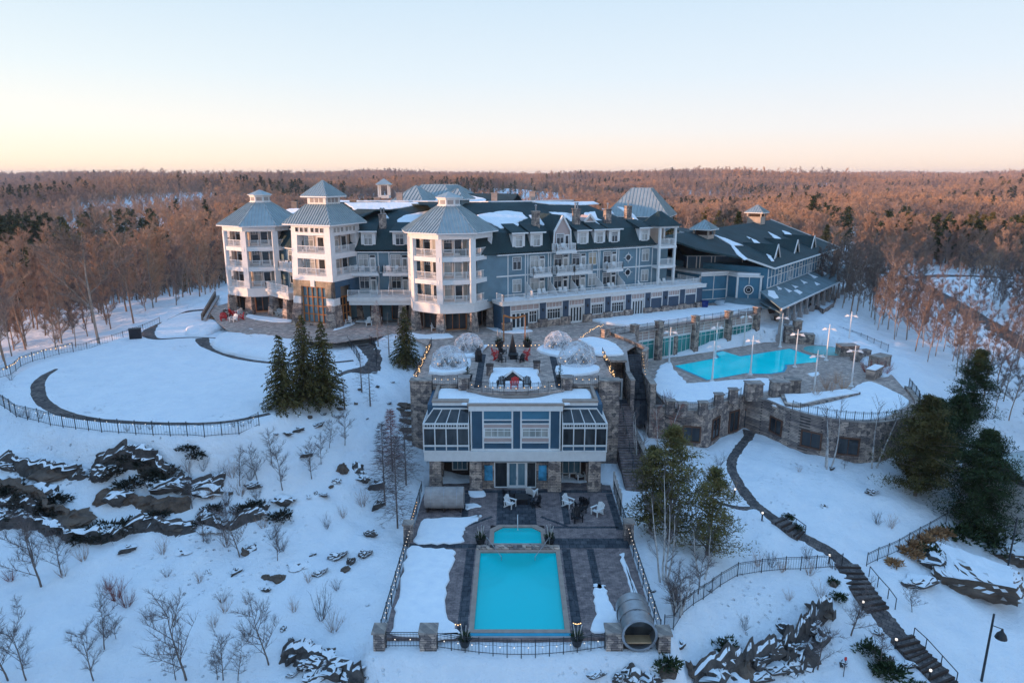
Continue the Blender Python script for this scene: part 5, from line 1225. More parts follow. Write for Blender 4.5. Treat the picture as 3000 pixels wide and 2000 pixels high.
snowpatch('plaza_snow', PZP([(1155, 985), (1200, 975), (1250, 982), (1290, 975), (1330, 985), (1300, 992), (1200, 992)], 9), 9.0, .12, 12, 'thin snow streak on the plaza by the octagonal tower columns')
snowpatch('plaza_snow', PZP([(728, 922), (790, 930), (850, 938), (852, 944), (780, 942), (725, 930)], 9), 9.0, .15, 13, 'snow strip along the left tower colonnade')
snowpatch('plaza_snow', PZP([(1018, 942), (1035, 930), (1090, 928), (1115, 936), (1105, 945), (1060, 944)], 9), 9.0, .15, 14, 'snow beside the white chairs at the entrance')
snowpatch('plaza_snow', PZP([(1008, 940), (975, 968), (1025, 955), (1040, 945)], 9), 9.0, .12, 15, 'snow wedge beside the square tower', jag=.1)
snowpatch('plaza_snow', PZP([(1425, 960), (1470, 962), (1560, 968), (1530, 976), (1480, 975), (1445, 968)], 9), 9.0, .1, 16, 'thin snow in front of the storefront corner', jag=.15)
# big round stone wing carrying the right pool terrace
TZ = 4.5
poly2 = [(17.3, 73.4), (18.4, 72.0), (20.2, 71.3), (22.0, 71.7), (24.2, 74.3), (27.8, 77.0), (29.6, 74.6), (30.6, 72.2), (32.2, 70.0), (34.5, 68.4), (37.0, 67.7), (39.5, 67.9), (42.5, 69.2), (45, 71.5), (47.1, 75.0), (48.8, 80), (50, 86), (51, 95), (51, 102.5), (46, 106.5), (39, 105), (17.0, 91.8)]
SW = empty('round_stone_wing', (30, 74, .3), 'curved fieldstone building with brown windows under the heated pool terrace', 'building')
mb = MB(); front = catmull([(*p, 0) for p in poly2[:4]], 4)[:-1] + [np.array((*p, 0.)) for p in poly2[3:6]] + catmull([(*p, 0) for p in poly2[5:16]], 3)
outer = [(q[0], q[1]) for q in front]
inner = [(q[0] + .5 * (33 - q[0]) / 20, q[1] + .55) for q in front]
for (a, b_), (c_, d_) in zip(zip(outer[:-1], outer[1:]), zip(inner[:-1], inner[1:])):
    mb.loft([(*a, -1.2), (*b_, -1.2), (*d_, -1.2), (*c_, -1.2)], [(*a, 4.75), (*b_, 4.75), (*d_, 4.75), (*c_, 4.75)], 0, True)
mb.build('wall', 'stone', SW)
mb = MB()
for (a, b_), (c_, d_) in zip(zip(outer[:-1], outer[1:]), zip(inner[:-1], inner[1:])):
    mb.loft([(*a, 4.751), (*b_, 4.751), (*d_, 4.751), (*c_, 4.751)], [(*a, 4.87), (*b_, 4.87), (*d_, 4.87), (*c_, 4.87)], 0, True)
mb.build('coping', 'stone_cap', SW)
def nearest_frame(px, py, z):
    x, y = P2(px, py, z); best = None
    for (a, b_) in zip(outer[:-1], outer[1:]):
        m_ = ((a[0] + b_[0]) / 2, (a[1] + b_[1]) / 2); r1 = m_[0] / (m_[1] * _c + (CZ - z) * _s) * FL + 1500; d_ = abs(r1 - px)
        if best is None or d_ < best[0]: best = (d_, a, b_)
    a, b_ = best[1:]; ang = math.atan2(b_[1] - a[1], b_[0] - a[0]); return ((a[0] + b_[0]) / 2, (a[1] + b_[1]) / 2, ang)
for px, w_, z0, z1, kd in ((2020, 1.7, 1.3, 2.9, 'w'), (2091, 1.7, 1.1, 3.3, 'w'), (2142, 1.6, .9, 3.2, 'w'), (2181, .95, .6, 3.0, 'd'), (2278, 1.7, 1.5, 3.1, 'w'), (2373, 1.9, 1.3, 2.9, 'w'), (2480, 1.9, 1.2, 2.9, 'w')):
    fr = nearest_frame(px, 1280, 2); 
    if kd == 'w': window(fr, -w_ / 2, w_ / 2, z0, z1, SW, cols=2, transom=0, glass='glass_dark', frame='timber_dark', fw=.16, depth=.12)
    else: door(fr, -w_ / 2, w_ / 2, z0, z1, SW, glass='glass_dark', frame='timber_dark')
mb = MB(); mb.box(12.4, 17.6, 75, 76, -.5, 4.4); 
struct(sheet('pool_terrace', [tuple(p) for p in inner] + poly2[16:], TZ, 'paving_tan', .3))
# merlon like stone piers on the front parapet
for i, (px, py, h) in enumerate(((1965, 1200, 5.9), (2001, 1208, 5.9), (2061, 1205, 5.9), (2107, 1185, 6.1), (2149, 1170, 6.1))):
    fr = nearest_frame(px, py, 4.8); xx, yy = P2(px, py + 5, 4.8)
    pier(xx, yy + .35, 4.5, h, 1.0, 'square stone pier on the terrace parapet, %s from the left of five' % ['first', 'second', 'third', 'fourth', 'fifth'][i], d=.8)
for i, ((px, py), w_, h) in enumerate((((2210, 1172), 1.9, 6.4), ((2286, 1165), 2.0, 6.3), ((2325, 1150), 1.6, 6.0))):
    xx, yy = P2(px, py, 4.5); pier(xx, yy + .6, 4.4, h, w_, ['large stone block at the inner corner of the stone wing', 'large stone block beside the long snow planter', 'stone block at the head of the planting bed'][i], d=1.4)
snowpatch('terrace_snow_patch', PZP([(1912, 1140), (1925, 1085), (1960, 1062), (1975, 1085), (2010, 1120), (2020, 1125), (2160, 1115), (2240, 1110), (2300, 1120), (2290, 1135), (2240, 1150), (2150, 1160), (2090, 1178), (2000, 1180), (1940, 1165)], TZ), TZ, .2, 21, 'snow on the pool terrace above the stone wing', jag=.3)
snowpatch('terrace_snow_patch', PZP([(2240, 1172), (2310, 1165), (2400, 1178), (2480, 1150), (2540, 1120), (2600, 1140), (2660, 1175), (2640, 1200), (2560, 1232), (2440, 1230), (2340, 1208), (2270, 1190)], TZ), TZ, .22, 22, 'wide snow field on the outer end of the stone wing roof', jag=.2)
snowpatch('terrace_snow_patch', PZP([(2380, 1010), (2390, 990), (2480, 985), (2560, 1005), (2600, 1040), (2590, 1060), (2560, 1050), (2520, 1030), (2450, 1012)], TZ), TZ, .2, 23, 'snow border beyond the round hot tub', jag=.2)
snowpatch('terrace_snow_patch', PZP([(2365, 1095), (2395, 1090), (2400, 1098), (2380, 1103)], TZ), TZ, .1, 24, 'small snow heap on the paving by the planting bed', jag=.1)
fence('iron fence on the parapet between the small stone piers', [P2(1908, 1165, 4.9), P2(1940, 1182, 4.9), P2(1995, 1200, 4.9), P2(2060, 1200, 4.9), P2(2110, 1178, 4.9), P2(2170, 1158, 4.9)], .9, 4.87)
fence('long iron fence around the outer curve of the stone wing', [(q[0] - .0, q[1] + .3) for q in outer[len(outer) // 2 - 1:]], .95, 4.87)
fence('iron fence behind the round hot tub', [P2(2237, 985, 4.5), P2(2300, 965, 4.5), P2(2420, 968, 4.5), P2(2520, 1000, 4.5), P2(2600, 1035, 4.5)], 1.3, 4.5)
# the large L shaped heated pool
lp = PZP([(1975, 1073), (2070, 1114), (2120, 1106), (2185, 1094), (2215, 1096), (2260, 1096), (2298, 1090), (2306, 1078), (2305, 1070), (2395, 1060), (2400, 1050), (2315, 1021), (2165, 1044), (2112, 1028), (2092, 1034), (2105, 1047)], TZ)
HPl = empty('heated_pool', (32, 90, TZ), 'large bent turquoise outdoor pool on the terrace ringed by white light poles', 'swimming pool')
mb = MB(); mb.prism(grow(lp, .3), TZ - .02, TZ + .03); mb.build('coping', 'coping', HPl)
mb = MB(); mb.prism(grow(lp, .0), TZ + .031, TZ + .035); mb.build('basin', 'basin_line', HPl); 
mb = MB(); mb.prism(grow(lp, -.22), TZ + .036, TZ + .05); mb.build('water', 'pool_water2' if 0 else 'water_solid' , HPl)
mb = MB(); cx_, cy2 = P2(2415, 1028, TZ); 
RT = empty('round_hot_tub', (cx_, cy2, TZ), 'round green-blue hot tub at the far end of the pool terrace', 'hot tub')
mb.lathe(cx_, cy2, [(3.4, TZ), (3.4, TZ + .08), (2.9, TZ + .09)], 28); mb.build('coping', 'coping', RT); mb = MB(); mb.lathe(cx_, cy2, [(2.9, TZ + .05), (2.9, TZ + .095)], 28); mb.build('water', 'hot_green', RT)
for i, (px, py, w_, d_, h) in enumerate(((2340, 1005, 4.2, 1.4, 6.0), (2480, 1040, 2.6, 1.8, 6.0), (2520, 1055, 2.6, 1.0, 5.9), (2575, 1075, 2.6, 1.6, 6.1), (2560, 1105, 3.0, 1.0, 5.8))):
    x, y = P2(px, py, TZ); mb = MB((x, y, R(-12 + 14 * i))); mb.box(-w_ / 2, w_ / 2, -d_ / 2, d_ / 2, 4.0, h); 
    o = mb.build('stone_planter', 'stone'); tag(o, ['long stone planter wall behind the round hot tub', 'stone planter box right beside the round hot tub', 'dark stone box second from the round hot tub', 'rounded stone planter at the terrace corner', 'low stone wall with snow on top by the terrace corner'][i], 'planter'); OFF[o.name] = (0, 0, 0)
    mb = MB((x, y, R(-12 + 14 * i))); mb.box(-w_ / 2 - .05, w_ / 2 + .05, -d_ / 2 - .05, d_ / 2 + .05, h, h + .1); mb.build('coping', 'stone_cap' if i not in (4,) else 'snow_clean', o)
bedp = PZP([(2285, 1165), (2300, 1195), (2340, 1200), (2420, 1185), (2520, 1160), (2480, 1150), (2400, 1160), (2330, 1165)], TZ)
mb = MB(); mb.prism(bedp, 4.4, 5.0); tag(mb.build('planting_bed', 'stone'), 'long low stone planting bed edged with snow in front of the pool paving', 'planter')
mb = MB(); mb.prism(grow(bedp, -.35), 5.0, 5.12); tag(mb.build('bed_snow', 'snow_clean'), 'snow filling the long planting bed', kind='stuff')
# ================================================================ long stairs beside the lodge
def stairs(name, label, x0, x1, ya, za, yb, zb, n_, mat='paving_dark', cat='stairs'):
    mb = MB()
    for i in range(n_):
        y0 = ya + (yb - ya) * i / n_; y1 = ya + (yb - ya) * (i + 1) / n_; z = za + (zb - za) * (i + 1) / n_
        mb.box(x0, x1, min(y0, y1), max(y0, y1) + .02, min(za, zb) - 1.5, z)
    o = mb.build(name, mat); return tag(o, label, cat)
stairs('stone_stairs', 'dark stone stairs climbing between two walls to the plaza', 13.9, 15.5, 74.6, 4.5, 79.9, 9.0, 26)
wallobj('stair_wall', 'sloping stone wall on the left of the upper stairs', [(13.6, 73.6), (13.6, 80.2)], 0, 7.6, .45); wallobj('stair_wall', 'tall stone wall on the right of the upper stairs', [(15.9, 73.4), (15.9, 80.0)], 0, 7.2, .6)
mb = MB(); mb.loft([(13.4, 73.6, 4.6), (13.85, 73.6, 4.6), (13.85, 80.2, 4.6), (13.4, 80.2, 4.6)], [(13.4, 73.6, 5.4), (13.85, 73.6, 5.4), (13.85, 80.2, 9.9), (13.4, 80.2, 9.9)]); tag(mb.build('stair_parapet', 'concrete'), 'sloping concrete parapet of the upper stairs', 'wall')
stairs('wide_steps', 'wide dark steps running down beside the lodge to the pool deck', 11.2, 13.4, 61.8, 0.0, 74.5, 4.6, 34, 'paving')
mb = MB(); mb.box(11.11, 15.6, 74.5, 76.2, 2, 4.52); struct(mb.build('stair_landing', 'paving_dark'))
mb = MB(); mb.box(11.11, 13.35, 76.2, 80, 2, 4.5); mb.box(11.11, 13.35, 79.6, 80.3, 4.5, 9.35); tag(mb.build('alcove_wall', 'stone'), 'stone wall with a glass door in the alcove under the snowy roof', 'wall')
mb = MB(); mb.box(10.9, 13.4, 76.8, 83, 8.87, 9.12); tag(mb.build('alcove_roof', 'stone_cap'), 'flat stone edged roof between the terrace and the stairs', 'roof')
snowpatch('alcove_roof_snow', PZP([(1695, 995), (1740, 990), (1795, 1005), (1825, 1030), (1825, 1040), (1750, 1042), (1735, 1020)], 9.15), 9.14, .22, 31, 'snow on the flat roof between the dome terrace and the stairs', jag=.15)
door((12.2, 76.2, 0), -.6, .6, 4.55, 7.0, tag(empty('alcove_door', (12.2, 76.2, 4.5), 'glass door with white frame in the alcove beside the terrace', 'door')))
hr = MB(); hr.bar((12.3, 62.5, 1.2), (12.3, 73.5, 5.3), .05, .05)
for i in range(6): y = 62.5 + i * 2.2; z = (y - 61.8) / 12.7 * 4.6; hr.bar((12.3, y, z), (12.3, y, z + .95), .05, .05)
tag(hr.build('handrail', 'iron'), 'iron handrail down the middle of the wide dark steps', 'handrail')
wallobj('side_wall', 'low stone wall between the wide steps and the pine slope', [(13.7, 62.5), (13.7, 73.2)], -1.5, 2.4, .4); wallobj('link_wall', 'stone wall joining the stairs to the round stone wing', [(16.1, 73.6), (17.6, 73.5)], -1, 4.6, .5)
string('warm bulbs down the right wall of the stairs', [(15.7, 79.8, 9.4), (15.7, 73.8, 5.0)], .05, .45); 
# ================================================================ conference wing on the right (blue siding, huge dark roof)
CA = R(51.6); CF = (42.2, 112.0, CA); CL = 41.0
SP = empty('conference_wing', (50, 125, 8), 'long blue wing with a huge dark roof and porch canopy right of the hotel', 'building')
mb = MB(CF); mb.box(0, CL, 0, 26, 5, 15.3); mb.build('wall', 'siding_lake', SP)
EZ, RZ, RD = 15.4, 20.5, 14.0
mb = MB(CF); rz_ = lambda v: EZ - .1 + (RZ - EZ + .1) * (v + .9) / (RD + .9)
mb.slab([(0, -.9, rz_(-.9)), (CL + 1.2, -.9, rz_(-.9)), (CL + 1.2, RD, RZ), (-11, RD, RZ), (-9, 8.5, rz_(8.5)), (-1.5, 3.2, rz_(3.2))], .3); mb.slab([(-11, RD, RZ), (CL + 1.2, RD, RZ), (CL + 1.2, 2 * RD, EZ), (-11, 2 * RD, EZ)], .3)
mb.add([(CL + .6, -.2, EZ - .2), (CL + .6, RD, RZ - .3), (CL + .6, 2 * RD, EZ - .2)], [(0, 1, 2)])
mb.build('roof', 'shingle', SP)
mb = MB(CF); mb.bar((0, -.95, EZ - .2), (CL + 1.25, -.95, EZ - .2), .3, .22); mb.bar((0, -.95, EZ - .15), (-1.6, 3.2, EZ + 1.3), .12, .3); mb.bar((CL + 1.25, -.9, EZ - .1), (CL + 1.25, RD, RZ + .05), .15, .25)
for z in (13.6, 11.9): mb.bar((0, -.04, z), (CL, -.04, z), .08, .12)
k = 24
for i in range(k + 1): u = CL * i / k; mb.bar((u, -.05, 11.9), (u, -.05, EZ - .3), .08, .12)
mb.build('white_trim', 'trim', SP)
for i in range(6): window(CF, 5.2 + i * 6.0, 7.0 + i * 6.0, 12.25, 14.1, SP, cols=2, transom=0, glass='glass_blue', small=False)
mb = MB(CF); mb.slab([(-6.5, -4.6, 10.0), (CL + 4, -4.6, 10.0), (CL + 4, 0, 11.75), (-3, 0, 11.75)], .22); mb.slab([(-7.5, -4.8, 9.5), (-3, 0, 11.75), (-9, 6, 11.75), (-15, 6, 9.5)], .22) if 0 else None
mb.build('porch_roof', 'porch_shingle', SP)
mb = MB(CF); mb.bar((-6.5, -4.65, 9.92), (CL + 4, -4.65, 9.92), .12, .28); mb.build('porch_fascia', 'trim', SP)
for i in range(14):
    u = -5.5 + i * 3.55; c_ = MB(CF); x, y, _z = c_.pt(u, -4.3, 0); zb = min(grid_z(x, y), 8.0) - .3; c_.box(u - .35, u + .35, -4.65, -3.95, zb, zb + 1.3); c_.box(u - .17, u + .17, -4.45, -4.15, zb + 1.3, 9.85); c_.build('porch_column', 'concrete', SP)
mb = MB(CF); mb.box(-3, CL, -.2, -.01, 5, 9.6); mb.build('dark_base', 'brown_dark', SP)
# dormers
for i, u in enumerate((6.8, 18, 29)):
    mb = MB(CF); z0 = 16.35; mb.loft([(u, 1.6, z0 - .4), (u + 2.6, 1.6, z0 - .4), (u + 1.3, 1.6, z0 + 1.9)], [(u, 4.6, z0 - .4), (u + 2.6, 4.6, z0 - .4), (u + 1.3, 6.6, z0 + 1.85)]); o = mb.build('dormer', 'siding_tan', SP)
    rb = MB(CF); rb.slab([(u - .3, 1.3, z0 - .5), (u + 1.3, 1.3, z0 + 2.1), (u + 1.3, 7.5, z0 + 2.1), (u - .3, 4.5, z0 - .3)], .12); rb.slab([(u + 1.3, 1.3, z0 + 2.1), (u + 2.9, 1.3, z0 - .5), (u + 2.9, 4.5, z0 - .3), (u + 1.3, 7.5, z0 + 2.1)], .12); rb.build('dormer_roof', 'shingle', o)
    tb = MB(CF); tb.bar((u - .3, 1.22, z0 - .45), (u + 1.3, 1.22, z0 + 2.1), .16, .18); tb.bar((u + 1.3, 1.22, z0 + 2.1), (u + 2.9, 1.22, z0 - .45), .16, .18); tb.build('barge_board', 'trim', o)
    window(CF, u + .9, u + 1.7, z0 - .2, z0 + .8, o, v=1.58, cols=2, transom=0, glass='glass_dark', fw=.06)
fix_depth(SP)
def cupola_sq(fr, u, v, z, s_=1.5, h=2.2, lab=None, rotx=0):
    x, y, _z = MB(fr).pt(u, v, 0); f = (x, y, fr[2] + rotx); mb = MB(f); mb.box(-s_, s_, -s_, s_, z - 1.2, z + h * .55)
    for a, b_ in ((-1, -1), (1, -1), (1, 1), (-1, 1)): mb.box(a * s_ - .14, a * s_ + .14, b_ * s_ - .14, b_ * s_ + .14, z + h * .55, z + h)
    mb.box(-s_ * .8, s_ * .8, -s_ * .8, s_ * .8, z + h * .55, z + h * .97, 1)
    o = mb.build('cupola', ['siding_tan', 'brown_dark'], SP); rf = MB(f); roof_sq(rf, s_ + .6, .08, z + h + .02, z + h + 1.5, .5); rf.build('cupola_roof', ['metal_roof', 'trim'], o)
cupola_sq(CF, CL - 8, RD, 20.6, 1.4, 1.9); 
x, y, z = PY(2062, 640, 119) if 0 else onplane(2062, 690, MB(CF).pt(0, 12, 18.5), MB(CF).pt(10, 12, 18.5), MB(CF).pt(0, 12, 25))
cupola_sq((x, y, CA), 0, 0, 18.8, 1.3, 2.2)
# lower front block with the round window
C2 = [P2(2045, 872, 9.3), P2(2131, 868, 9.3), P2(2155, 880, 9.3), P2(2222, 885, 9.3), (43.5, 113.6), (47, 121), (36, 128), (30, 118)]
C2 = [(31.5, 113.6), (36.6, 115.2), (37.6, 113.0), (41.2, 112.2), (43.2, 114.2), (48, 121), (36, 130), (27, 121)]
mb = MB(); mb.prism(C2, 7.5, 13.9); bf = mb.build('front_block', 'siding_lake', SP)
tb = MB()
for i in range(5):
    a, b_ = C2[i], C2[i + 1]; tb.bar((*a, 13.8), (*b_, 13.8), .5, .3)
    tb.bar((a[0], a[1], 8.5), (a[0], a[1], 13.7), .3, .3)
a, b_ = C2[0], C2[1]; tb.bar((a[0], a[1] - .05, 11.3), (b_[0], b_[1] - .05, 11.3), .12, .12); tb.bar((a[0], a[1] - .05, 9.7), (b_[0], b_[1] - .05, 9.7), .12, .12); m_ = ((a[0] + b_[0]) / 2, (a[1] + b_[1]) / 2 - .06); tb.bar((*m_, 9.7), (*m_, 13.7), .12, .12)
a, b_ = C2[2], C2[3]; m_ = ((a[0] + b_[0]) / 2, (a[1] + b_[1]) / 2 - .06); tb.bar((*m_, 9.0), (*m_, 10.6), .1, .1); tb.bar((*m_, 12.5), (*m_, 13.7), .1, .1)
tb.build('white_trim', 'trim', bf)
fr = (m_[0], m_[1], math.atan2(b_[1] - a[1], b_[0] - a[0])); rw = MB(fr)
for k in range(20):
    a0, a1 = 2 * math.pi * k / 20, 2 * math.pi * (k + 1) / 20; rw.bar((.72 * math.cos(a0), -.03, 11.55 + .72 * math.sin(a0)), (.72 * math.cos(a1), -.03, 11.55 + .72 * math.sin(a1)), .2, .16)
    rw.bar((.36 * math.cos(a0), -.06, 11.55 + .36 * math.sin(a0)), (.36 * math.cos(a1), -.06, 11.55 + .36 * math.sin(a1)), .06, .06)
o = rw.build('round_window', 'trim', SP); pb = MB(fr); pb.loft([(.7 * math.cos(2 * math.pi * k / 20), .0, 11.55 + .7 * math.sin(2 * math.pi * k / 20)) for k in range(20)], [(.7 * math.cos(2 * math.pi * k / 20), -.05, 11.55 + .7 * math.sin(2 * math.pi * k / 20)) for k in range(20)]); pb.build('pane', 'glass_dark', o)
mb = MB(); mb.prism(grow(C2, -.25), 13.9, 14.3); tag(mb.build('wing_roof_snow', 'snow_clean'), 'snow on the flat roof above the round window of the conference wing', kind='stuff')
# porch roof round the block
mb = MB(); ou = [(34.8, 110.5), (36.0, 109.2), (41.6, 107.8), MB(CF).pt(-6.6, -4.6, 0)[:2], MB(CF).pt(-6.5, -4.5, 0)[:2]]; inn = [(36.4, 114.4), (37.6, 113.0), (41.2, 112.2), (43.2, 114.2), MB(CF).pt(-3, 0, 0)[:2]]
for i in range(4): mb.loft([(*ou[i], 9.2), (*ou[i + 1], 9.2), (*inn[i + 1], 9.95), (*inn[i], 9.95)], [(*ou[i], 9.4), (*ou[i + 1], 9.4), (*inn[i + 1], 10.15), (*inn[i], 10.15)])
mb.build('porch_corner_roof', 'porch_shingle', SP)
# recessed upper block with the tan gable and its roof
UB = (30.5, 119.0, R(0)); mb = MB(UB); mb.box(0, 11.5, 0, 10, 13.9, 16.6); mb.build('upper_wall', 'siding_blue', SP)
mb = MB(UB)
for u in (0, 1.6, 2.2, 4.2, 4.8, 9.6, 11.4): mb.box(u, u + .14, -.08, -.005, 13.9, 16.45)
mb.box(-.4, 11.9, -.7, -.1, 16.45, 16.7); mb.build('white_trim', 'trim', SP)
mb = MB(UB); mb.slab([(-1, -.8, 16.75), (12.4, -.8, 16.75), (9.5, 4.4, 18.1), (-1, 4.4, 18.1)], .2); mb.slab([(-.7, 3.7, 20.45), (8.4, 3.7, 17.9), (14, 14, 18.6), (-.7, 14, 20.7)], .2)
mb.slab([(12.4, -.8, 16.75), (13.5, 1, 16.5), (14, 9, 18.7), (9.5, 4.4, 18.1)], .2)
mb.build('upper_roof', 'shingle', SP)
mb = MB(UB); mb.loft([(-.5, 4.1, 17.9), (7.6, 4.1, 17.9), (-.5, 4.1, 20.15)], [(-.5, 9, 17.9), (7.6, 9, 17.9), (-.5, 9, 20.15)]); mb.build('tan_gable', 'siding_tan', SP)
mb = MB(UB); mb.bar((-.7, 3.7, 20.35), (8.4, 3.7, 17.85), .2, .24); mb.bar((-.5, 4.0, 18.15), (7.0, 4.0, 18.15), .1, .12)
for u in (.8, 2.6, 4.4): mb.bar((u, 4.02, 18.2), (u, 4.02, 20.0 - (u + .7) * .275), .08, .1)
mb.build('barge_board', 'trim', SP)
sn = MB()
pc = (MB(CF).pt(0, -.9, EZ), MB(CF).pt(10, -.9, EZ), MB(CF).pt(0, RD, RZ + .06))
for sd_, pts in enumerate([[(2090, 688), (2120, 697), (2165, 715), (2178, 720), (2150, 720), (2172, 745), (2190, 760), (2180, 762), (2158, 745), (2140, 718), (2110, 700)], [(2187, 693), (2215, 705), (2240, 723), (2236, 725), (2210, 712)], [(2250, 680), (2275, 692), (2302, 708), (2296, 712), (2270, 700)], [(2290, 675), (2312, 682), (2322, 690), (2305, 693)], [(2255, 738), (2262, 758), (2268, 766), (2260, 766), (2244, 745)]]): patch(sn, pts, pc, .12, seed=40 + sd_)
pp_ = (MB(CF).pt(0, -4.6, 10.02), MB(CF).pt(10, -4.6, 10.02), MB(CF).pt(0, 0, 11.78))
for sd_, pts in enumerate([[(2250, 850), (2268, 852), (2280, 872), (2270, 876), (2250, 865)], [(2297, 843), (2320, 853), (2312, 857)], [(2320, 835), (2338, 840), (2330, 845)], [(2345, 820), (2365, 828), (2355, 832)], [(2365, 800), (2395, 812), (2385, 815)], [(2410, 795), (2425, 802), (2415, 806)], [(2335, 848), (2352, 857), (2344, 862), (2326, 852)], [(2385, 825), (2402, 833), (2392, 836)], [(2275, 838), (2290, 846), (2280, 850)]]): patch(sn, pts, pp_, .08, seed=60 + sd_)
tag(sn.build('wing_roof_snow', 'snow_clean'), 'streaks of snow on the conference wing roof and porch', kind='stuff')
# ================================================================ paths on the snow
strip('lawn_path', [P2(*p, 8) for p in [(1035, 1055), (960, 1062), (880, 1064), (780, 1060), (690, 1046), (640, 1028), (600, 1008), (592, 990)]], [.8, .7, .8, .9, 1.0, 1.3, 1.7, 2.2], 'path_stone')
strip('lawn_path', [P2(*p, 8) for p in [(660, 990), (600, 988), (540, 988), (470, 992), (440, 985), (435, 970), (455, 945), (500, 922), (560, 910), (612, 906)]], [.35, .4, .5, .8, 1.7, 2.0, 1.9, 1.8, 1.8, 1.8], 'path_stone')
strip('lawn_path', [P2(*p, 8) for p in [(165, 1080), (130, 1100), (112, 1125), (115, 1160), (145, 1190), (200, 1213), (300, 1230), (420, 1238), (560, 1240), (680, 1232), (790, 1210)]], [.5, 1.1, 1.5, 1.5, 1.5, 1.3, .9, .7, .7, .7, .8], 'path_stone')
strip('ramp_path', [P2(*p, z) for *p, z in [(1070, 990, 8.9), (1085, 1015, 8.6), (1095, 1040, 8.2), (1092, 1065, 7.8), (1060, 1085, 7.6), (1015, 1100, 7.5), (975, 1120, 7.5)]], [2.6, 2.4, 2.2, 2.0, 1.5, 1.0, .8], 'path_stone')
pl = [(2195, 1262), (2190, 1285), (2165, 1315), (2145, 1345), (2143, 1375), (2160, 1410), (2185, 1445), (2210, 1478), (2250, 1505), (2300, 1545)]
strip('garden_path', [hit(*p)[:2] for p in pl], [1.8, 1.2, 1.2, 1.2, 1.25, 1.3, 1.35, 1.4, 1.4, 1.4], 'path_stone')
strip('side_path', [hit(*p)[:2] for p in [(2205, 1487), (2170, 1490), (2130, 1480), (2090, 1465), (2060, 1450), (2040, 1435)]], [.6, .65, .6, .6, .6, .6], 'path_stone')
strip('garden_path', [hit(*p)[:2] for p in [(2345, 1570), (2400, 1598), (2450, 1632), (2482, 1660)]], [1.3, 1.35, 1.5, 1.8], 'path_stone')
strip('garden_path', [hit(*p)[:2] for p in [(2570, 1790), (2600, 1825), (2635, 1862), (2650, 1880)]], [1.7, 1.8, 1.8, 1.8], 'path_stone')
def ground_steps(label, pts, w_, n_):      # slabs set into the slope
    P3 = [hit(*p) for p in pts]; mb = MB(); tot = []; seg = catmull([p[:2] for p in P3], 12); step = len(seg) / n_
    for i in range(n_):
        a = seg[min(len(seg) - 1, int(i * step))]; b_ = seg[min(len(seg) - 1, int((i + 1) * step))]; d = math.atan2(b_[1] - a[1], b_[0] - a[0]); L_ = math.hypot(*(b_ - a))
        f = MB((a[0], a[1], d)); z = grid_z(*(a if grid_z(*a) > grid_z(*b_) else b_)) + .12; f.box(0, L_ + .06, -w_ / 2, w_ / 2, z - .7, z, 0); f.box(L_ - .06, L_ + .08, -w_ / 2 - .02, w_ / 2 + .02, z - .2, z + .02, 1); mb.add(f.v[:8], f.f[:6], 0, True); mb.add(f.v[8:], [tuple(k - 8 for k in q) for q in f.f[6:]], 1, True)
    return tag(mb.build('garden_steps', ['path_stone', 'brown_dark']), label, 'steps')
ground_steps('short flight of stone steps near the middle of the garden path', [(2275, 1522), (2310, 1548), (2345, 1570)], 1.5, 5)
ground_steps('long flight of stone steps going down past the fence gap', [(2478, 1655), (2505, 1700), (2535, 1745), (2570, 1792)], 2.0, 9)
ground_steps('lowest flight of stone steps at the bottom right', [(2640, 1870), (2680, 1915), (2725, 1960), (2775, 2015)], 2.0, 10)
ROADS = [[hit(*p)[:2] for p in [(2330, 775), (2440, 778), (2560, 795), (2650, 818), (2720, 848), (2800, 892), (2880, 940), (3000, 1012), (3080, 1060)]], [hit(*p)[:2] for p in [(2440, 776), (2490, 745), (2580, 722), (2700, 712)]], [hit(*p)[:2] for p in [(2650, 815), (2760, 808), (2900, 812), (3020, 825)]]]
for q, w_ in zip(ROADS, (4.4, 4.0, 3.2)): strip('road', q, [w_] * len(q), 'asphalt', lift=.14)
# snow mound on the lawn beside the plaza and banks
def mound(label, pts, z, h, seed=0):
    o_ = jagged(pts, 1.0, .3, seed); cx = sum(p[0] for p in o_) / len(o_); cy_ = sum(p[1] for p in o_) / len(o_); mb = MB(); rings = []
    for f, k in ((1.0, -.06), (.97, .3), (.92, .55), (.82, .8), (.65, .95), (.4, 1.0), (.15, 1.02)):
        rings.append([(cx + (x - cx) * f, cy_ + (y - cy_) * f, z + h * k * (1 + .18 * mnoise.noise(Vector((x * f * .5, y * f * .5, seed))))) for x, y in o_])
    for a, b_ in zip(rings[:-1], rings[1:]): mb.loft(a, b_, 0, False)
    mb.add(rings[-1], [tuple(range(len(o_)))]); return tag(mb.build('snow_mound', 'snow', smooth=True), label, kind='stuff')
mound('big rounded snow mound between the plaza and the lawn path', [P2(*p, 8) for p in [(615, 1010), (640, 985), (700, 968), (760, 975), (850, 985), (905, 990), (905, 1030), (880, 1052), (800, 1056), (700, 1045), (640, 1030)]], 7.97, 1.0, 1)
mound('low snow bank left of the plaza above the rocks', [P2(*p, 8) for p in [(545, 985), (545, 958), (570, 945), (620, 942), (665, 950), (678, 958), (640, 970), (600, 985)]], 7.97, .7, 2)
mound('snow bank in front of the conference wing porch', [P2(*p, 9) for p in [(2090, 885), (2140, 882), (2200, 893), (2225, 905), (2180, 912), (2120, 905)]], 8.9, .7, 3)
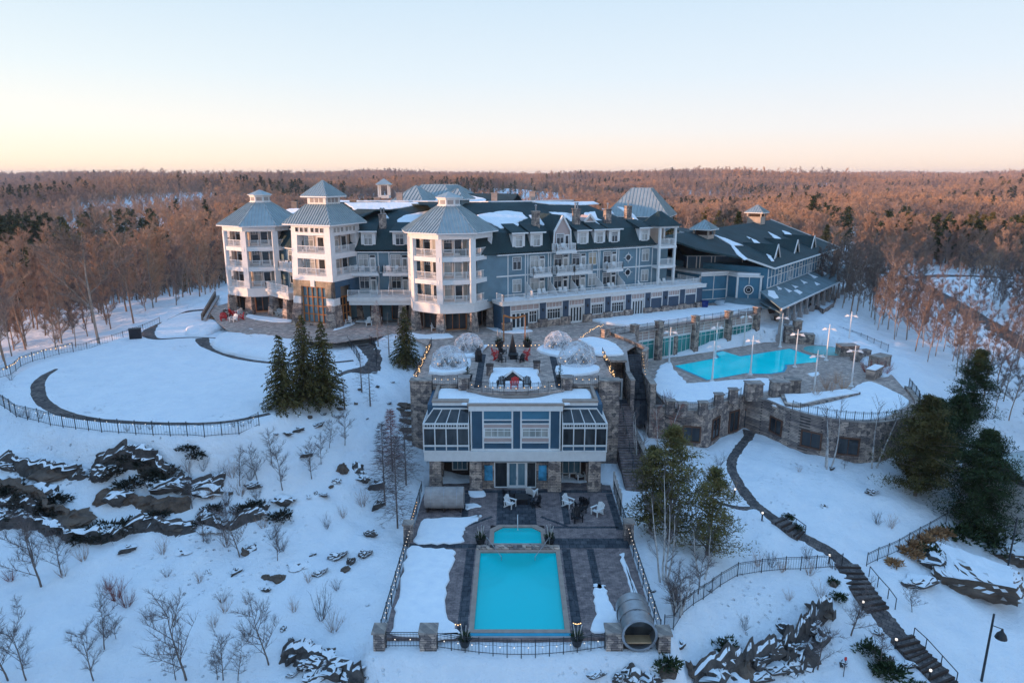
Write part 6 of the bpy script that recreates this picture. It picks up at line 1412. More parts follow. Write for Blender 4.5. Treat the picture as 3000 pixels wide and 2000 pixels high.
# ================================================================ lawn fence and other fences
lf = [P2(*p, 7.5) for p in [(-60, 1110), (0, 1195), (50, 1230), (150, 1257), (300, 1277), (450, 1284), (600, 1282), (700, 1268), (760, 1252)]]
fence('long curved wire fence around the near side of the snowy lawn', lf, 1.25, step=.24, post=1.55)
string('small bulbs along the near lawn fence', [(*p, grid_z(*p) + 1.15) for p in lf], .15, 1.3, 'bulb_white', .035)
lf2 = [P2(*p, 7.2) for p in [(-60, 1110), (30, 1085), (60, 1065), (130, 1045), (215, 1030)]]
fence('lit fence along the wood on the far left of the lawn', lf2, 1.2, step=.3, post=1.8); string('golden bulbs on the fence along the wood', [(*p, grid_z(*p) + 1.25) for p in lf2], .2, .55, 'bulb', .06)
fence('low wire fence along the wood behind the lawn path', [P2(*p, 7.3) for p in [(215, 1030), (330, 1000), (420, 972), (470, 960)]], 1.0, step=.4, post=2.4)
fr_ = [hit(*p)[:2] for p in [(1945, 1850), (2000, 1800), (2060, 1757), (2110, 1718), (2160, 1690), (2230, 1678), (2300, 1672), (2390, 1668), (2465, 1662)]]
fence('wire mesh fence crossing the slope below the birches', fr_, 1.2, step=.22, post=1.7)
fr2 = [hit(*p)[:2] for p in [(2538, 1660), (2600, 1632), (2660, 1600), (2720, 1565), (2770, 1537)]]
fence('wire mesh fence right of the garden steps below the dark pines', fr2, 1.2, step=.22, post=1.7)
def hrail(label, pts):
    P3 = [hit(*p) for p in pts]; mb = MB()
    for a, b_ in zip(P3[:-1], P3[1:]):
        mb.bar((a[0], a[1], a[2] + .95), (b_[0], b_[1], b_[2] + .95), .05, .05)
    for a in P3: mb.bar((a[0], a[1], a[2] - .2), (a[0], a[1], a[2] + .95), .05, .05)
    return tag(mb.build('handrail', 'iron'), label, 'handrail')
hrail('iron handrail beside the short upper garden steps', [(2305, 1530), (2330, 1548), (2358, 1568)])
hrail('iron handrail beside the long middle garden steps', [(2545, 1690), (2570, 1720), (2600, 1755), (2622, 1785)])
hrail('iron handrail beside the lowest garden steps', [(2675, 1870), (2710, 1905), (2755, 1955), (2800, 2005)])
fence('iron railing on the left of the curved ramp down from the plaza', [P2(*p, z) for *p, z in [(1018, 990, 8.9), (1030, 1015, 8.4), (1045, 1045, 8), (1055, 1070, 7.7)]], 1.1, step=.25)
fence('iron railing on the right of the curved ramp down from the plaza', [P2(*p, z) for *p, z in [(1083, 988, 8.9), (1095, 1010, 8.6), (1105, 1040, 8.2), (1103, 1060, 7.9)]], 1.1, step=.25)
rs = MB(); a, b_ = P2(632, 870, 9), P2(592, 932, 9)
rs.bar((*a, 9.35), (*b_, 8.9), .25, 1.5); tag(rs.build('wooden_railing', 'deck_wood'), 'dark wooden side wall of the ramp at the left end of the plaza', 'railing')
rk = MB(); rk.bar((*P2(600, 935, 9), 9.0), (*P2(640, 872, 9), 9.25), .4, .4); tag(rk.build('kerb', 'concrete'), 'pale kerb beside the wooden ramp wall at the plaza end', 'kerb')
for i, (px, py, w_) in enumerate(((398, 990, 1.5),)):
    x, y = P2(px, py, 8); e_ = empty('utility_box', (x, y, 8), 'dark utility box by the trees at the lawn edge', 'box'); mb = MB((x, y, .4)); mb.box(-.75, .75, -.4, .4, 7.8, 9.3); mb.build('cabinet', 'black_plastic', e_); mb = MB((x, y, .4)); mb.box(-.8, .8, -.45, .45, 9.301, 9.38); mb.build('lid', 'iron', e_)
# ================================================================ tapering light poles round the heated pool
pole = empty('light_pole', (0, 0, 0), '', 'light pole', 'white light poles round the heated pool')
mb = MB(); mb.lathe(0, 0, [(.32, 0), (.32, .12), (.16, .2), (.11, .9), (.07, 4.6), (.05, 5.3)], 10); mb.build('pole', 'trim', pole)
for s_ in (-1, 1):
    mb = MB(); mb.bar((0, 0, 4.55), (s_ * .75, 0, 4.75), .05, .06); mb.loft([(s_ * .35, -.22, 4.5), (s_ * .95, -.18, 4.4), (s_ * .95, .18, 4.4), (s_ * .35, .22, 4.5)], [(s_ * .42, -.07, 4.72), (s_ * .8, -.05, 4.6), (s_ * .8, .05, 4.6), (s_ * .42, .07, 4.72)]); mb.build('lamp_shade', 'trim', pole)
reg(pole); PLP = [(1960, 1067), (2086, 1117), (2095, 1050), (2179, 1013), (2198, 1097), (2285, 1017), (2328, 1075), (2420, 1056), (2485, 1010), (2493, 1132), (2384, 1150)]
PL_LAB = ['white light pole at the pool hall corner of the heated pool', 'white light pole at the near left corner of the heated pool', 'white light pole between the glass hall and the narrow pool arm', 'white light pole near the last pool hall pier', 'white light pole midway along the near pool edge', 'white light pole beside the far tip of the heated pool', 'white light pole where the pool edge curves in', 'white light pole on the open paving beside the round hot tub', 'white light pole behind the round hot tub by the rear fence', 'white light pole rising from the right end of the planting bed', 'white light pole rising from the left part of the planting bed']
for (px, py), lb in zip(PLP, PL_LAB):
    x, y = P2(px, py, TZ); place(pole, (x, y, TZ), rnd.uniform(-.5, .3), 1, lb)
# bollard lights in the snow
bol = empty('bollard_light', (0, 0, 0), '', 'bollard light', 'path bollard lights')
mb = MB(); mb.lathe(0, 0, [(.07, 0), (.07, .7)], 8); mb.build('post', 'iron', bol); mb = MB(); mb.lathe(0, 0, [(.06, .7), (.09, .72), (.09, .84), (.03, .87)], 8); mb.build('lamp', 'bulb_white', bol); reg(bol)
for (px, py), lb in zip([(2232, 1525), (2428, 1650), (2525, 1790), (2622, 1900), (2722, 1990), (2152, 1455)], ['lit bollard left of the short garden steps', 'lit bollard where the fence meets the path', 'lit bollard by the bare bush left of the long steps', 'lit bollard at the head of the lowest steps', 'lit bollard at the very bottom of the lowest steps', 'bollard light in the bushes above the fork of the path']):
    place(bol, hit(px, py), 0, 1, lb)
# curved street lamp bottom right
x, y, z = hit(2875, 1995); L_ = empty('street_lamp', (x, y, z), 'tall dark street lamp with a bell shade on a side arm at the bottom right', 'street lamp')
mb = MB(); mb.lathe(x, y, [(.09, z - .5), (.07, z + 5.5)], 8); mb.build('pole', 'iron', L_); mb = MB(); mb.bar((x, y, z + 4.6), (x + .75, y, z + 4.3), .05, .05); mb.build('arm', 'iron', L_)
mb = MB(); mb.lathe(x + .8, y, [(.40, z + 3.55), (.30, z + 3.85), (.1, z + 4.1), (.06, z + 4.3)], 12); mb.build('lamp_shade', 'iron', L_)
x, y, z = hit(2945, 1700); L_ = empty('street_lamp', (x, y, z), 'slim dark lamp post standing by the big boulder under the pines', 'street lamp'); mb = MB(); mb.lathe(x, y, [(.08, z - .5), (.06, z + 6)], 8); mb.build('pole', 'iron', L_); mb = MB(); mb.bar((x, y, z + 5.2), (x - .9, y, z + 5.0), .05, .05); mb.bar((x, y, z + 5.6), (x - .5, y, z + 6.2), .05, .05); mb.build('arm', 'iron', L_)
for i, ((px, py), h) in enumerate((((2470, 1985), 1.4),)):
    x, y, z = hit(px, py); s_ = empty('marker_post', (x, y, z), 'thin stake with a small red marker in the snow at the bottom', 'marker'); mb = MB(); mb.bar((x, y, z - .2), (x, y, z + h), .04, .04); mb.build('stake', 'iron', s_); mb = MB(); mb.box(x - .08, x + .08, y - .03, y + .03, z + h, z + h + .25); mb.build('marker', 'red_paint', s_)
# ================================================================ garden domes on the terrace
def dome(label, cx, cy_, r, seed):
    e_ = empty('garden_dome', (cx, cy_, 9), label, 'dome tent', 'clear igloo domes on the terrace'); bm = bmesh.new(); bmesh.ops.create_icosphere(bm, subdivisions=3, radius=r)
    bmesh.ops.bisect_plane(bm, geom=bm.verts[:] + bm.edges[:] + bm.faces[:], plane_co=(0, 0, -.25 * r), plane_no=(0, 0, -1), clear_outer=True)
    me = bpy.data.meshes.new('film'); bm.to_mesh(me); bm.free(); me.materials.append(M['dome_film']); o = bpy.data.objects.new('film', me); COL.objects.link(o); o.parent = e_; o.location = (0, 0, .25 * r)
    bm = bmesh.new(); bmesh.ops.create_icosphere(bm, subdivisions=2, radius=r * 1.005); mb = MB()
    for ed in bm.edges:
        a, b_ = ed.verts[0].co, ed.verts[1].co
        if a.z > -.27 * r and b_.z > -.27 * r: mb.bar((cx + a.x, cy_ + a.y, 9 + a.z + .25 * r), (cx + b_.x, cy_ + b_.y, 9 + b_.z + .25 * r), .045, .045)
    bm.free(); mb.build('frame', 'trim', e_)
    r_ = random.Random(seed); mb = MB(); mb.lathe(cx + .1, cy_, [(.45, 9.45), (.45, 9.5), (.05, 9.5)], 12); mb.lathe(cx + .1, cy_, [(.06, 9), (.05, 9.45)], 8); tag(mb.build('round_table', 'black_plastic'), 'small round table inside the ' + label[label.index('dome'):] if 0 else 'small round table inside the ' + label, 'table')
    mb = MB()
    for k in range(4): chair_simple(mb, cx + 1.15 * math.cos(k * 1.57 + .6), cy_ + 1.15 * math.sin(k * 1.57 + .6), 9, k * 1.57 + .6 + 1.57)
    mb.build('seating', 'black_plastic', e_)
    b_ = bpy.data.objects.new('bulb', BULB['bulb']); COL.objects.link(b_); b_.parent = e_; b_.scale = (.11,) * 3; b_.location = (-r * .6, -.3, .5)
    for k in range(16): b2 = b_.copy(); COL.objects.link(b2); b2.scale = (.032,) * 3; a = r_.uniform(0, 6.28); q = r_.uniform(.3, .95); b2.location = (r * .85 * math.cos(a), r * .85 * math.sin(a), r * .2 + q * r * .4)
for lb, (px, py, r), sd_ in (('clear dome at the rear left of the terrace', (1374, 1030, 1.9), 1), ('clear dome at the front left of the terrace', (1316, 1076, 2.05), 2), ('clear dome at the rear right of the terrace', (1635, 1022, 1.85), 3), ('clear dome at the front right of the terrace', (1690, 1068, 2.2), 4)):
    x, y = P2(px, py, 9); dome(lb, x, y, r, sd_)
Z9 = 9
for i, pts in enumerate(([(1255, 1095), (1262, 1070), (1290, 1060), (1330, 1060), (1375, 1055), (1380, 1065), (1362, 1090), (1300, 1098)], [(1320, 1040), (1400, 1036), (1425, 1015), (1415, 1030), (1395, 1046), (1345, 1052)], [(1570, 1025), (1600, 1012), (1680, 1015), (1690, 1030), (1660, 1050), (1610, 1042), (1580, 1032)], [(1627, 1078), (1680, 1070), (1750, 1075), (1752, 1090), (1700, 1102), (1640, 1104), (1628, 1090)], [(1440, 1096), (1450, 1085), (1570, 1086), (1575, 1100), (1578, 1140), (1442, 1142)])):
    snowpatch('terrace_snow', PZP(pts, Z9), 9.0, .3 if i != 4 else .38, 50 + i, ['snow heaped round the front left dome', 'snow heaped round the rear left dome', 'snow heaped round the rear right dome', 'snow heaped round the front right dome', 'square snow platform on the terrace'][i], jag=.15)
# ================================================================ chairs
def adirondack(mat, name='lounge_chair'):
    e_ = empty(name, (0, 0, 0), '', 'chair', baked=True)
    mb = MB(); mb.loft([(-.28, -.38, .36), (.28, -.38, .36), (.28, .18, .2), (-.28, .18, .2)], [(-.28, -.38, .40), (.28, -.38, .40), (.28, .18, .24), (-.28, .18, .24)]); mb.build('seat', mat, e_)
    mb = MB()
    for i in range(5):
        x = -.27 + i * .135; top = 1.02 - .06 * abs(i - 2); mb.loft([(x, .14, .2), (x + .11, .14, .2), (x + .11, .17, .2), (x, .17, .2)], [(x * 1.08, .42, top), (x * 1.08 + .12, .42, top), (x * 1.08 + .12, .45, top), (x * 1.08, .45, top)])
    mb.build('backrest', mat, e_)
    for s_ in (-1, 1):
        mb = MB(); mb.box(s_ * .36 - .07, s_ * .36 + .07, -.42, .36, .58, .62); mb.build('armrest', mat, e_)
        mb = MB(); mb.bar((s_ * .33, -.36, 0), (s_ * .33, -.36, .58), .05, .1); mb.build('leg', mat, e_); mb = MB(); mb.bar((s_ * .31, .42, 0), (s_ * .31, -.1, .36), .05, .1); mb.bar((s_ * .31, .3, 0.02), (s_ * .33, .34, .58), .05, .08); mb.build('leg', mat, e_)
    reg(e_); return e_
CHR, CHB, CHW = adirondack('red_paint'), adirondack('black_plastic'), adirondack('white_plastic')
GT = 'slatted lounge chairs on the terrace'
for lb, kind, px, py, a, z in [('red lounge chair in front of the snowy platform, between two dark ones', CHR, 1507, 1136, 0, 9.38), ('dark lounge chair left of the red one on the snowy platform', CHB, 1468, 1134, -.1, 9.38), ('dark lounge chair right of the red one on the snowy platform', CHB, 1543, 1134, .1, 9.38),
    ('red lounge chair on the left of the fire circle, further one', CHR, 1450, 1040, 1.9, 9), ('red lounge chair on the left of the fire circle, nearer one', CHR, 1455, 1054, 1.5, 9), ('black lounge chair between the red ones on the left', CHB, 1472, 1036, 2.4, 9), ('black lounge chair in the middle of the fire circle', CHB, 1470, 1060, .8, 9),
    ('red lounge chair on the right of the fire circle, further one', CHR, 1543, 1040, -1.9, 9), ('red lounge chair on the right of the fire circle, nearer one', CHR, 1537, 1055, -1.5, 9), ('black lounge chair near the patio heater frame', CHB, 1524, 1060, -.8, 9)]:
    x, y = P2(px, py, z); place(kind, (x, y, z), a, .95 if z == 9 else 1.05, lb, GT)
GW = 'lounge chairs on the pool deck'
for lb, kind, px, py, a in [('white lounge chair nearest the lodge doors', CHW, 1558, 1452, 2.6), ('white lounge chair left of the dark fire table', CHW, 1494, 1484, 1.0), ('black lounge chair by the left door column', CHB, 1490, 1462, 2.2), ('black lounge chair right of the dark fire table', CHB, 1568, 1482, -1.3),
    ('white lounge chair left of the two dark seats', CHW, 1664, 1482, .9), ('white lounge chair beside the right hand deck fence', CHW, 1750, 1506, -.9), ('dark lounge chair behind the two white ones', CHB, 1712, 1480, 2.9), ('dark lounge chair in the middle right of the deck', CHB, 1700, 1500, 1.9), ('dark lounge chair nearest the pool on the right', CHB, 1690, 1525, .3)]:
    x, y = P2(px, py, 0); place(kind, (x, y, 0), a, 1.12, lb, GW)
for lb, kind, px, py, a in [('red lounge chair at the far left end of the plaza', CHR, 655, 938, .6), ('white lounge chair beside the red ones at the left plaza end', CHW, 668, 925, 1.2), ('red lounge chair in the back of the left plaza group', CHR, 683, 925, 2.6), ('white lounge chair nearest in the left plaza group', CHW, 685, 942, -.4), ('red lounge chair on the right of the left plaza group', CHR, 706, 936, -1.1), ('white lounge chair on the far right of the left plaza group', CHW, 700, 922, -1.8), ('dark lounge chair in the left plaza group', CHB, 660, 928, .2),
    ('white lounge chair leaning by the square tower window', CHW, 1021, 950, .3), ('white lounge chair by the entrance column', CHW, 1082, 952, .1), ('white lounge chair right of the entrance column', CHW, 1107, 950, -.3), ('white lounge chair under the octagonal tower', CHW, 1272, 968, .2)]:
    x, y = P2(px, py, 9); place(kind, (x, y, 9), a, 1.15, lb, 'lounge chairs on the plaza')
for i in range(4):
    x, y = P2(800 + i * 11, 922 + i * 1.2, 9); place(CHW, (x, y, 9), .9, 1.1, ['white folded lounge chair, left end of the row under the left balconies', 'white folded lounge chair, second in the row under the left balconies', 'white folded lounge chair, third in the row under the left balconies', 'white folded lounge chair, right end of the row under the left balconies'][i], 'lounge chairs on the plaza')
for (px, py, lb) in ((1655, 1400, 'white chair under the right lodge porch, left'), (1700, 1402, 'white chair under the right lodge porch, right')):
    x, y = P2(px, py, 0); place(CHW, (x, y, 0), .2, 1.1, lb, GW)
def fire_table(label, px, py, z, w_=1.1):
    x, y = P2(px, py, z); e_ = empty('fire_table', (x, y, z), label, 'fire table'); mb = MB(); mb.box(x - w_ / 2, x + w_ / 2, y - w_ / 2, y + w_ / 2, z, z + .5); mb.build('base', 'black_plastic', e_); mb = MB(); mb.box(x - w_ / 2 - .08, x + w_ / 2 + .08, y - w_ / 2 - .08, y + w_ / 2 + .08, z + .5, z + .58); mb.build('table_top', 'iron', e_)
fire_table('dark square fire table on the pool deck', 1528, 1470, 0)
fire_table('low dark fire bowl table between the red chairs', 1505, 1050, 9, .9)
# black A shaped folded parasol, umbrella frame, heaters
x, y = P2(1502, 1050, 9); e_ = empty('folded_parasol', (x, y + .9, 9), 'black folded parasol standing like a cone between the red chairs', 'parasol'); mb = MB(); mb.lathe(x, y + .9, [(.55, 9.1), (.42, 9.9), (.1, 11.4), (.03, 11.7)], 8); mb.build('canopy', 'black_plastic', e_); mb = MB(); mb.lathe(x, y + .9, [(.3, 9), (.3, 9.08), (.03, 9.1)], 8); mb.build('base', 'iron', e_)
def cover(label, px, py, z, h=1.6, r=.4):
    x, y = P2(px, py, z); e_ = empty('covered_heater', (x, y, z), label, 'patio heater'); mb = MB(); mb.lathe(x, y, [(r, z), (r * 1.1, z + h * .5), (r * .8, z + h * .85), (r * .3, z + h)], 10); mb.build('cover', 'black_plastic', e_); mb = MB(); mb.lathe(x, y, [(r * 1.15, z), (r * 1.15, z + .06)], 10); mb.build('base', 'iron', e_)
cover('black covered heater beside the rear left dome', 1402, 1058, 9)
def planter(label, px, py, z, sticks=5, conif=False, s_=1.0, light=False):
    x, y = (P2(px, py, z)); e_ = empty('planter', (x, y, z), label, 'planter'); mb = MB(); mb.lathe(x, y, [(.28 * s_, z), (.42 * s_, z + .5 * s_), (.44 * s_, z + .52 * s_), (.36 * s_, z + .5 * s_)], 12); mb.build('pot', 'iron', e_)
    r_ = random.Random(int(px)); mb = MB(); 
    for i in range(90):
        a = r_.uniform(0, 6.28); el = r_.uniform(.1, 1.2); L_ = r_.uniform(.25, .6) * s_; q = Vector((x, y, z + .5 * s_)); d = Vector((math.cos(a) * math.cos(el), math.sin(a) * math.cos(el), math.sin(el))) * L_
        if conif: q.z += r_.uniform(0, 1.1) * s_; d *= max(.15, 1 - (q.z - z - .5 * s_) / (1.3 * s_)); d.z = abs(d.z) * .3
        w_ = d.cross(Vector((0, 0, 1))).normalized() * .05; mb.add([q - w_, q + w_, q + d + w_ * .6, q + d - w_ * .6], [(0, 1, 2, 3)], 0, True)
    mb.build('greenery', 'needles_dark', e_, recalc=False)
    if sticks:
        mb = MB()
        for i in range(sticks): a = i * 1.3; mb.tube((x + .1 * math.cos(a), y + .1 * math.sin(a), z + .4), (x + .3 * math.cos(a), y + .3 * math.sin(a), z + (1.3 + .3 * r_.random()) * s_), .035, .03)
        mb.build('birch_poles', 'birch_bark', e_)
for lb, px, py, z, st_, cf_, s_ in (('planter with birch poles left of the hot tub', 1408, 1592, 0, 5, False, 1.1), ('planter with birch poles right of the hot tub', 1610, 1592, 0, 5, False, 1.1), ('planter with lights by the fence left of the pool front', 1362, 1890, -.1, 4, False, 1.0), ('planter with lights by the fence right of the pool front', 1690, 1888, -.1, 4, False, 1.0), ('planter with birch poles at the rear left of the fire circle', 1463, 1016, 9, 5, False, 1.4), ('planter with birch poles at the rear right of the fire circle', 1545, 1016, 9, 5, False, 1.4), ('little evergreen in a pot at the left terrace pier', 1370, 1115, 9, 0, True, 1.3), ('little evergreen in a pot at the right terrace pier', 1640, 1117, 9, 0, True, 1.2)): planter(lb, px, py, z, st_, cf_, s_)
string('warm bulbs in the front left planter', [(-3.9, 40.3, .7), (-3.4, 40.3, .7)], .1, .15); string('warm bulbs in the front right planter', [(4.1, 40.4, .7), (4.7, 40.4, .7)], .1, .12)
string('row of low bulbs across the terrace between the planters', [P2(1425, 1018, 9) + (9.4,), P2(1585, 1018, 9) + (9.4,)], .1, .5, 'bulb', .06)
# triangular timber frame sculpture on the snow platform
x, y = P2(1502, 1112, 9.4); e_ = empty('timber_shelter', (x, y, 9.4), 'low A shaped timber frame with white beams on the snowy platform', 'frame'); mb = MB(); mb.bar((x - 1.3, y - .4, 9.4), (x, y + .3, 10.3), .12, .16); mb.bar((x + 1.3, y - .4, 9.4), (x, y + .3, 10.3), .12, .16); mb.build('beam', 'trim', e_); mb = MB(); mb.loft([(x - 1.15, y - .36, 9.4), (x + 1.15, y - .36, 9.4), (x, y + .3, 10.2)], [(x - 1.15, y + .9, 9.4), (x + 1.15, y + .9, 9.4), (x, y + .9, 10.2)]); mb.build('panel', 'brown_dark', e_)
for lb, px, py in (('stone side cabinet at the left of the snow platform', 1435, 1098), ('stone side cabinet at the right of the snow platform', 1572, 1088)):
    x, y = P2(px, py, 9); e_ = empty('side_cabinet', (x, y, 9), lb, 'cabinet'); mb = MB(); mb.box(x - .35, x + .35, y - .35, y + .35, 9, 10.1); mb.build('body', 'stone', e_); mb = MB(); mb.box(x - .42, x + .42, y - .42, y + .42, 10.1, 10.2); mb.build('top', 'brown_dark', e_)
# orange timber arch at the back of the terrace
e_ = empty('timber_arch', (1.2, 88.5, 9), 'orange timber arch frame at the back of the terrace', 'arch'); a, b_ = P2(1476, 1003, 9), P2(1538, 1003, 9)
for q in (a, b_): mb = MB(); mb.bar((*q, 9), (*q, 12.6), .16, .16); mb.build('post', 'timber', e_)
mb = MB(); pts = [(a[0] + (b_[0] - a[0]) * t_ / 8, a[1], 12.6 - .35 * math.sin(math.pi * t_ / 8)) for t_ in range(9)]
for p_, q in zip(pts[:-1], pts[1:]): mb.bar(p_, q, .14, .22)
mb.build('beam', 'timber', e_)
# ================================================================ barrel saunas
def barrel_lying(label, x0, x1, y, r, z):
    e_ = empty('barrel_sauna', ((x0 + x1) / 2, y, z), label, 'sauna'); mb = MB(); n_ = 20
    ring_ = lambda x, rr: [(x, y + rr * math.cos(2 * math.pi * i / n_), z + r + .15 + rr * math.sin(2 * math.pi * i / n_)) for i in range(n_)]
    mb.loft(ring_(x0, r), ring_(x1, r), 0, True); o = mb.build('shell', 'cedar_weathered', e_, smooth=False)
    for x in (x0 + .6, (x0 + x1) / 2, x1 - .6):
        a = ring_(x, r + .015); mb = MB()
        for i in range(n_): mb.bar(a[i], a[(i + 1) % n_], .05, .04)
        mb.build('hoop', 'galv', e_)
    for x in (x0 + .25, (x0 + x1) / 2, x1 - .25): mb = MB(); mb.box(x - .08, x + .08, y - r * .7, y + r * .7, z, z + .4); mb.build('foot', 'brown_dark', e_)
barrel_lying('weathered closed barrel sauna lying along the left deck fence', -8.0, -4.45, 57.9, 1.0, 0)
# open barrel near right: axis along the view
bx, by0, by1, br = 8.3, 38.6, 41.7, 1.12
e_ = empty('open_barrel_sauna', (bx, 40.4, -.2), 'big galvanised barrel cabin with a dark glass end between two stone pillars', 'sauna'); n_ = 28
ring_ = lambda y, rr: [(bx + rr * math.cos(2 * math.pi * i / n_), y, 1.0 + rr * math.sin(2 * math.pi * i / n_)) for i in range(n_)]
mb = MB(); mb.loft(ring_(by0, br), ring_(by1, br), 0, False); mb.loft(ring_(by0, br - .1), ring_(by1, br - .1), 0, False); mb.loft(ring_(by0, br), ring_(by0, br - .1), 0, False); mb.build('shell', 'galv', e_, smooth=True)
mb = MB(); mb.add(ring_(by1, br - .01), [tuple(range(n_))]); mb.build('rear_wall', 'cedar_weathered', e_)
mb = MB(); mb.loft(ring_(by0 + .9, br - .11), ring_(by0 + .95, br - .11), 0, True); mb.build('glass_end', 'glass_dark', e_)
for yy in (by0 + .02, by0 + 1.2, by1 - .8):
    a = ring_(yy, br + .02); mb = MB()
    for i in range(n_): mb.bar(a[i], a[(i + 1) % n_], .06, .07)
    mb.build('hoop', 'galv', e_)
mb = MB(); mb.box(bx - 1.05, bx + .85, by0 + .1, by0 + .85, .32, .42); mb.build('bench', 'wood_tan', e_)
for y in (by0 + .5, by1 - .6): mb = MB(); mb.box(bx - .9, bx + .9, y - .12, y + .12, -.8, .1); mb.build('foot', 'brown_dark', e_)
string('bulbs strung over the open barrel', [(bx - .95, 39.7, 1.75), (bx, 39.7, 2.2), (bx + .95, 39.7, 1.75)], .02, .7, 'bulb', .06)
# fence boards between lodge corner and pines
mb = MB()
for i in range(9): y = 57 + i * .62; mb.box(9.95, 10.02, y, y + .18, -.3, 2.0 + .15 * math.sin(i * 2.1))
tag(mb.build('plank_screen', 'birch_bark'), 'upright pale planks beside the right hand lodge column', 'screen')
x, y = P2(2063, 905, 9); e_ = empty('waste_bin', (x, y, 9), 'blue wheeled bin at the end of the storefront', 'bin'); mb = MB(); mb.loft([(x - .4, y - .4, 9.1), (x + .4, y - .4, 9.1), (x + .4, y + .4, 9.1), (x - .4, y + .4, 9.1)], [(x - .5, y - .5, 10.3), (x + .5, y - .5, 10.3), (x + .5, y + .5, 10.3), (x - .5, y + .5, 10.3)]); mb.build('body', 'blue_bin', e_); mb = MB(); mb.box(x - .54, x + .54, y - .54, y + .54, 10.3, 10.4); mb.build('lid', 'blue_bin', e_)
for s_ in (-1, 1): mb = MB(); mb.tube((x + s_ * .3, y - .45, 9.12), (x + s_ * .3 + .08, y - .45, 9.12), .12, None, 10); mb.build('wheel', 'iron', e_)
# curved lit bridge wall on the right slope
cw = [P2(*p, 6.2) for p in [(2370, 905), (2410, 925), (2440, 905), (2448, 885), (2420, 868), (2385, 862)]]
mb = MB()
for a, b_ in zip(cw[:3], cw[1:4]): mb.loft([(*a, 5), (*b_, 5), (b_[0] + .3, b_[1] + .4, 5), (a[0] + .3, a[1] + .4, 5)], [(*a, 7.3), (*b_, 7.3), (b_[0] + .3, b_[1] + .4, 7.3), (a[0] + .3, a[1] + .4, 7.3)])
tag(mb.build('fieldstone_wall', 'stone'), 'curved fieldstone wall below the conference wing porch', 'wall')
fence('curved iron railing of the lookout below the conference wing', cw[2:], 1.1, 6.3, step=.4)
for i, (px, py) in enumerate(((2255, 905), (2335, 960), (2310, 965), (2280, 945))):
    x, y = P2(px, py, 6.5); pier(x, y, 4.4, [8.2, 7.6, 7.0, 7.4][i], 1.2, ['stone block at the near corner of the porch', 'stone block at the head of the rear pool fence', 'snow topped stone block below the porch corner', 'stone block between porch and pool hall'][i])
x, y = P2(2382, 905, 6); cover('small dark bin inside the curved lookout', 2382, 905, 6, .9, .3)
# neighbouring cottages on the right edge
def cottage(label, cx, cy_, z, ang, w_, d_, h, rise=2.4):
    e_ = empty('cottage', (cx, cy_, z), label, 'house'); mb = MB((cx, cy_, ang)); mb.box(-w_ / 2, w_ / 2, -d_ / 2, d_ / 2, z - 2, z + h); mb.build('wall', 'trim', e_)
    mb = MB((cx, cy_, ang)); o = .6
    mb.slab([(-w_ / 2 - o, -d_ / 2 - o, z + h - .2), (w_ / 2 + o, -d_ / 2 - o, z + h - .2), (w_ / 2 + o, 0, z + h + rise), (-w_ / 2 - o, 0, z + h + rise)], .25); mb.slab([(-w_ / 2 - o, 0, z + h + rise), (w_ / 2 + o, 0, z + h + rise), (w_ / 2 + o, d_ / 2 + o, z + h - .2), (-w_ / 2 - o, d_ / 2 + o, z + h - .2)], .25); mb.build('roof', 'metal_roof', e_)
    for u in (-w_ / 2 + 1, -w_ / 2 + 3, -w_ / 2 + 5): window((cx, cy_, ang), u, u + 1.2, z + .8, z + 2.2, e_, v=-d_ / 2, cols=1, transom=0, glass='glass_dark')
    for u in (-1, 1, 3): window((cx, cy_, ang + math.pi / 2), u - 1.6, u - .4, z + .8, z + 2.2, e_, v=-w_ / 2, cols=1, transom=0, glass='glass_dark')
cottage('white cottage with a snowy metal roof behind the dark pines', 51.6, 62.0, -1.0, R(18), 10, 8, 2.9)
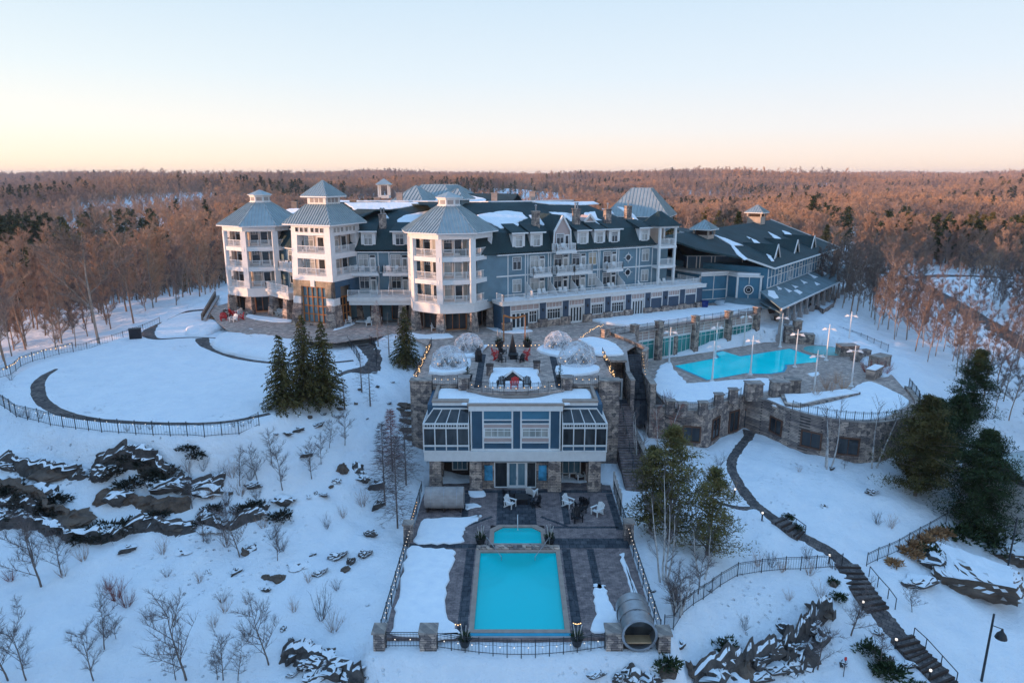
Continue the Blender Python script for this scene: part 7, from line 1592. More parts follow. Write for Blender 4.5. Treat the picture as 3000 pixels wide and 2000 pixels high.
# ================================================================ vegetation
def raw_mesh(name, V, F, mats, mi=None):
    me = bpy.data.meshes.new(name); me.from_pydata(V, [], F)
    for k in mats: me.materials.append(M[k])
    if mi is not None and len(mats) > 1: me.polygons.foreach_set('material_index', mi)
    return me
def tube_pts(V, F, p, q, r0, r1, n_=4):
    d = (q - p)
    if d.length < 1e-5: return
    d.normalize(); up = Vector((0, 0, 1)) if abs(d.z) < .9 else Vector((1, 0, 0)); a = d.cross(up).normalized(); b_ = a.cross(d); k = len(V)
    for c_, r in ((p, r0), (q, r1)):
        for i in range(n_): t = 2 * math.pi * i / n_; V.append(c_ + (a * math.cos(t) + b_ * math.sin(t)) * r)
    for i in range(n_): j = (i + 1) % n_; F.append((k + i, k + j, k + n_ + j, k + n_ + i))
def bare_skel(seed, H, spread=.38, first=.28, dens=1.0, levels=3, lean=.04, upward=.75, r0=None, thick=.4):
    """limbs (p,q,r0,r1) and twig roots (p, dir)"""
    r_ = random.Random(seed); segs = []; tips = []
    def grow_(p, d, L_, r, lv):
        n_ = 5 if lv == 0 else 3; q = p
        for i in range(n_):
            nd = (d + Vector((r_.gauss(0, .08), r_.gauss(0, .08), r_.gauss(0, .04))) * (1.0 if lv else .5)).normalized(); d = nd
            e = q + d * (L_ / n_); ra, rb = r * (1 - .8 * i / n_), r * (1 - .8 * (i + 1) / n_); segs.append((q, e, ra, rb, lv))
            if lv < levels:
                t = (i + 1) / n_
                if lv > 0 or t > first:
                    for k in range((3 if lv == 0 else 2)):
                        az = r_.uniform(0, 2 * math.pi); h = Vector((math.cos(az), math.sin(az), 0)); nd2 = (d * r_.uniform(.55, 1.0) * upward + h * r_.uniform(.6, 1.0) * (.75 if lv == 0 else .8) + Vector((0, 0, .12))).normalized()
                        f = q.lerp(e, r_.uniform(.2, 1)); LL = L_ * spread * r_.uniform(.7, 1.15) * (1.15 - .55 * t if lv == 0 else .95 - .3 * t); grow_(f, nd2, LL, max([.012, .05, .032, .02][lv + 1] * thick, rb * .5), lv + 1)
            if lv >= levels - 1: tips.append((q, e, d, lv))
            q = e
        tips.append((q, q, d, lv))
    grow_(Vector((0, 0, -.4)), Vector((r_.gauss(0, lean), r_.gauss(0, lean), 1)).normalized(), H, r0 or H * .0125, 0)
    return segs, tips, r_
def twig_faces(V, F, tips, r_, per=3, L_=.8, w_=.022, up=.35):
    for p, e, d, lv in tips:
        for k in range(per):
            b_ = p.lerp(e, r_.random()); dd = (d + Vector((r_.gauss(0, .55), r_.gauss(0, .55), r_.gauss(up, .35)))).normalized(); l = L_ * r_.uniform(.5, 1.2); s = dd.cross(Vector((r_.gauss(0, 1), r_.gauss(0, 1), r_.gauss(0, 1)))).normalized() * w_; k0 = len(V)
            V += [b_ - s, b_ + s, b_ + dd * l]; F.append((k0, k0 + 1, k0 + 2))
            if r_.random() < .6:
                m_ = b_ + dd * l * .4; d3 = (dd + Vector((r_.gauss(0, .6), r_.gauss(0, .6), r_.gauss(.1, .4)))).normalized(); k0 = len(V); V += [m_ - s * .7, m_ + s * .7, m_ + d3 * l * .6]; F.append((k0, k0 + 1, k0 + 2))
def bare_tree(name, seed, H, bark='bark', twig='twigs', parts=True, per=3, tl=.8, tw=.022, cat='tree', label='', group=None, nside=5, **kw):
    segs, tips, r_ = bare_skel(seed, H, **kw); V = []; F = []
    for p, q, a, b_, lv in segs: tube_pts(V, F, p, q, a, b_, nside if lv == 0 else 3)
    V2 = []; F2 = []; twig_faces(V2, F2, tips, r_, per, tl, tw)
    root = empty(name, (0, 0, 0), label, cat, group)
    t_ = bpy.data.objects.new('trunk', raw_mesh('trunk', V, F, [bark])); c_ = bpy.data.objects.new('crown', raw_mesh('crown', V2, F2, [twig]))
    for o in (t_, c_): COL.objects.link(o); o.parent = root
    reg(root); return root
def merged_tree(name, seed, H, bark, twig, per, tl, tw, **kw):
    segs, tips, r_ = bare_skel(seed, H, **kw); V = []; F = []
    for p, q, a, b_, lv in segs:
        if lv < 2: tube_pts(V, F, p, q, a * 1.3, b_ * 1.3, 3)
    n1 = len(F); twig_faces(V, F, tips, r_, per, tl, tw)
    me = raw_mesh(name, V, F, [bark, twig], [0] * n1 + [1] * (len(F) - n1)); return bpy.data.objects.new(name, me)
def spruce_mesh(seed, H, Rb, dens=1.0, card=.16, pitch=.28):
    r_ = random.Random(seed); V = []; F = []; VT = []; FT = []
    tube_pts(VT, FT, Vector((0, 0, -.3)), Vector((0, 0, H * .97)), H * .016, .02, 6)
    z = H * .07
    while z < H * .985:
        f = 1 - z / H; rr = Rb * (f ** .85) * r_.uniform(.82, 1.12); nb = max(4, int(9 * dens * (.4 + f)))
        a0 = r_.uniform(0, 6.28)
        for k in range(nb):
            a = a0 + 6.283 * k / nb + r_.gauss(0, .12); L_ = rr * r_.uniform(.75, 1.1); d = Vector((math.cos(a), math.sin(a), 0)); p = Vector((0, 0, z + r_.uniform(-.1, .1))); steps = max(3, int(L_ / (card * .9)))
            prev = p
            for s_ in range(1, steps + 1):
                t = s_ / steps; q = p + d * (L_ * t) + Vector((0, 0, -.42 * L_ * t * t * (.5 + f * .7) + .16 * L_ * max(0, t - .65)))
                if s_ % 3 == 0: tube_pts(VT, FT, prev, q, .02 * (1.2 - t), .018 * (1.15 - t), 3); prev = q
                side = Vector((-d.y, d.x, 0)); wd = (L_ * .30 * (1 - t) + .12)
                for _ in range(3):
                    sg = r_.choice((-1, 1)); e = q + side * sg * wd * r_.uniform(.2, 1) + d * r_.uniform(0, .16) + Vector((0, 0, r_.uniform(-.16, .02)))
                    n_ = Vector((r_.gauss(0, .4), r_.gauss(0, .4), 1)).normalized(); u = (e - q).normalized() if (e - q).length > .01 else side; v_ = n_.cross(u).normalized() * card * .42
                    k0 = len(V); V += [q - v_ * .5, q + v_ * .5, e + v_ * r_.uniform(.5, 1) + u * .05, e + u * card * .8, e - v_ * r_.uniform(.5, 1)]; F.append((k0, k0 + 1, k0 + 2, k0 + 3, k0 + 4))
        z += pitch * r_.uniform(.8, 1.2) * (.6 + .6 * f)
    return V, F, VT, FT
def conifer(name, seed, H, Rb, mat='needles', label='', cat='tree', group=None, **kw):
    V, F, VT, FT = spruce_mesh(seed, H, Rb, **kw); root = empty(name, (0, 0, 0), label, cat, group)
    for nm, a, b_, m_ in (('trunk', VT, FT, 'bark'), ('crown', V, F, mat)):
        o = bpy.data.objects.new(nm, raw_mesh(nm, a, b_, [m_])); COL.objects.link(o); o.parent = root
    reg(root); return root
def pine_mesh(seed, H, Rb, clumps=60, card=.2, per=60, first=.22):
    """white pine: open tiers of foliage plates on long limbs"""
    r_ = random.Random(seed); V = []; F = []; VT = []; FT = []; q = Vector((0, 0, -.3)); pts = [q]
    for i in range(6): q = q + Vector((r_.gauss(0, .006) * H, r_.gauss(0, .006) * H, H / 6)); pts.append(q)
    for i in range(6): tube_pts(VT, FT, pts[i], pts[i + 1], H * .018 * (1 - i / 6.3), H * .018 * (1 - (i + 1) / 6.3), 6)
    for c_ in range(clumps):
        t = first + (1 - first) * (c_ + .5) / clumps; zz = t * 6; i = min(5, int(zz)); base = pts[i].lerp(pts[i + 1], zz - i)
        a = c_ * 2.4 + r_.gauss(0, .4); prof = math.sin(min(1, (1.02 - t) * 1.9) * math.pi / 2); L_ = Rb * prof * r_.uniform(.45, 1.05) * (.75 + .3 * math.sin(c_ * 1.7)); d = Vector((math.cos(a), math.sin(a), r_.uniform(.0, .3)))
        e = base + d * L_; tube_pts(VT, FT, base, e, .06 * (1.1 - t) + .02, .015, 3)
        for _ in range(per):
            tt = r_.uniform(.35, 1.08); o = base.lerp(e, tt) + Vector((r_.gauss(0, .34), r_.gauss(0, .34), r_.gauss(.06, .15))) * (.6 + L_ * .28)
            u = Vector((r_.gauss(0, 1), r_.gauss(0, 1), r_.gauss(.45, .4))).normalized(); v_ = u.cross(Vector((r_.gauss(0, .5), r_.gauss(0, .5), 1))).normalized() * card * .2; l = card * r_.uniform(.8, 1.7)
            k0 = len(V); V += [o - v_, o + v_, o + u * l + v_ * .4, o + u * l - v_ * .4]; F.append((k0, k0 + 1, k0 + 2, k0 + 3))
    return V, F, VT, FT
def pine(name, seed, H, Rb, mat, label='', group=None, **kw):
    V, F, VT, FT = pine_mesh(seed, H, Rb, **kw); root = empty(name, (0, 0, 0), label, 'tree', group)
    for nm, a, b_, m_ in (('trunk', VT, FT, 'bark'), ('crown', V, F, mat)):
        o = bpy.data.objects.new(nm, raw_mesh(nm, a, b_, [m_])); COL.objects.link(o); o.parent = root
    reg(root); return root
# ---- spruces by the lawn
def G(x, y, z=None): return (x, y, grid_z(x, y) if z is None else z)
for i, (x, y, h, r_, lb) in enumerate(((-22.4, 63.6, 7.4, 2.6, 'green spruce nearest the lawn fence, leftmost of the three'), (-20.9, 66.0, 9.0, 2.8, 'tallest spruce in the middle of the three beside the lawn'), (-19.3, 67.2, 8.6, 2.7, 'spruce on the right of the three beside the lawn'), (-13.3, 82.5, 7.6, 2.3, 'single spruce standing between the ramp and the dome terrace'))):
    t = conifer('spruce', 11 + i, h, r_, 'needles', lb); t.location = G(x, y); t.rotation_euler = (0, 0, i)
# ---- white pines
PINES = [(13.6, 53.6, 10.5, 3.5, 'needles_rust', 'bushy pine with rust tinted top behind the white birch stems', 95, 21), (16.4, 51.6, 8.0, 3.2, 'needles_rust', 'lower pine to the right of the birch clump', 60, 22), (12.2, 54.5, 8.0, 2.8, 'needles', 'lower pine left of the birch clump by the lodge', 50, 28),
         (39.8, 62.0, 10.4, 4.0, 'needles', 'large dark pine with a bare lower trunk right of the snowy garden', 120, 23), (43.4, 58.2, 9.8, 4.1, 'needles_dark', 'very large dark pine overhanging the boulder on the right', 130, 24), (43.0, 65.5, 8.5, 3.2, 'needles_dark', 'dark pine between the two large pines and the stone wing', 110, 25), (53.5, 75.5, 9.5, 3.0, 'needles_dark', 'tall dark pine at the right edge of the picture', 90, 26), (46.5, 67.5, 8.0, 3.0, 'needles_dark', 'dark pine behind the two largest pines', 80, 27)]
for x, y, h, r_, m_, lb, cl, sd_ in PINES:
    t = pine('white_pine', sd_, h, r_, m_, lb, clumps=cl, per=200 if y > 56 else 120, card=.2, first=.08); t.location = G(x, y)
# ---- birches
def birch(seed, H, stems, label, twig='twigs_grey', lean=.14):
    r_ = random.Random(seed); root = empty('birch_tree', (0, 0, 0), label, 'tree'); V = []; F = []; V2 = []; F2 = []
    for s_ in range(stems):
        a = 6.28 * s_ / stems + r_.uniform(-.5, .5); h = H * r_.uniform(.7, 1.05); d = Vector((math.cos(a) * lean * r_.uniform(.4, 1.3), math.sin(a) * lean, 1)); q = Vector((math.cos(a) * .25, math.sin(a) * .25, -.3)); n_ = 7
        for i in range(n_):
            d = (d + Vector((r_.gauss(0, .05), r_.gauss(0, .05), .06))).normalized(); e = q + d * h / n_; tube_pts(V, F, q, e, .085 * (1 - i / n_) + .015, .085 * (1 - (i + 1) / n_) + .013, 5)
            if i > 1:
                for k in range(4):
                    az = r_.uniform(0, 6.28); bd_ = (Vector((math.cos(az), math.sin(az), 0)) * .7 + d).normalized(); bl = h * .16 * r_.uniform(.6, 1.2); b0 = q.lerp(e, r_.random()); b1 = b0 + bd_ * bl; tube_pts(V2, F2, b0, b1, .018, .008, 3); twig_faces(V2, F2, [(b0, b1, bd_, 2)], r_, 9, .55, .009)
            q = e
    for nm, a_, b_, m_ in (('trunk', V, F, 'birch_bark'), ('crown', V2, F2, twig)):
        o = bpy.data.objects.new(nm, raw_mesh(nm, a_, b_, [m_])); COL.objects.link(o); o.parent = root
    return root
for px, py, H, n_, lb, tg, sd_ in ((1945, 1705, 8.5, 4, 'clump of tall white birch stems in front of the rusty pine', 'twigs_grey', 31), (2055, 1690, 6.0, 2, 'thin birch stems right of the big birch clump', 'twigs_grey', 32), (1985, 1800, 3.6, 6, 'short multi stemmed bare bush right of the deck fence', 'twigs_grey', 33), (2425, 1372, 8.2, 3, 'white birch standing against the round stone wing', 'twigs_grey', 34), (2560, 1372, 8.0, 2, 'white birch at the right end of the round stone wing', 'twigs_grey', 35), (1935, 1335, 6.4, 2, 'birch with a reddish lit top by the side wall', 'twigs_red', 36), (1868, 1370, 7.0, 3, 'thin birches beside the wide dark steps', 'twigs_grey', 37), (1815, 1330, 4.0, 2, 'slender pale sapling by the wide steps', 'twigs_grey', 38)):  # reddish light on one birch top is put into its twig colour
    t = birch(sd_, H, n_, lb, tg); t.location = hit(px, py)
# ---- larches left of the lodge
def larch(name, seed, H, Rb, label, bk='bark', tw_='twigs_grey', nb=190, per=20, w_=.009):
    r_ = random.Random(seed); V = []; F = []; V2 = []; F2 = []; tube_pts(V, F, Vector((0, 0, -.3)), Vector((0, 0, H)), .09, .015, 6)
    for k in range(nb):
        t = (k + .5) / nb; z = H * (.1 + .88 * t); a = k * 2.4 + r_.gauss(0, .3); L_ = Rb * (1 - t * .88) * r_.uniform(.6, 1.1); d = Vector((math.cos(a), math.sin(a), r_.uniform(-.15, .3))); p = Vector((0, 0, z)); q = p + d * L_ * .6; e = q + Vector((d.x, d.y, d.z - .25)) * L_ * .4
        tube_pts(V2, F2, p, q, .014, .009, 3); tube_pts(V2, F2, q, e, .009, .004, 3); twig_faces(V2, F2, [(p.lerp(q, .3), q, d, 2), (q, e, d, 2)], r_, per // 2, .38, w_, -.05)
    root = empty(name, (0, 0, 0), label, 'tree')
    for nm, a_, b_, m_ in (('trunk', V, F, bk), ('crown', V2, F2, tw_)):
        o = bpy.data.objects.new(nm, raw_mesh(nm, a_, b_, [m_])); COL.objects.link(o); o.parent = root
    return root
for i, (px, py, H, lb) in enumerate(((1165, 1548, 8.8, 'dark bare larch nearest the left deck fence'), (1128, 1480, 8.2, 'bare larch left of the lodge wall'), (1190, 1420, 7.5, 'bare larch close to the tall terrace wall'), (1150, 1380, 6.5, 'slim bare larch in front of the reddish boulders'))):
    t = larch('larch', 41 + i, H, 2.1, lb, 'bark', 'twigs_red' if i == 3 else 'twigs_grey'); t.location = hit(px, py)
for i, (px, py, H, lb) in enumerate(((1108, 1015, 6.0, 'thin reddish bare tree at the plaza edge beside the spruce'), (1140, 1040, 5.5, 'bare tree between the ramp and the spruce'), (1060, 1150, 4.6, 'thin bare sapling below the ramp'), (1085, 1190, 5, 'second thin sapling below the ramp'), (1010, 1200, 3.5, 'thin sapling right of the spruces'))):
    t = larch('bare_tree', 51 + i, H, 1.1, lb, 'bark_pale' if i < 2 else 'bark', 'twigs_red' if i < 1 else 'twigs_grey', 46, 10, .006); t.location = hit(px, py)
# ---- named single trees in the woods
for i, (x, y, H, lb, bk, tw_) in enumerate(((-59.5, 95.5, 17, 'big pale bare tree with spreading limbs at the edge of the left wood', 'bark_pale', 'twigs_pale'), (45.5, 150, 13, 'pale orange willow like tree behind the conference roof', 'bark_pale', 'twigs_pale'))):
    t = bare_tree('pale_tree', 61 + i, H, bk, tw_, True, 4, .9, .02, label=lb, spread=.5, first=.22, levels=3); t.location = G(x, y)
# ---- prototypes for the woods
GRPW = 'bare trees of the woods'
proto_n = [bare_tree('bare_tree', 70 + i, [15, 14, 16, 13, 12, 14][i], 'limbs' if i % 3 else 'bark_pale', ['twigs', 'twigs', 'twigs', 'twigs_grey', 'twigs_grey', 'twigs_grey'][i], True, [3, 3, 3, 2, 2, 2][i], .8, [.013, .013, .013, .009, .009, .009][i], spread=[.36, .33, .4, .34, .30, .36][i], first=[.15, .1, .2, .2, .3, .15][i], r0=[.16, .14, .17, .11, .1, .1][i], upward=1.0, thick=[1, .9, 1, .7, .7, .7][i]) for i in range(6)]
npr = np.random.default_rng(5)
def allowed(X, Y):
    ok = np.ones(X.shape, bool)
    ok &= ~((X > -60) & (X < 56) & (Y < 150))
    ok &= ~((X > -58) & (X < 75) & (Y < 190)) | ((X > 60) & (Y < 140)) | ((X > 70) & (Y < 160))
    ok &= ~((X < -55) & (Y < 76))
    edge = -58 - np.maximum(0, 92 - Y) * .2 - 2 * np.sin(Y * .25); ok &= (X > 50) | (X < edge) | (Y > 190)
    return ok
roads = ROADS
def rdist(X, Y):
    d = np.full(X.shape, 1e9)
    for r_ in roads:
        for (x0, y0), (x1, y1) in zip(r_[:-1], r_[1:]):
            t = np.clip(((X - x0) * (x1 - x0) + (Y - y0) * (y1 - y0)) / ((x1 - x0) ** 2 + (y1 - y0) ** 2), 0, 1); d = np.minimum(d, np.hypot(X - x0 - t * (x1 - x0), Y - y0 - t * (y1 - y0)))
    return d
CLEAR = [[hit(*p)[:2] for p in [(180, 640), (330, 598), (640, 572), (600, 650), (500, 740), (420, 800), (260, 790), (170, 720)]], [P2(*p, 0) for p in [(1400, 592), (1500, 566), (1620, 570), (1700, 590)]], [P2(*p, 2) for p in [(1960, 640), (2060, 600), (2110, 640), (2060, 680)]], [P2(*p, 0) for p in [(2440, 700), (2500, 655), (2780, 660), (3000, 700), (3000, 730), (2700, 735)]], [(104, 165), (125, 172), (165, 150), (150, 135), (112, 140)]]
def scatter(r0, r1, step, keep=1.0, cl=.3):
    n_ = int(2 * r1 / step) + 1; a = np.arange(-r1, r1, step); X, Y = np.meshgrid(a, np.arange(0, r1, step)); X = X + npr.uniform(-.5, .5, X.shape) * step; Y = Y + npr.uniform(-.5, .5, Y.shape) * step
    D = np.hypot(X, Y); m_ = (D >= r0) & (D < r1) & (np.abs(np.arctan2(X, Y)) < .70) & allowed(X, Y) & (npr.random(X.shape) < keep) & (rdist(X, Y) > 4.2)
    X, Y = X[m_], Y[m_]
    for c_ in CLEAR:
        ins = sdist(c_, X, Y) < 0; k = ~ins | (npr.random(X.shape) < cl); X, Y = X[k], Y[k]
    rd = np.min([rdist(X * k, Y * k) for k in (1.04, 1.08, 1.12, 1.17, 1.22)], 0); k = (rd > 3.5) | (npr.random(X.shape) < .2) | (X < 50) | (Y > 240); X, Y = X[k], Y[k]
    return X, Y
X, Y = scatter(60, 330, 4.9)
X2, Y2 = scatter(60, 215, 2.9); k = (X2 > 50) & (Y2 < 175); q = ~((X > 50) & (Y < 175)); X = np.concatenate([X[q], X2[k]]); Y = np.concatenate([Y[q], Y2[k]])
# thin out the snowy hillside on the right
side_ = (X > 50) & (Y < 170); k = ~side_ | (npr.random(X.shape) < np.where(X < 56, .7, 1.0)); X, Y = X[k], Y[k]
D = np.hypot(X, Y); o_ = np.argsort(D); X, Y = X[o_], Y[o_]; NI = 285
lw = ['bare brown tree in the wood left of the snowy lawn', 'bare brown tree in the wood on the slope right of the pool terrace', 'bare brown tree in the wood beyond the hotel']
for x, y in zip(X[:NI], Y[:NI]):
    left_ = x < 0; p_ = rnd.choice(proto_n[:3] + proto_n[:3] + proto_n[3:]) if left_ else rnd.choice(proto_n[3:] + [proto_n[3], proto_n[4]])
    if 'g' and y > 175: lb = lw[2]
    else: lb = lw[0] if left_ else lw[1]
    s_ = rnd.uniform(.62, .98) * (1 if left_ else .92)
    place(p_, (float(x), float(y), grid_z(x, y)), rnd.uniform(0, 6.28), (s_ * rnd.uniform(.9, 1.1), s_ * rnd.uniform(.9, 1.1), s_), lb, {lw[0]: 'bare trees of the left wood', lw[1]: 'bare trees of the right hillside', lw[2]: 'bare trees beyond the hotel'}[lb])
for p_ in proto_n:
    if p_.name not in _used: 
        for ch in list(p_.children): bpy.data.objects.remove(ch)
        bpy.data.objects.remove(p_)
FX, FY = [X[NI:]], [Y[NI:]]; FS = [np.full(len(X) - NI, .82)]
for r0, r1, st, sc_ in ((330, 900, 7.2, 1.0), (900, 1900, 10.5, 1.25), (1900, 4700, 19, 2.0)):
    a, b_ = scatter(r0, r1, st); FX.append(a); FY.append(b_); FS.append(np.full(len(a), sc_))
a, b_ = np.meshgrid(np.arange(-210, -66, 5.2), np.arange(-70, 80, 5.2)); a = a + npr.uniform(-2, 2, a.shape); b_ = b_ + npr.uniform(-2, 2, b_.shape); k = np.arctan2(a, b_ + 3) < -.72; FX.append(a[k]); FY.append(b_[k]); FS.append(np.full(k.sum(), 1.1))
FX, FY, FS = map(np.concatenate, (FX, FY, FS))
FZ = ground_z(FX, FY) - .3
# conifers gather in dark stands
cn = np.sin(FX / 83 + 2) * np.sin(FY / 71 + FX / 190) + npr.normal(0, .35, FX.shape)
isC = ((cn > .92) & (np.hypot(FX, FY) < 1700)) | ((FX < -110) & (FY > 160) & (FY < 420) & (FX / FY < -.5) & (npr.random(FX.shape) < .75)) | ((FX > 120) & (FY > 190) & (FY < 420) & (FX / FY > .45) & (npr.random(FX.shape) < .35)) | (npr.random(FX.shape) < .018)
fd = [merged_tree('far_tree', 90 + i, 13 + i % 3, 'limbs', 'twigs', 2, 1.5, .06, spread=.38, levels=2, first=.15, thick=2.2, upward=.95) for i in range(4)]
nd = [merged_tree('mid_tree', 95 + i, 13 + i % 3, 'limbs', 'twigs', 2, .9, .016, spread=.36, levels=3, first=.15, thick=1.1, upward=1.0) for i in range(3)]
def far_conifer(seed, H, Rb):
    V, F, VT, FT = pine_mesh(seed, H, Rb, clumps=26, card=.95, per=16, first=.2); n1 = len(F); k0 = len(V); me = raw_mesh('far_conifer', V + VT, F + [tuple(i + k0 for i in f) for f in FT], ['needles_rust' if seed % 2 else 'needles_dark', 'bark'], [0] * n1 + [1] * len(FT)); return bpy.data.objects.new('far_conifer', me)
fc = [far_conifer(101, 14, 3.0), far_conifer(102, 16, 3.2)]
def instancer(name, label, X, Y, Z, S, kinds, srcs):
    me = bpy.data.meshes.new(name); me.vertices.add(len(X)); me.vertices.foreach_set('co', np.stack([X, Y, Z], -1).astype(np.float32).ravel())
    a = me.attributes.new('sz', 'FLOAT', 'POINT'); a.data.foreach_set('value', S.astype(np.float32)); a = me.attributes.new('rot', 'FLOAT', 'POINT'); a.data.foreach_set('value', npr.uniform(0, 6.28, len(X)).astype(np.float32))
    a = me.attributes.new('kd', 'INT', 'POINT'); a.data.foreach_set('value', kinds.astype(np.int32)); o = bpy.data.objects.new(name, me); COL.objects.link(o)
    ng = bpy.data.node_groups.new(name, 'GeometryNodeTree'); ng.interface.new_socket('Geometry', in_out='INPUT', socket_type='NodeSocketGeometry'); ng.interface.new_socket('Geometry', in_out='OUTPUT', socket_type='NodeSocketGeometry')
    gi = ng.nodes.new('NodeGroupInput'); go = ng.nodes.new('NodeGroupOutput'); jn = ng.nodes.new('GeometryNodeJoinGeometry')
    def attr(nm, t='FLOAT'): n_ = ng.nodes.new('GeometryNodeInputNamedAttribute'); n_.data_type = t; n_.inputs['Name'].default_value = nm; return n_.outputs['Attribute']
    kd = attr('kd', 'INT'); sz = attr('sz'); rt = attr('rot'); cb = ng.nodes.new('ShaderNodeCombineXYZ'); ng.links.new(rt, cb.inputs[2]); cs = ng.nodes.new('ShaderNodeCombineXYZ')
    for i in range(3): ng.links.new(sz, cs.inputs[i])
    er = ng.nodes.new('FunctionNodeEulerToRotation'); ng.links.new(cb.outputs[0], er.inputs[0])
    for i, src in enumerate(srcs):
        oi = ng.nodes.new('GeometryNodeObjectInfo'); oi.inputs['Object'].default_value = src; oi.inputs['As Instance'].default_value = True
        cm = ng.nodes.new('FunctionNodeCompare'); cm.data_type = 'INT'; cm.operation = 'EQUAL'; ng.links.new(kd, cm.inputs[2]); cm.inputs[3].default_value = i
        ip = ng.nodes.new('GeometryNodeInstanceOnPoints'); ng.links.new(gi.outputs[0], ip.inputs['Points']); ng.links.new(cm.outputs[0], ip.inputs['Selection']); ng.links.new(oi.outputs['Geometry'], ip.inputs['Instance']); ng.links.new(er.outputs[0], ip.inputs['Rotation']); ng.links.new(cs.outputs[0], ip.inputs['Scale']); ng.links.new(ip.outputs[0], jn.inputs[0])
    ng.links.new(jn.outputs[0], go.inputs[0]); md = o.modifiers.new('woods', 'NODES'); md.node_group = ng; return tag(o, label, kind='stuff')
dm = ~isC; near_ = np.hypot(FX, FY) < 520
kk = np.where(near_, npr.integers(4, 7, FX.shape), npr.integers(0, 4, FX.shape))
instancer('woods', 'bare brown woodland reaching from behind the hotel to the horizon', FX[dm], FY[dm], FZ[dm], (FS * npr.uniform(.75, 1.15, FX.shape))[dm], kk[dm], fd + nd)
instancer('pine_woods', 'dark pines scattered through the far woodland', FX[isC], FY[isC], FZ[isC], (FS * npr.uniform(.8, 1.25, FX.shape))[isC], npr.integers(0, 2, isC.sum()), fc)
# single pines behind the roofs
PP = [pine('far_pine', 111 + i, 14, 3.2, 'needles_rust' if i else 'needles_dark', '', clumps=50, per=60, card=.42) for i in range(2)]
for i, (px, py, h, k, lb) in enumerate(((1365, 600, 26, 0, 'dark pine rising behind the octagonal tower, left one'), (1415, 600, 26, 0, 'dark pine rising behind the octagonal tower, right one'), (2060, 640, 24, 1, 'tall pine behind the small cupola of the conference wing'), (2098, 650, 23, 1, 'pine just right of the tall one behind the small cupola'), (2150, 655, 17, 0, 'round dark pine touching the conference wing roof'), (2375, 580, 24, 0, 'tall pine standing above the far right woods'), (2410, 690, 20, 1, 'orange tinted pine beyond the end of the conference roof'), (2440, 700, 19, 1, 'second orange tinted pine beyond the conference roof'), (1955, 640, 20, 0, 'small dark pine behind the hotel end roof'), (20, 900, 18, 0, 'dark pine in the wood at the left edge'), (205, 740, 26, 1, 'rust coloured pine in the left valley'), (260, 745, 25, 1, 'second rust coloured pine in the left valley'))):
    yy = {0: 210, 1: 215, 2: 195, 3: 190, 4: 172, 5: 330, 6: 190, 7: 186, 8: 175, 9: 118, 10: 215, 11: 205}[i]; x = (px - 1500) / FL * (yy * _c + 25 * _s); z = grid_z(x, yy); r = ray(px, py - (150 if i == 9 else 0)); zt = CZ + r[2] * yy / r[1]; H_ = max(9, min(24, zt - z + (3 if i < 9 else 9)))
    place(PP[k], (x, yy, z), i * 1.3, (H_ / 14 * .95, H_ / 14 * .95, H_ / 14), lb)
    bpy.context.scene  # noop
PR = np.random.default_rng(9)
for n_, x0, x1, y0, y1, k, lb, g_, h0 in ((26, -10, 175, 235, 330, 0, 'dark pine in the dense stand at the far left', 'dark pines at the far left', 17), (20, 2680, 3010, 178, 235, 0, 'dark pine in the stand beyond the road on the right', 'dark pines beyond the road', 13), (16, 2640, 3010, 245, 300, 1, 'orange lit pine behind the dark stand on the right', 'orange lit pines on the right', 16), (7, 330, 560, 200, 300, 1, 'pine scattered in the left valley', 'pines of the left valley', 14)):  # orange sunlight on the right-hand stand is put into the needle colour
    for i in range(n_):
        px = PR.uniform(x0, x1); yy = PR.uniform(y0, y1); x = (px - 1500) / FL * (yy * _c + 28 * _s)
        if rdist(np.array([x]), np.array([yy]))[0] < 5: continue
        h = h0 * PR.uniform(.75, 1.15) / 14; place(PP[k], (x, yy, grid_z(x, yy)), PR.uniform(0, 6), (h, h, h), lb, g_)
# ---- shrubs and saplings on the snow
def shrub_proto(name, seed, n_, L_, twig, spread=.9, w_=.008, sub=3):
    r_ = random.Random(seed); V = []; F = []
    for i in range(n_):
        a = r_.uniform(0, 6.28); t = r_.uniform(.1, spread); d = Vector((math.cos(a) * t, math.sin(a) * t, 1)).normalized(); l = L_ * r_.uniform(.5, 1.1); p = Vector((math.cos(a) * .1, math.sin(a) * .1, -.1)); q = p + d * l * .5; e = q + (d + Vector((r_.gauss(0, .3), r_.gauss(0, .3), .1))).normalized() * l * .5
        tube_pts(V, F, p, q, w_ * 1.4, w_, 3); tube_pts(V, F, q, e, w_, w_ * .4, 3); twig_faces(V, F, [(q, e, d, 2)] * sub, r_, 2, l * .3, w_ * .55)
    root = empty(name, (0, 0, 0), '', 'shrub'); o = bpy.data.objects.new('branches', raw_mesh('branches', V, F, [twig])); COL.objects.link(o); o.parent = root; reg(root); return root
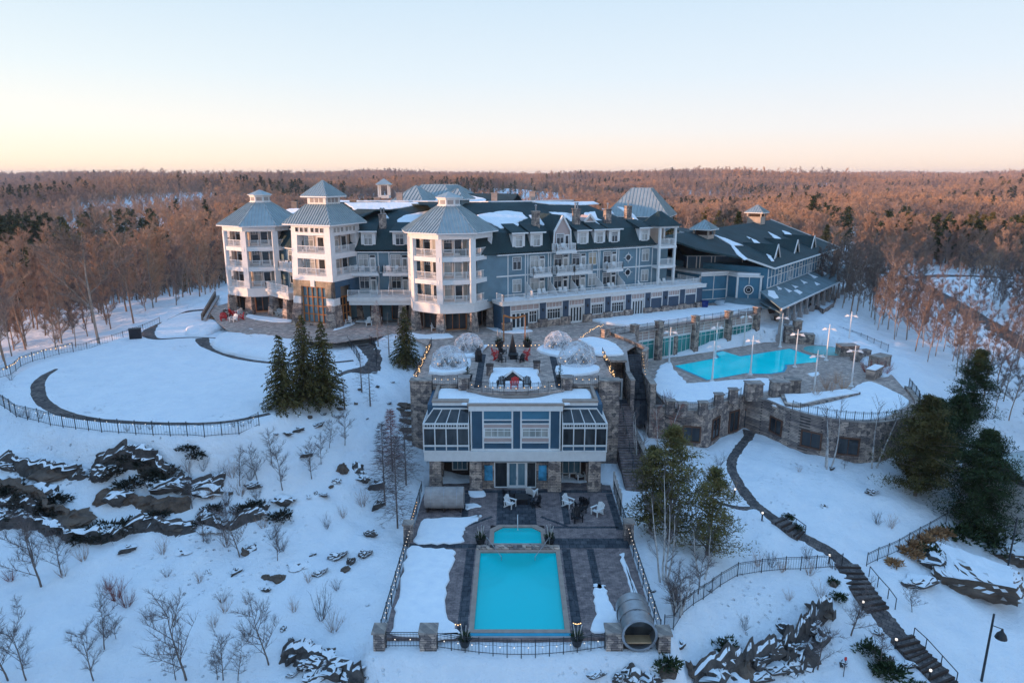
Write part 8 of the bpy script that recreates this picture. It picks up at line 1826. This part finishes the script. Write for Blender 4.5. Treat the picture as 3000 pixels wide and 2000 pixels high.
def bush_proto(name, seed, mat, n_=420, R_=.8, flat_=.55, card=.16):
    r_ = random.Random(seed); V = []; F = []
    for i in range(n_):
        a = r_.uniform(0, 6.28); el = math.asin(r_.uniform(0, 1)); rr = R_ * r_.uniform(.35, 1.0) * (1 + .25 * math.sin(a * 3 + seed)); o = Vector((math.cos(a) * math.cos(el) * rr, math.sin(a) * math.cos(el) * rr, math.sin(el) * rr * flat_)); u = (o.normalized() + Vector((r_.gauss(0, .5), r_.gauss(0, .5), r_.gauss(.3, .3)))).normalized(); s_ = u.cross(Vector((r_.gauss(0, 1), r_.gauss(0, 1), r_.gauss(0, 1)))).normalized() * card * .35; k0 = len(V); l = card * r_.uniform(.8, 1.8); V += [o - s_, o + s_, o + u * l]; F.append((k0, k0 + 1, k0 + 2))
    root = empty(name, (0, 0, 0), '', 'shrub'); o = bpy.data.objects.new('foliage', raw_mesh('foliage', V, F, [mat])); COL.objects.link(o); o.parent = root; reg(root); return root
SH = [shrub_proto('bare_shrub', 121 + i, 26, 1.5, 'twigs_grey' if i else 'twigs') for i in range(2)]; SHR = shrub_proto('bare_shrub', 125, 40, 1.2, 'twigs_red'); JU = bush_proto('juniper_shrub', 131, 'juniper'); DG = bush_proto('dry_grass', 132, 'grass_dry', 260, .7, .6, .22); EV_ = bush_proto('evergreen_shrub', 133, 'needles_dark', 380, .7, .8)
SAP = [bare_tree('sapling', 141 + i, 4.0, 'bark', 'twigs_grey', True, 3, .45, .006, spread=.42, first=.25, r0=.05, levels=2) for i in range(3)]
def z4(zx, zy): return zx / 1.8816, 1250 + zy / 1.8816
def z5(zx, zy): return 1800 + zx / 1.96, 1250 + zy / 1.96
def z3(zx, zy): return zx / 1.8816, 800 + zy / 1.8816
def lab_pos(x, y, kind, n_):
    return kind
G1, G2, G3 = 'bare saplings on the lower snow slope', 'bare shrubs poking through the snow', 'low dark evergreen shrubs'
for i, (zx, zy, h) in enumerate(((230, 880, 330), (340, 820, 200), (180, 730, 150), (1030, 1390, 430), (575, 1230, 230), (520, 1400, 250), (1485, 1310, 340), (970, 1400, 180), (1230, 1400, 230), (1310, 1400, 200), (150, 1400, 250), (50, 1400, 300), (1325, 720, 250), (1560, 350, 200), (1770, 210, 130), (1720, 290, 170), (1815, 120, 130), (1900, 105, 150), (105, 1070, 90), (1200, 1400, 150), (1250, 640, 160), (1120, 640, 130), (1530, 740, 160), (1060, 450, 150), (1320, 330, 150), (640, 1170, 110), (1420, 300, 150), (1500, 210, 150))):
    p = hit(*z4(zx, zy)); dist = math.hypot(p[0], p[1]); H_ = h / 1.8816 / FL * dist * 1.25; place(rnd.choice(SAP), p, rnd.uniform(0, 6), (H_ / 4 * 1.1, H_ / 4 * 1.1, H_ / 4), 'thin bare sapling on the snow slope below the lawn', G1)
for i, (p_, h) in enumerate(((z5(1355, 1200), 230), (z5(1165, 1390), 230), (z5(1530, 1390), 170), (z5(1320, 240), 60), (z5(1710, 1070), 110), (z5(650, 660), 140), (z5(480, 960), 200), (z5(340, 1085), 260))):
    p = hit(*p_); dist = math.hypot(p[0], p[1]); H_ = h / 1.96 / FL * dist * 1.25; place(rnd.choice(SAP), p, rnd.uniform(0, 6), (H_ / 4 * 1.5, H_ / 4 * 1.5, H_ / 4), 'bare sapling on the snow near the garden path', 'bare saplings near the garden path')
SL = [(460, 740, 0, 1), (820, 1060, 1, 1), (1240, 1020, 0, .8), (1225, 965, 1, .9), (1360, 975, 0, .7), (640, 950, 2, 1.5), (700, 990, 2, 1.2), (600, 900, 2, 1), (1200, 300, 1, 1.2), (1280, 280, 0, 1.2), (1380, 290, 1, 1.3), (1330, 380, 0, 1.2), (1250, 430, 1, 1.1), (1170, 400, 0, 1), (1420, 400, 1, 1), (1550, 690, 1, 1.2), (1800, 560, 1, .9), (1250, 660, 0, 1.2), (1180, 1100, 0, .8), (600, 1160, 1, 1.1), (1770, 1060, 1, 1.6), (1840, 1130, 0, 1.2), (1150, 640, 1, 1), (1450, 560, 0, 1), (2000, 440, 0, 1.2), (280, 640, 1, .8), (60, 850, 2, .9), (1620, 1020, 0, .8), (1860, 900, 1, .8), (1100, 860, 0, .7), (920, 830, 1, .7), (1360, 1150, 1, 1), (1700, 860, 0, .7), (350, 830, 0, .8), (120, 600, 1, 1), (900, 700, 0, 1), (1500, 620, 1, 1), (1890, 500, 0, .8), (1040, 250, 0, 1), (1120, 240, 1, .9)]
for zx, zy, k, s_ in SL: place(SHR if k == 2 else SH[k], hit(*z4(zx, zy)), rnd.uniform(0, 6), s_ * .95, 'reddish bare shrub low on the left snow slope' if k == 2 else 'bare grey shrub on the snow slope left of the pool deck', G2 + (' red' if k == 2 else ' grey'))
for zx, zy, k, s_ in [(820, 800, 0, 1), (900, 800, 1, 1.2), (960, 830, 0, 1), (1110, 760, 1, 1.1), (1120, 850, 0, 1.2), (1260, 820, 1, 1), (1180, 980, 0, 1), (1510, 560, 1, 1.1), (1590, 580, 0, 1), (620, 340, 1, 1), (680, 390, 0, 1), (750, 1160, 1, 1), (1000, 1000, 0, .7), (540, 280, 0, 1), (600, 220, 1, 1.2), (1420, 1090, 1, 1.2), (1060, 260, 0, .6), (360, 1000, 1, 1.4)]: place(SH[k], hit(*z5(zx, zy)), rnd.uniform(0, 6), s_ * .95, 'bare shrub on the snow below the round stone wing', 'bare shrubs right of the pool deck')
for zx, zy, s_ in [(120, 790, 1), (160, 795, 1), (225, 800, .9), (705, 870, .8), (770, 860, .8), (830, 860, .9), (1290, 850, .8), (1375, 830, .8), (1340, 850, .7), (60, 590, 1)]:
    place(SH[1], hit(*z3(zx, zy)), rnd.uniform(0, 6), s_ * .7, 'clipped bare shrub along the inside of the lawn fence', 'clipped shrubs along the lawn fence')
for px, py, s_ in ((2540, 1090, 1.6), (2590, 1095, 1.7), (1955, 1180, 1.3)): place(SHR, P(px, py, 4.5), rnd.uniform(0, 6), s_, 'bright red twigged shrub on the pool terrace', 'red twigged shrubs on the pool terrace')
for px, py, s_ in ((2390, 1160, 1.2), (2430, 1150, 1.4), (2470, 1140, 1.3), (2420, 1135, 1.3), (2450, 1120, 1.2)): place(SH[0], P(px, py, 4.9), rnd.uniform(0, 6), s_, 'brown bare shrub in the long planting bed', 'shrubs in the long planting bed')
for zx, zy, s_ in [(1040, 140, 1.0), (1095, 165, 1.1), (590, 590, 1.7), (500, 600, 1.6), (680, 570, 1.5), (440, 620, 1.2), (860, 500, 1.2), (1180, 470, 1.2), (1340, 470, 1.2), (1400, 440, 1), (1550, 500, 1.2), (700, 180, 1.3), (620, 260, 1.6), (860, 290, 1.7), (930, 260, 1.5), (60, 360, 1.7), (150, 400, 1.6), (300, 420, 1.5), (250, 470, 1.5), (800, 210, 1.3), (720, 330, 1.4), (100, 480, 1.5), (340, 560, 1.2), (1120, 530, 1)]: place(JU, hit(*z4(zx, zy)), rnd.uniform(0, 6), (s_ * 1.2, s_, s_), 'low dark juniper between the rocks below the lawn', 'junipers between the rocks')
for zx, zy, s_ in [(1000, 530, .8), (1050, 590, .8), (1290, 990, .9), (1255, 900, .7), (1460, 1300, 1.4), (1580, 1430, 1.7), (1540, 1400, 1.3), (300, 1380, 1.3), (620, 345, .9), (640, 1290, 1.5), (2000, 640, 2.2), (2100, 620, 2.4), (2200, 700, 2.4), (1820, 740, 1.8), (1750, 1520, 1)]: place(EV_, hit(*z5(zx, zy)), rnd.uniform(0, 6), s_, 'dark evergreen shrub beside the garden steps or boulders', 'evergreen shrubs near the garden steps')
for zx, zy, s_ in [(1720, 690, 1.2), (1780, 660, 1.4), (1840, 630, 1.3), (1680, 730, 1.1), (1600, 790, 1.0), (1740, 750, 1.1), (1900, 620, 1.1), (1850, 700, 1)]: place(DG, hit(*z5(zx, zy)), rnd.uniform(0, 6), s_, 'rust coloured dry grass along the fence above the boulder', 'dry grass tufts by the boulder')
# ================================================================ rocks
def rock_proto(seed, mat, cuts=3):
    r_ = random.Random(seed); bm = bmesh.new()
    for i in range(18):
        v_ = Vector((r_.gauss(0, 1), r_.gauss(0, 1), r_.gauss(0, 1))).normalized(); bm.verts.new((v_.x * r_.uniform(.8, 1.1), v_.y * r_.uniform(.8, 1.1), v_.z * r_.uniform(.6, .9)))
    bmesh.ops.convex_hull(bm, input=bm.verts); 
    for v_ in [v for v in bm.verts if not v.link_faces]: bm.verts.remove(v_)
    bmesh.ops.subdivide_edges(bm, edges=bm.edges, cuts=cuts, use_grid_fill=True)
    for v_ in bm.verts: v_.co += v_.co.normalized() * (mnoise.fractal(v_.co * 2.4 + Vector((seed, 0, 0)), .7, 2.1, 5) * (.26 if cuts < 5 else .13))
    me = bpy.data.meshes.new('rock'); bm.to_mesh(me); bm.free(); me.materials.append(M[mat]); return me
RK = [rock_proto(150 + i, 'rock' if i % 4 else 'rock_warm') for i in range(8)]; RK.append(rock_proto(163, 'rock_cap', 9))
def rock(px, py, wpx, hpx, label, group, sc_=1.0, zoff=.0, mat=None):
    p = hit(px, py + hpx * .25); dist = math.hypot(p[0], p[1], CZ - p[2]); w_ = wpx / FL * dist / 2; h = hpx / FL * dist / 2
    o = bpy.data.objects.new('rock', RK[mat] if mat is not None else rnd.choice(RK[:8])); COL.objects.link(o); o.location = (p[0], p[1], p[2] + h * .15 + zoff); o.rotation_euler = (rnd.uniform(-.15, .15), rnd.uniform(-.2, .2), rnd.uniform(-.3, .3)); o.scale = (w_ * 1.15, max(.3, min(w_, h * 1.8)), h * 1.12); return tag(o, label, 'rock', group)
ZR4 = [(40, 215, 90, 70), (130, 235, 110, 70), (260, 250, 160, 70), (400, 270, 170, 80), (590, 240, 140, 120), (700, 200, 160, 70), (850, 180, 60, 130), (880, 250, 160, 110), (640, 390, 150, 90), (750, 350, 130, 90), (900, 320, 200, 120), (940, 420, 200, 50), (1130, 330, 190, 80), (60, 370, 150, 110), (200, 350, 200, 80), (330, 400, 160, 90), (60, 480, 140, 80), (200, 500, 190, 80), (380, 500, 180, 90), (450, 580, 120, 80), (560, 580, 250, 80), (850, 530, 230, 75), (1000, 540, 150, 60), (1150, 490, 180, 90), (1150, 560, 140, 45), (1300, 510, 200, 70), (1400, 480, 120, 60), (1380, 420, 100, 50), (1460, 440, 50, 50), (1540, 490, 90, 55), (580, 165, 70, 35), (500, 112, 60, 22), (700, 670, 90, 45), (860, 690, 180, 55), (1000, 685, 100, 35), (1065, 708, 35, 25), (1390, 660, 70, 40), (1350, 690, 60, 60), (1300, 790, 70, 40), (1550, 400, 140, 60), (1390, 325, 90, 60), (1270, 365, 30, 18), (1685, 145, 80, 40), (1780, 375, 70, 35), (1850, 295, 60, 28), (1885, 220, 60, 90), (1970, 215, 90, 90), (2000, 280, 90, 50), (1825, 330, 25, 20), (1740, 360, 20, 20), (1695, 385, 40, 22), (2070, 310, 110, 80), (2080, 420, 80, 80), (2040, 585, 80, 75), (2020, 690, 90, 65), (1940, 730, 60, 80), (1900, 780, 50, 28), (1870, 700, 130, 60), (1770, 790, 110, 45), (1650, 760, 150, 55), (1720, 700, 50, 20), (1530, 830, 90, 36), (1460, 825, 50, 18), (1465, 895, 50, 36), (1145, 797, 30, 18), (2025, 980, 25, 10), (1560, 1110, 30, 30)]
def ledge(label, pts, hpx, seed, depth=.95, mat='rock', cv=None):
    L_ = [hit(*(cv or z4)(*p)) for p in pts]; c_ = catmull([(p[0], p[1]) for p in L_], 14); V = []; F = []; m_ = 9; n_ = len(c_)
    for i, q in enumerate(c_):
        h = hpx / 1.88 / FL * math.hypot(q[0], q[1]) * .85; e = math.sin(math.pi * min(1, min(i, n_ - 1 - i) / (n_ * .12 + 1)) / 2); h *= .25 + .75 * e * (.75 + .5 * mnoise.noise(Vector((i * .19, seed, 0))))
        for j in range(m_):
            t = j / (m_ - 1); y = -.35 + t * depth; zz = [-.5, .05, .35, .62, .85, .95, .93, .7, -.1][j] * h; nz = Vector((q[0] * .9, (q[1] + y) * .9, zz * 1.3 + seed)); d = mnoise.fractal(nz, .8, 2.0, 4)
            V.append((q[0] + d * .3, q[1] + y * (.45 if j < 5 else 1) + d * .45 - .3, grid_z(q[0], q[1] + (y if j > 5 else 0)) + zz + d * .28 * (j not in (0, 8))))
    for i in range(n_ - 1):
        for j in range(m_ - 1): F.append((i * m_ + j, (i + 1) * m_ + j, (i + 1) * m_ + j + 1, i * m_ + j + 1))
    mb = MB(); mb.add(V, F, 0, True); return tag(mb.build('rock_ledge', mat), label, 'rock ledge', 'rock ledges')
ledge('jagged dark cliff stepping up towards the garden steps at the bottom', [(450, 1450), (640, 1410), (760, 1390), (880, 1340), (1000, 1290), (1090, 1200), (1160, 1130), (1260, 1070)], 190, 9, 1.1, cv=z5)
ledge('craggy outcrop ridge at the bottom edge left of the pool', [(1560, 1260), (1700, 1285), (1850, 1330), (2010, 1410)], 130, 10, 1.0)
ledge('long broken rock ledge at the left edge, topmost one', [(-40, 230), (60, 215), (160, 240), (330, 250), (490, 265)], 75, 1)
ledge('steep rock ledge with brushy top in the middle of the slope', [(510, 270), (600, 220), (720, 200), (850, 230), (970, 300)], 100, 2)
ledge('low ledge hanging over a snow pocket under the brush', [(520, 420), (640, 400), (780, 430), (900, 445), (1050, 440)], 55, 3, mat='rock_warm')
ledge('ledge ending in a pointed nose right of the brush', [(960, 330), (1080, 345), (1230, 320)], 60, 4)
ledge('lowest long dark ledge running along the foot of the slope', [(-40, 560), (100, 540), (240, 560), (420, 610), (620, 620), (740, 570), (900, 570), (1090, 565)], 80, 5)
ledge('dark ledge carrying on right from the lowest long one', [(1080, 520), (1230, 550), (1330, 530), (1460, 490)], 65, 6)
ledge('diagonal ledge among the junipers on the left', [(-20, 330), (120, 370), (230, 430), (330, 500), (430, 560)], 80, 7, mat='rock_warm')
ledge('ledge at the left edge between two long ones', [(-40, 460), (60, 450), (200, 470)], 70, 8)
for zx, zy, a, b_ in ZR4[::2] + ZR4[37::2]: rock(*z4(zx, zy), a / 1.88, b_ / 1.88, 'dark snow flecked rock in the ledges below the lawn' if zy < 620 and zx < 1600 else 'dark rock sticking out of the snow left of the pool deck', 'ledge rocks below the lawn' if zy < 620 and zx < 1600 else 'scattered rocks left of the pool deck')
for zx, zy, a, b_ in [(1625, 1240, 110, 100), (1685, 1195, 75, 45), (1605, 1175, 30, 50), (1780, 1270, 180, 110), (1850, 1340, 160, 110), (1950, 1370, 120, 80), (1620, 1355, 90, 30), (1740, 1370, 130, 60), (2000, 1390, 40, 50), (1830, 1235, 60, 50), (1700, 1290, 120, 80)]: rock(*z4(zx, zy), a / 1.88, b_ / 1.88, 'big grey rock of the outcrop at the bottom edge left of the pool', 'outcrop at the bottom left of the pool')
for zx, zy, a, b_ in [(2060, 550, 40, 12), (2080, 625, 25, 25), (2165, 600, 35, 18), (1980, 640, 30, 10), (1875, 710, 40, 18), (1960, 720, 30, 15), (1705, 790, 30, 22), (1785, 775, 50, 22), (1870, 745, 40, 15), (1750, 830, 120, 38), (1860, 790, 70, 22), (1640, 860, 80, 34), (1580, 880, 80, 26), (1520, 888, 50, 18), (2145, 715, 40, 20), (2025, 800, 15, 12)]: rock(*z3(zx, zy), a / 1.88, b_ / 1.88, 'small dark rock on the snow bank right of the spruces', 'rocks right of the spruces')
for zx, zy, a, b_ in [(2230, 725, 110, 34), (2225, 770, 110, 26), (2240, 812, 150, 30), (2240, 860, 130, 34), (2260, 905, 110, 30), (2200, 745, 60, 20)]: rock(*z3(zx, zy), a / 1.88, b_ / 1.88, 'reddish lit flat boulder piled against the left terrace wall', 'boulders against the left terrace wall', mat=0)  # warm lamplight on these boulders is put into the rock colour
CL5 = [(1190, 1050, 150, 90), (1130, 1130, 110, 110), (1180, 1200, 120, 100), (1010, 1170, 110, 140), (1000, 1270, 120, 160), (900, 1290, 120, 160), (1080, 1300, 160, 120), (820, 1340, 130, 160), (720, 1380, 150, 150), (600, 1350, 140, 120), (560, 1420, 180, 110), (680, 1440, 130, 80), (650, 1240, 90, 100), (450, 1400, 100, 100), (800, 1430, 160, 90), (920, 1390, 130, 80), (1000, 1360, 120, 80)]
for zx, zy, a, b_ in CL5: rock(*z5(zx, zy), a / 1.96 * 1.1, b_ / 1.96 * 1.1, 'jagged dark rock in the cliff at the bottom right of the pool', 'cliff at the bottom right of the pool')
for zx, zy, a, b_ in [(100, 1400, 120, 110), (30, 1440, 90, 80), (200, 1440, 140, 80), (300, 1400, 110, 60), (-110, 1440, 100, 60)]: rock(*z5(zx, zy), a / 1.96, b_ / 1.96, 'rounded dark boulder at the bottom edge below the open barrel', 'boulders below the open barrel')
for zx, zy, a, b_, lb in [(380, 1245, 70, 45, 'dark slanted rock in the snow right of the barrel pillars'), (215, 938, 50, 22, 'flat rock by the right deck fence'), (545, 930, 50, 28, 'small rock under the wire fence'), (1255, 900, 40, 45, 'dark rock by the fence end near the steps'), (1510, 1180, 60, 30, 'flat grey rock beside the lower path'), (1315, 1350, 60, 40, 'grey rock left of the lowest steps'), (1685, 1370, 70, 50, 'dark rock touching the lowest steps'), (1755, 895, 190, 85, 'long brown boulder right of the middle steps'), (1480, 365, 80, 45, 'grey boulder in the middle of the snowy garden'), (1210, 455, 45, 28, 'small triangular rock in the snowy garden'), (1248, 237, 40, 25, 'rounded rock at the foot of the birch by the stone wing')]: rock(*z5(zx, zy), a / 1.96, b_ / 1.96, lb, None)
o = rock(*z5(2040, 800), 360 / 1.96, 220 / 1.96, 'huge snow capped boulder below the dark pines on the right', None, mat=8); o.scale.y *= 1.3; o.rotation_euler = (0, 0, .3)
o = rock(*z5(1840, 770), 160 / 1.96, 120 / 1.96, 'dark rock at the left flank of the huge snow capped boulder', None)
o = rock(*z5(2290, 700), 220 / 1.96, 140 / 1.96, 'dark rock mass at the right edge under the pines', None, mat=8)

# ================================================================ evening haze over the woods
mb = MB(); mb.box(-6700, 6700, -600, 8700, -60, 78)
m = bpy.data.materials.new('haze'); m.use_nodes = True; nt = m.node_tree; nt.nodes.remove(nt.nodes['Principled BSDF']); M['haze'] = m
pv = nt.nodes.new('ShaderNodeVolumePrincipled'); pv.inputs['Color'].default_value = (.62, .72, .95, 1); pv.inputs['Density'].default_value = .00008; pv.inputs['Anisotropy'].default_value = .0
nt.links.new(pv.outputs[0], nt.nodes['Material Output'].inputs['Volume'])
hz = mb.build('haze', 'haze'); tag(hz, kind='stuff')
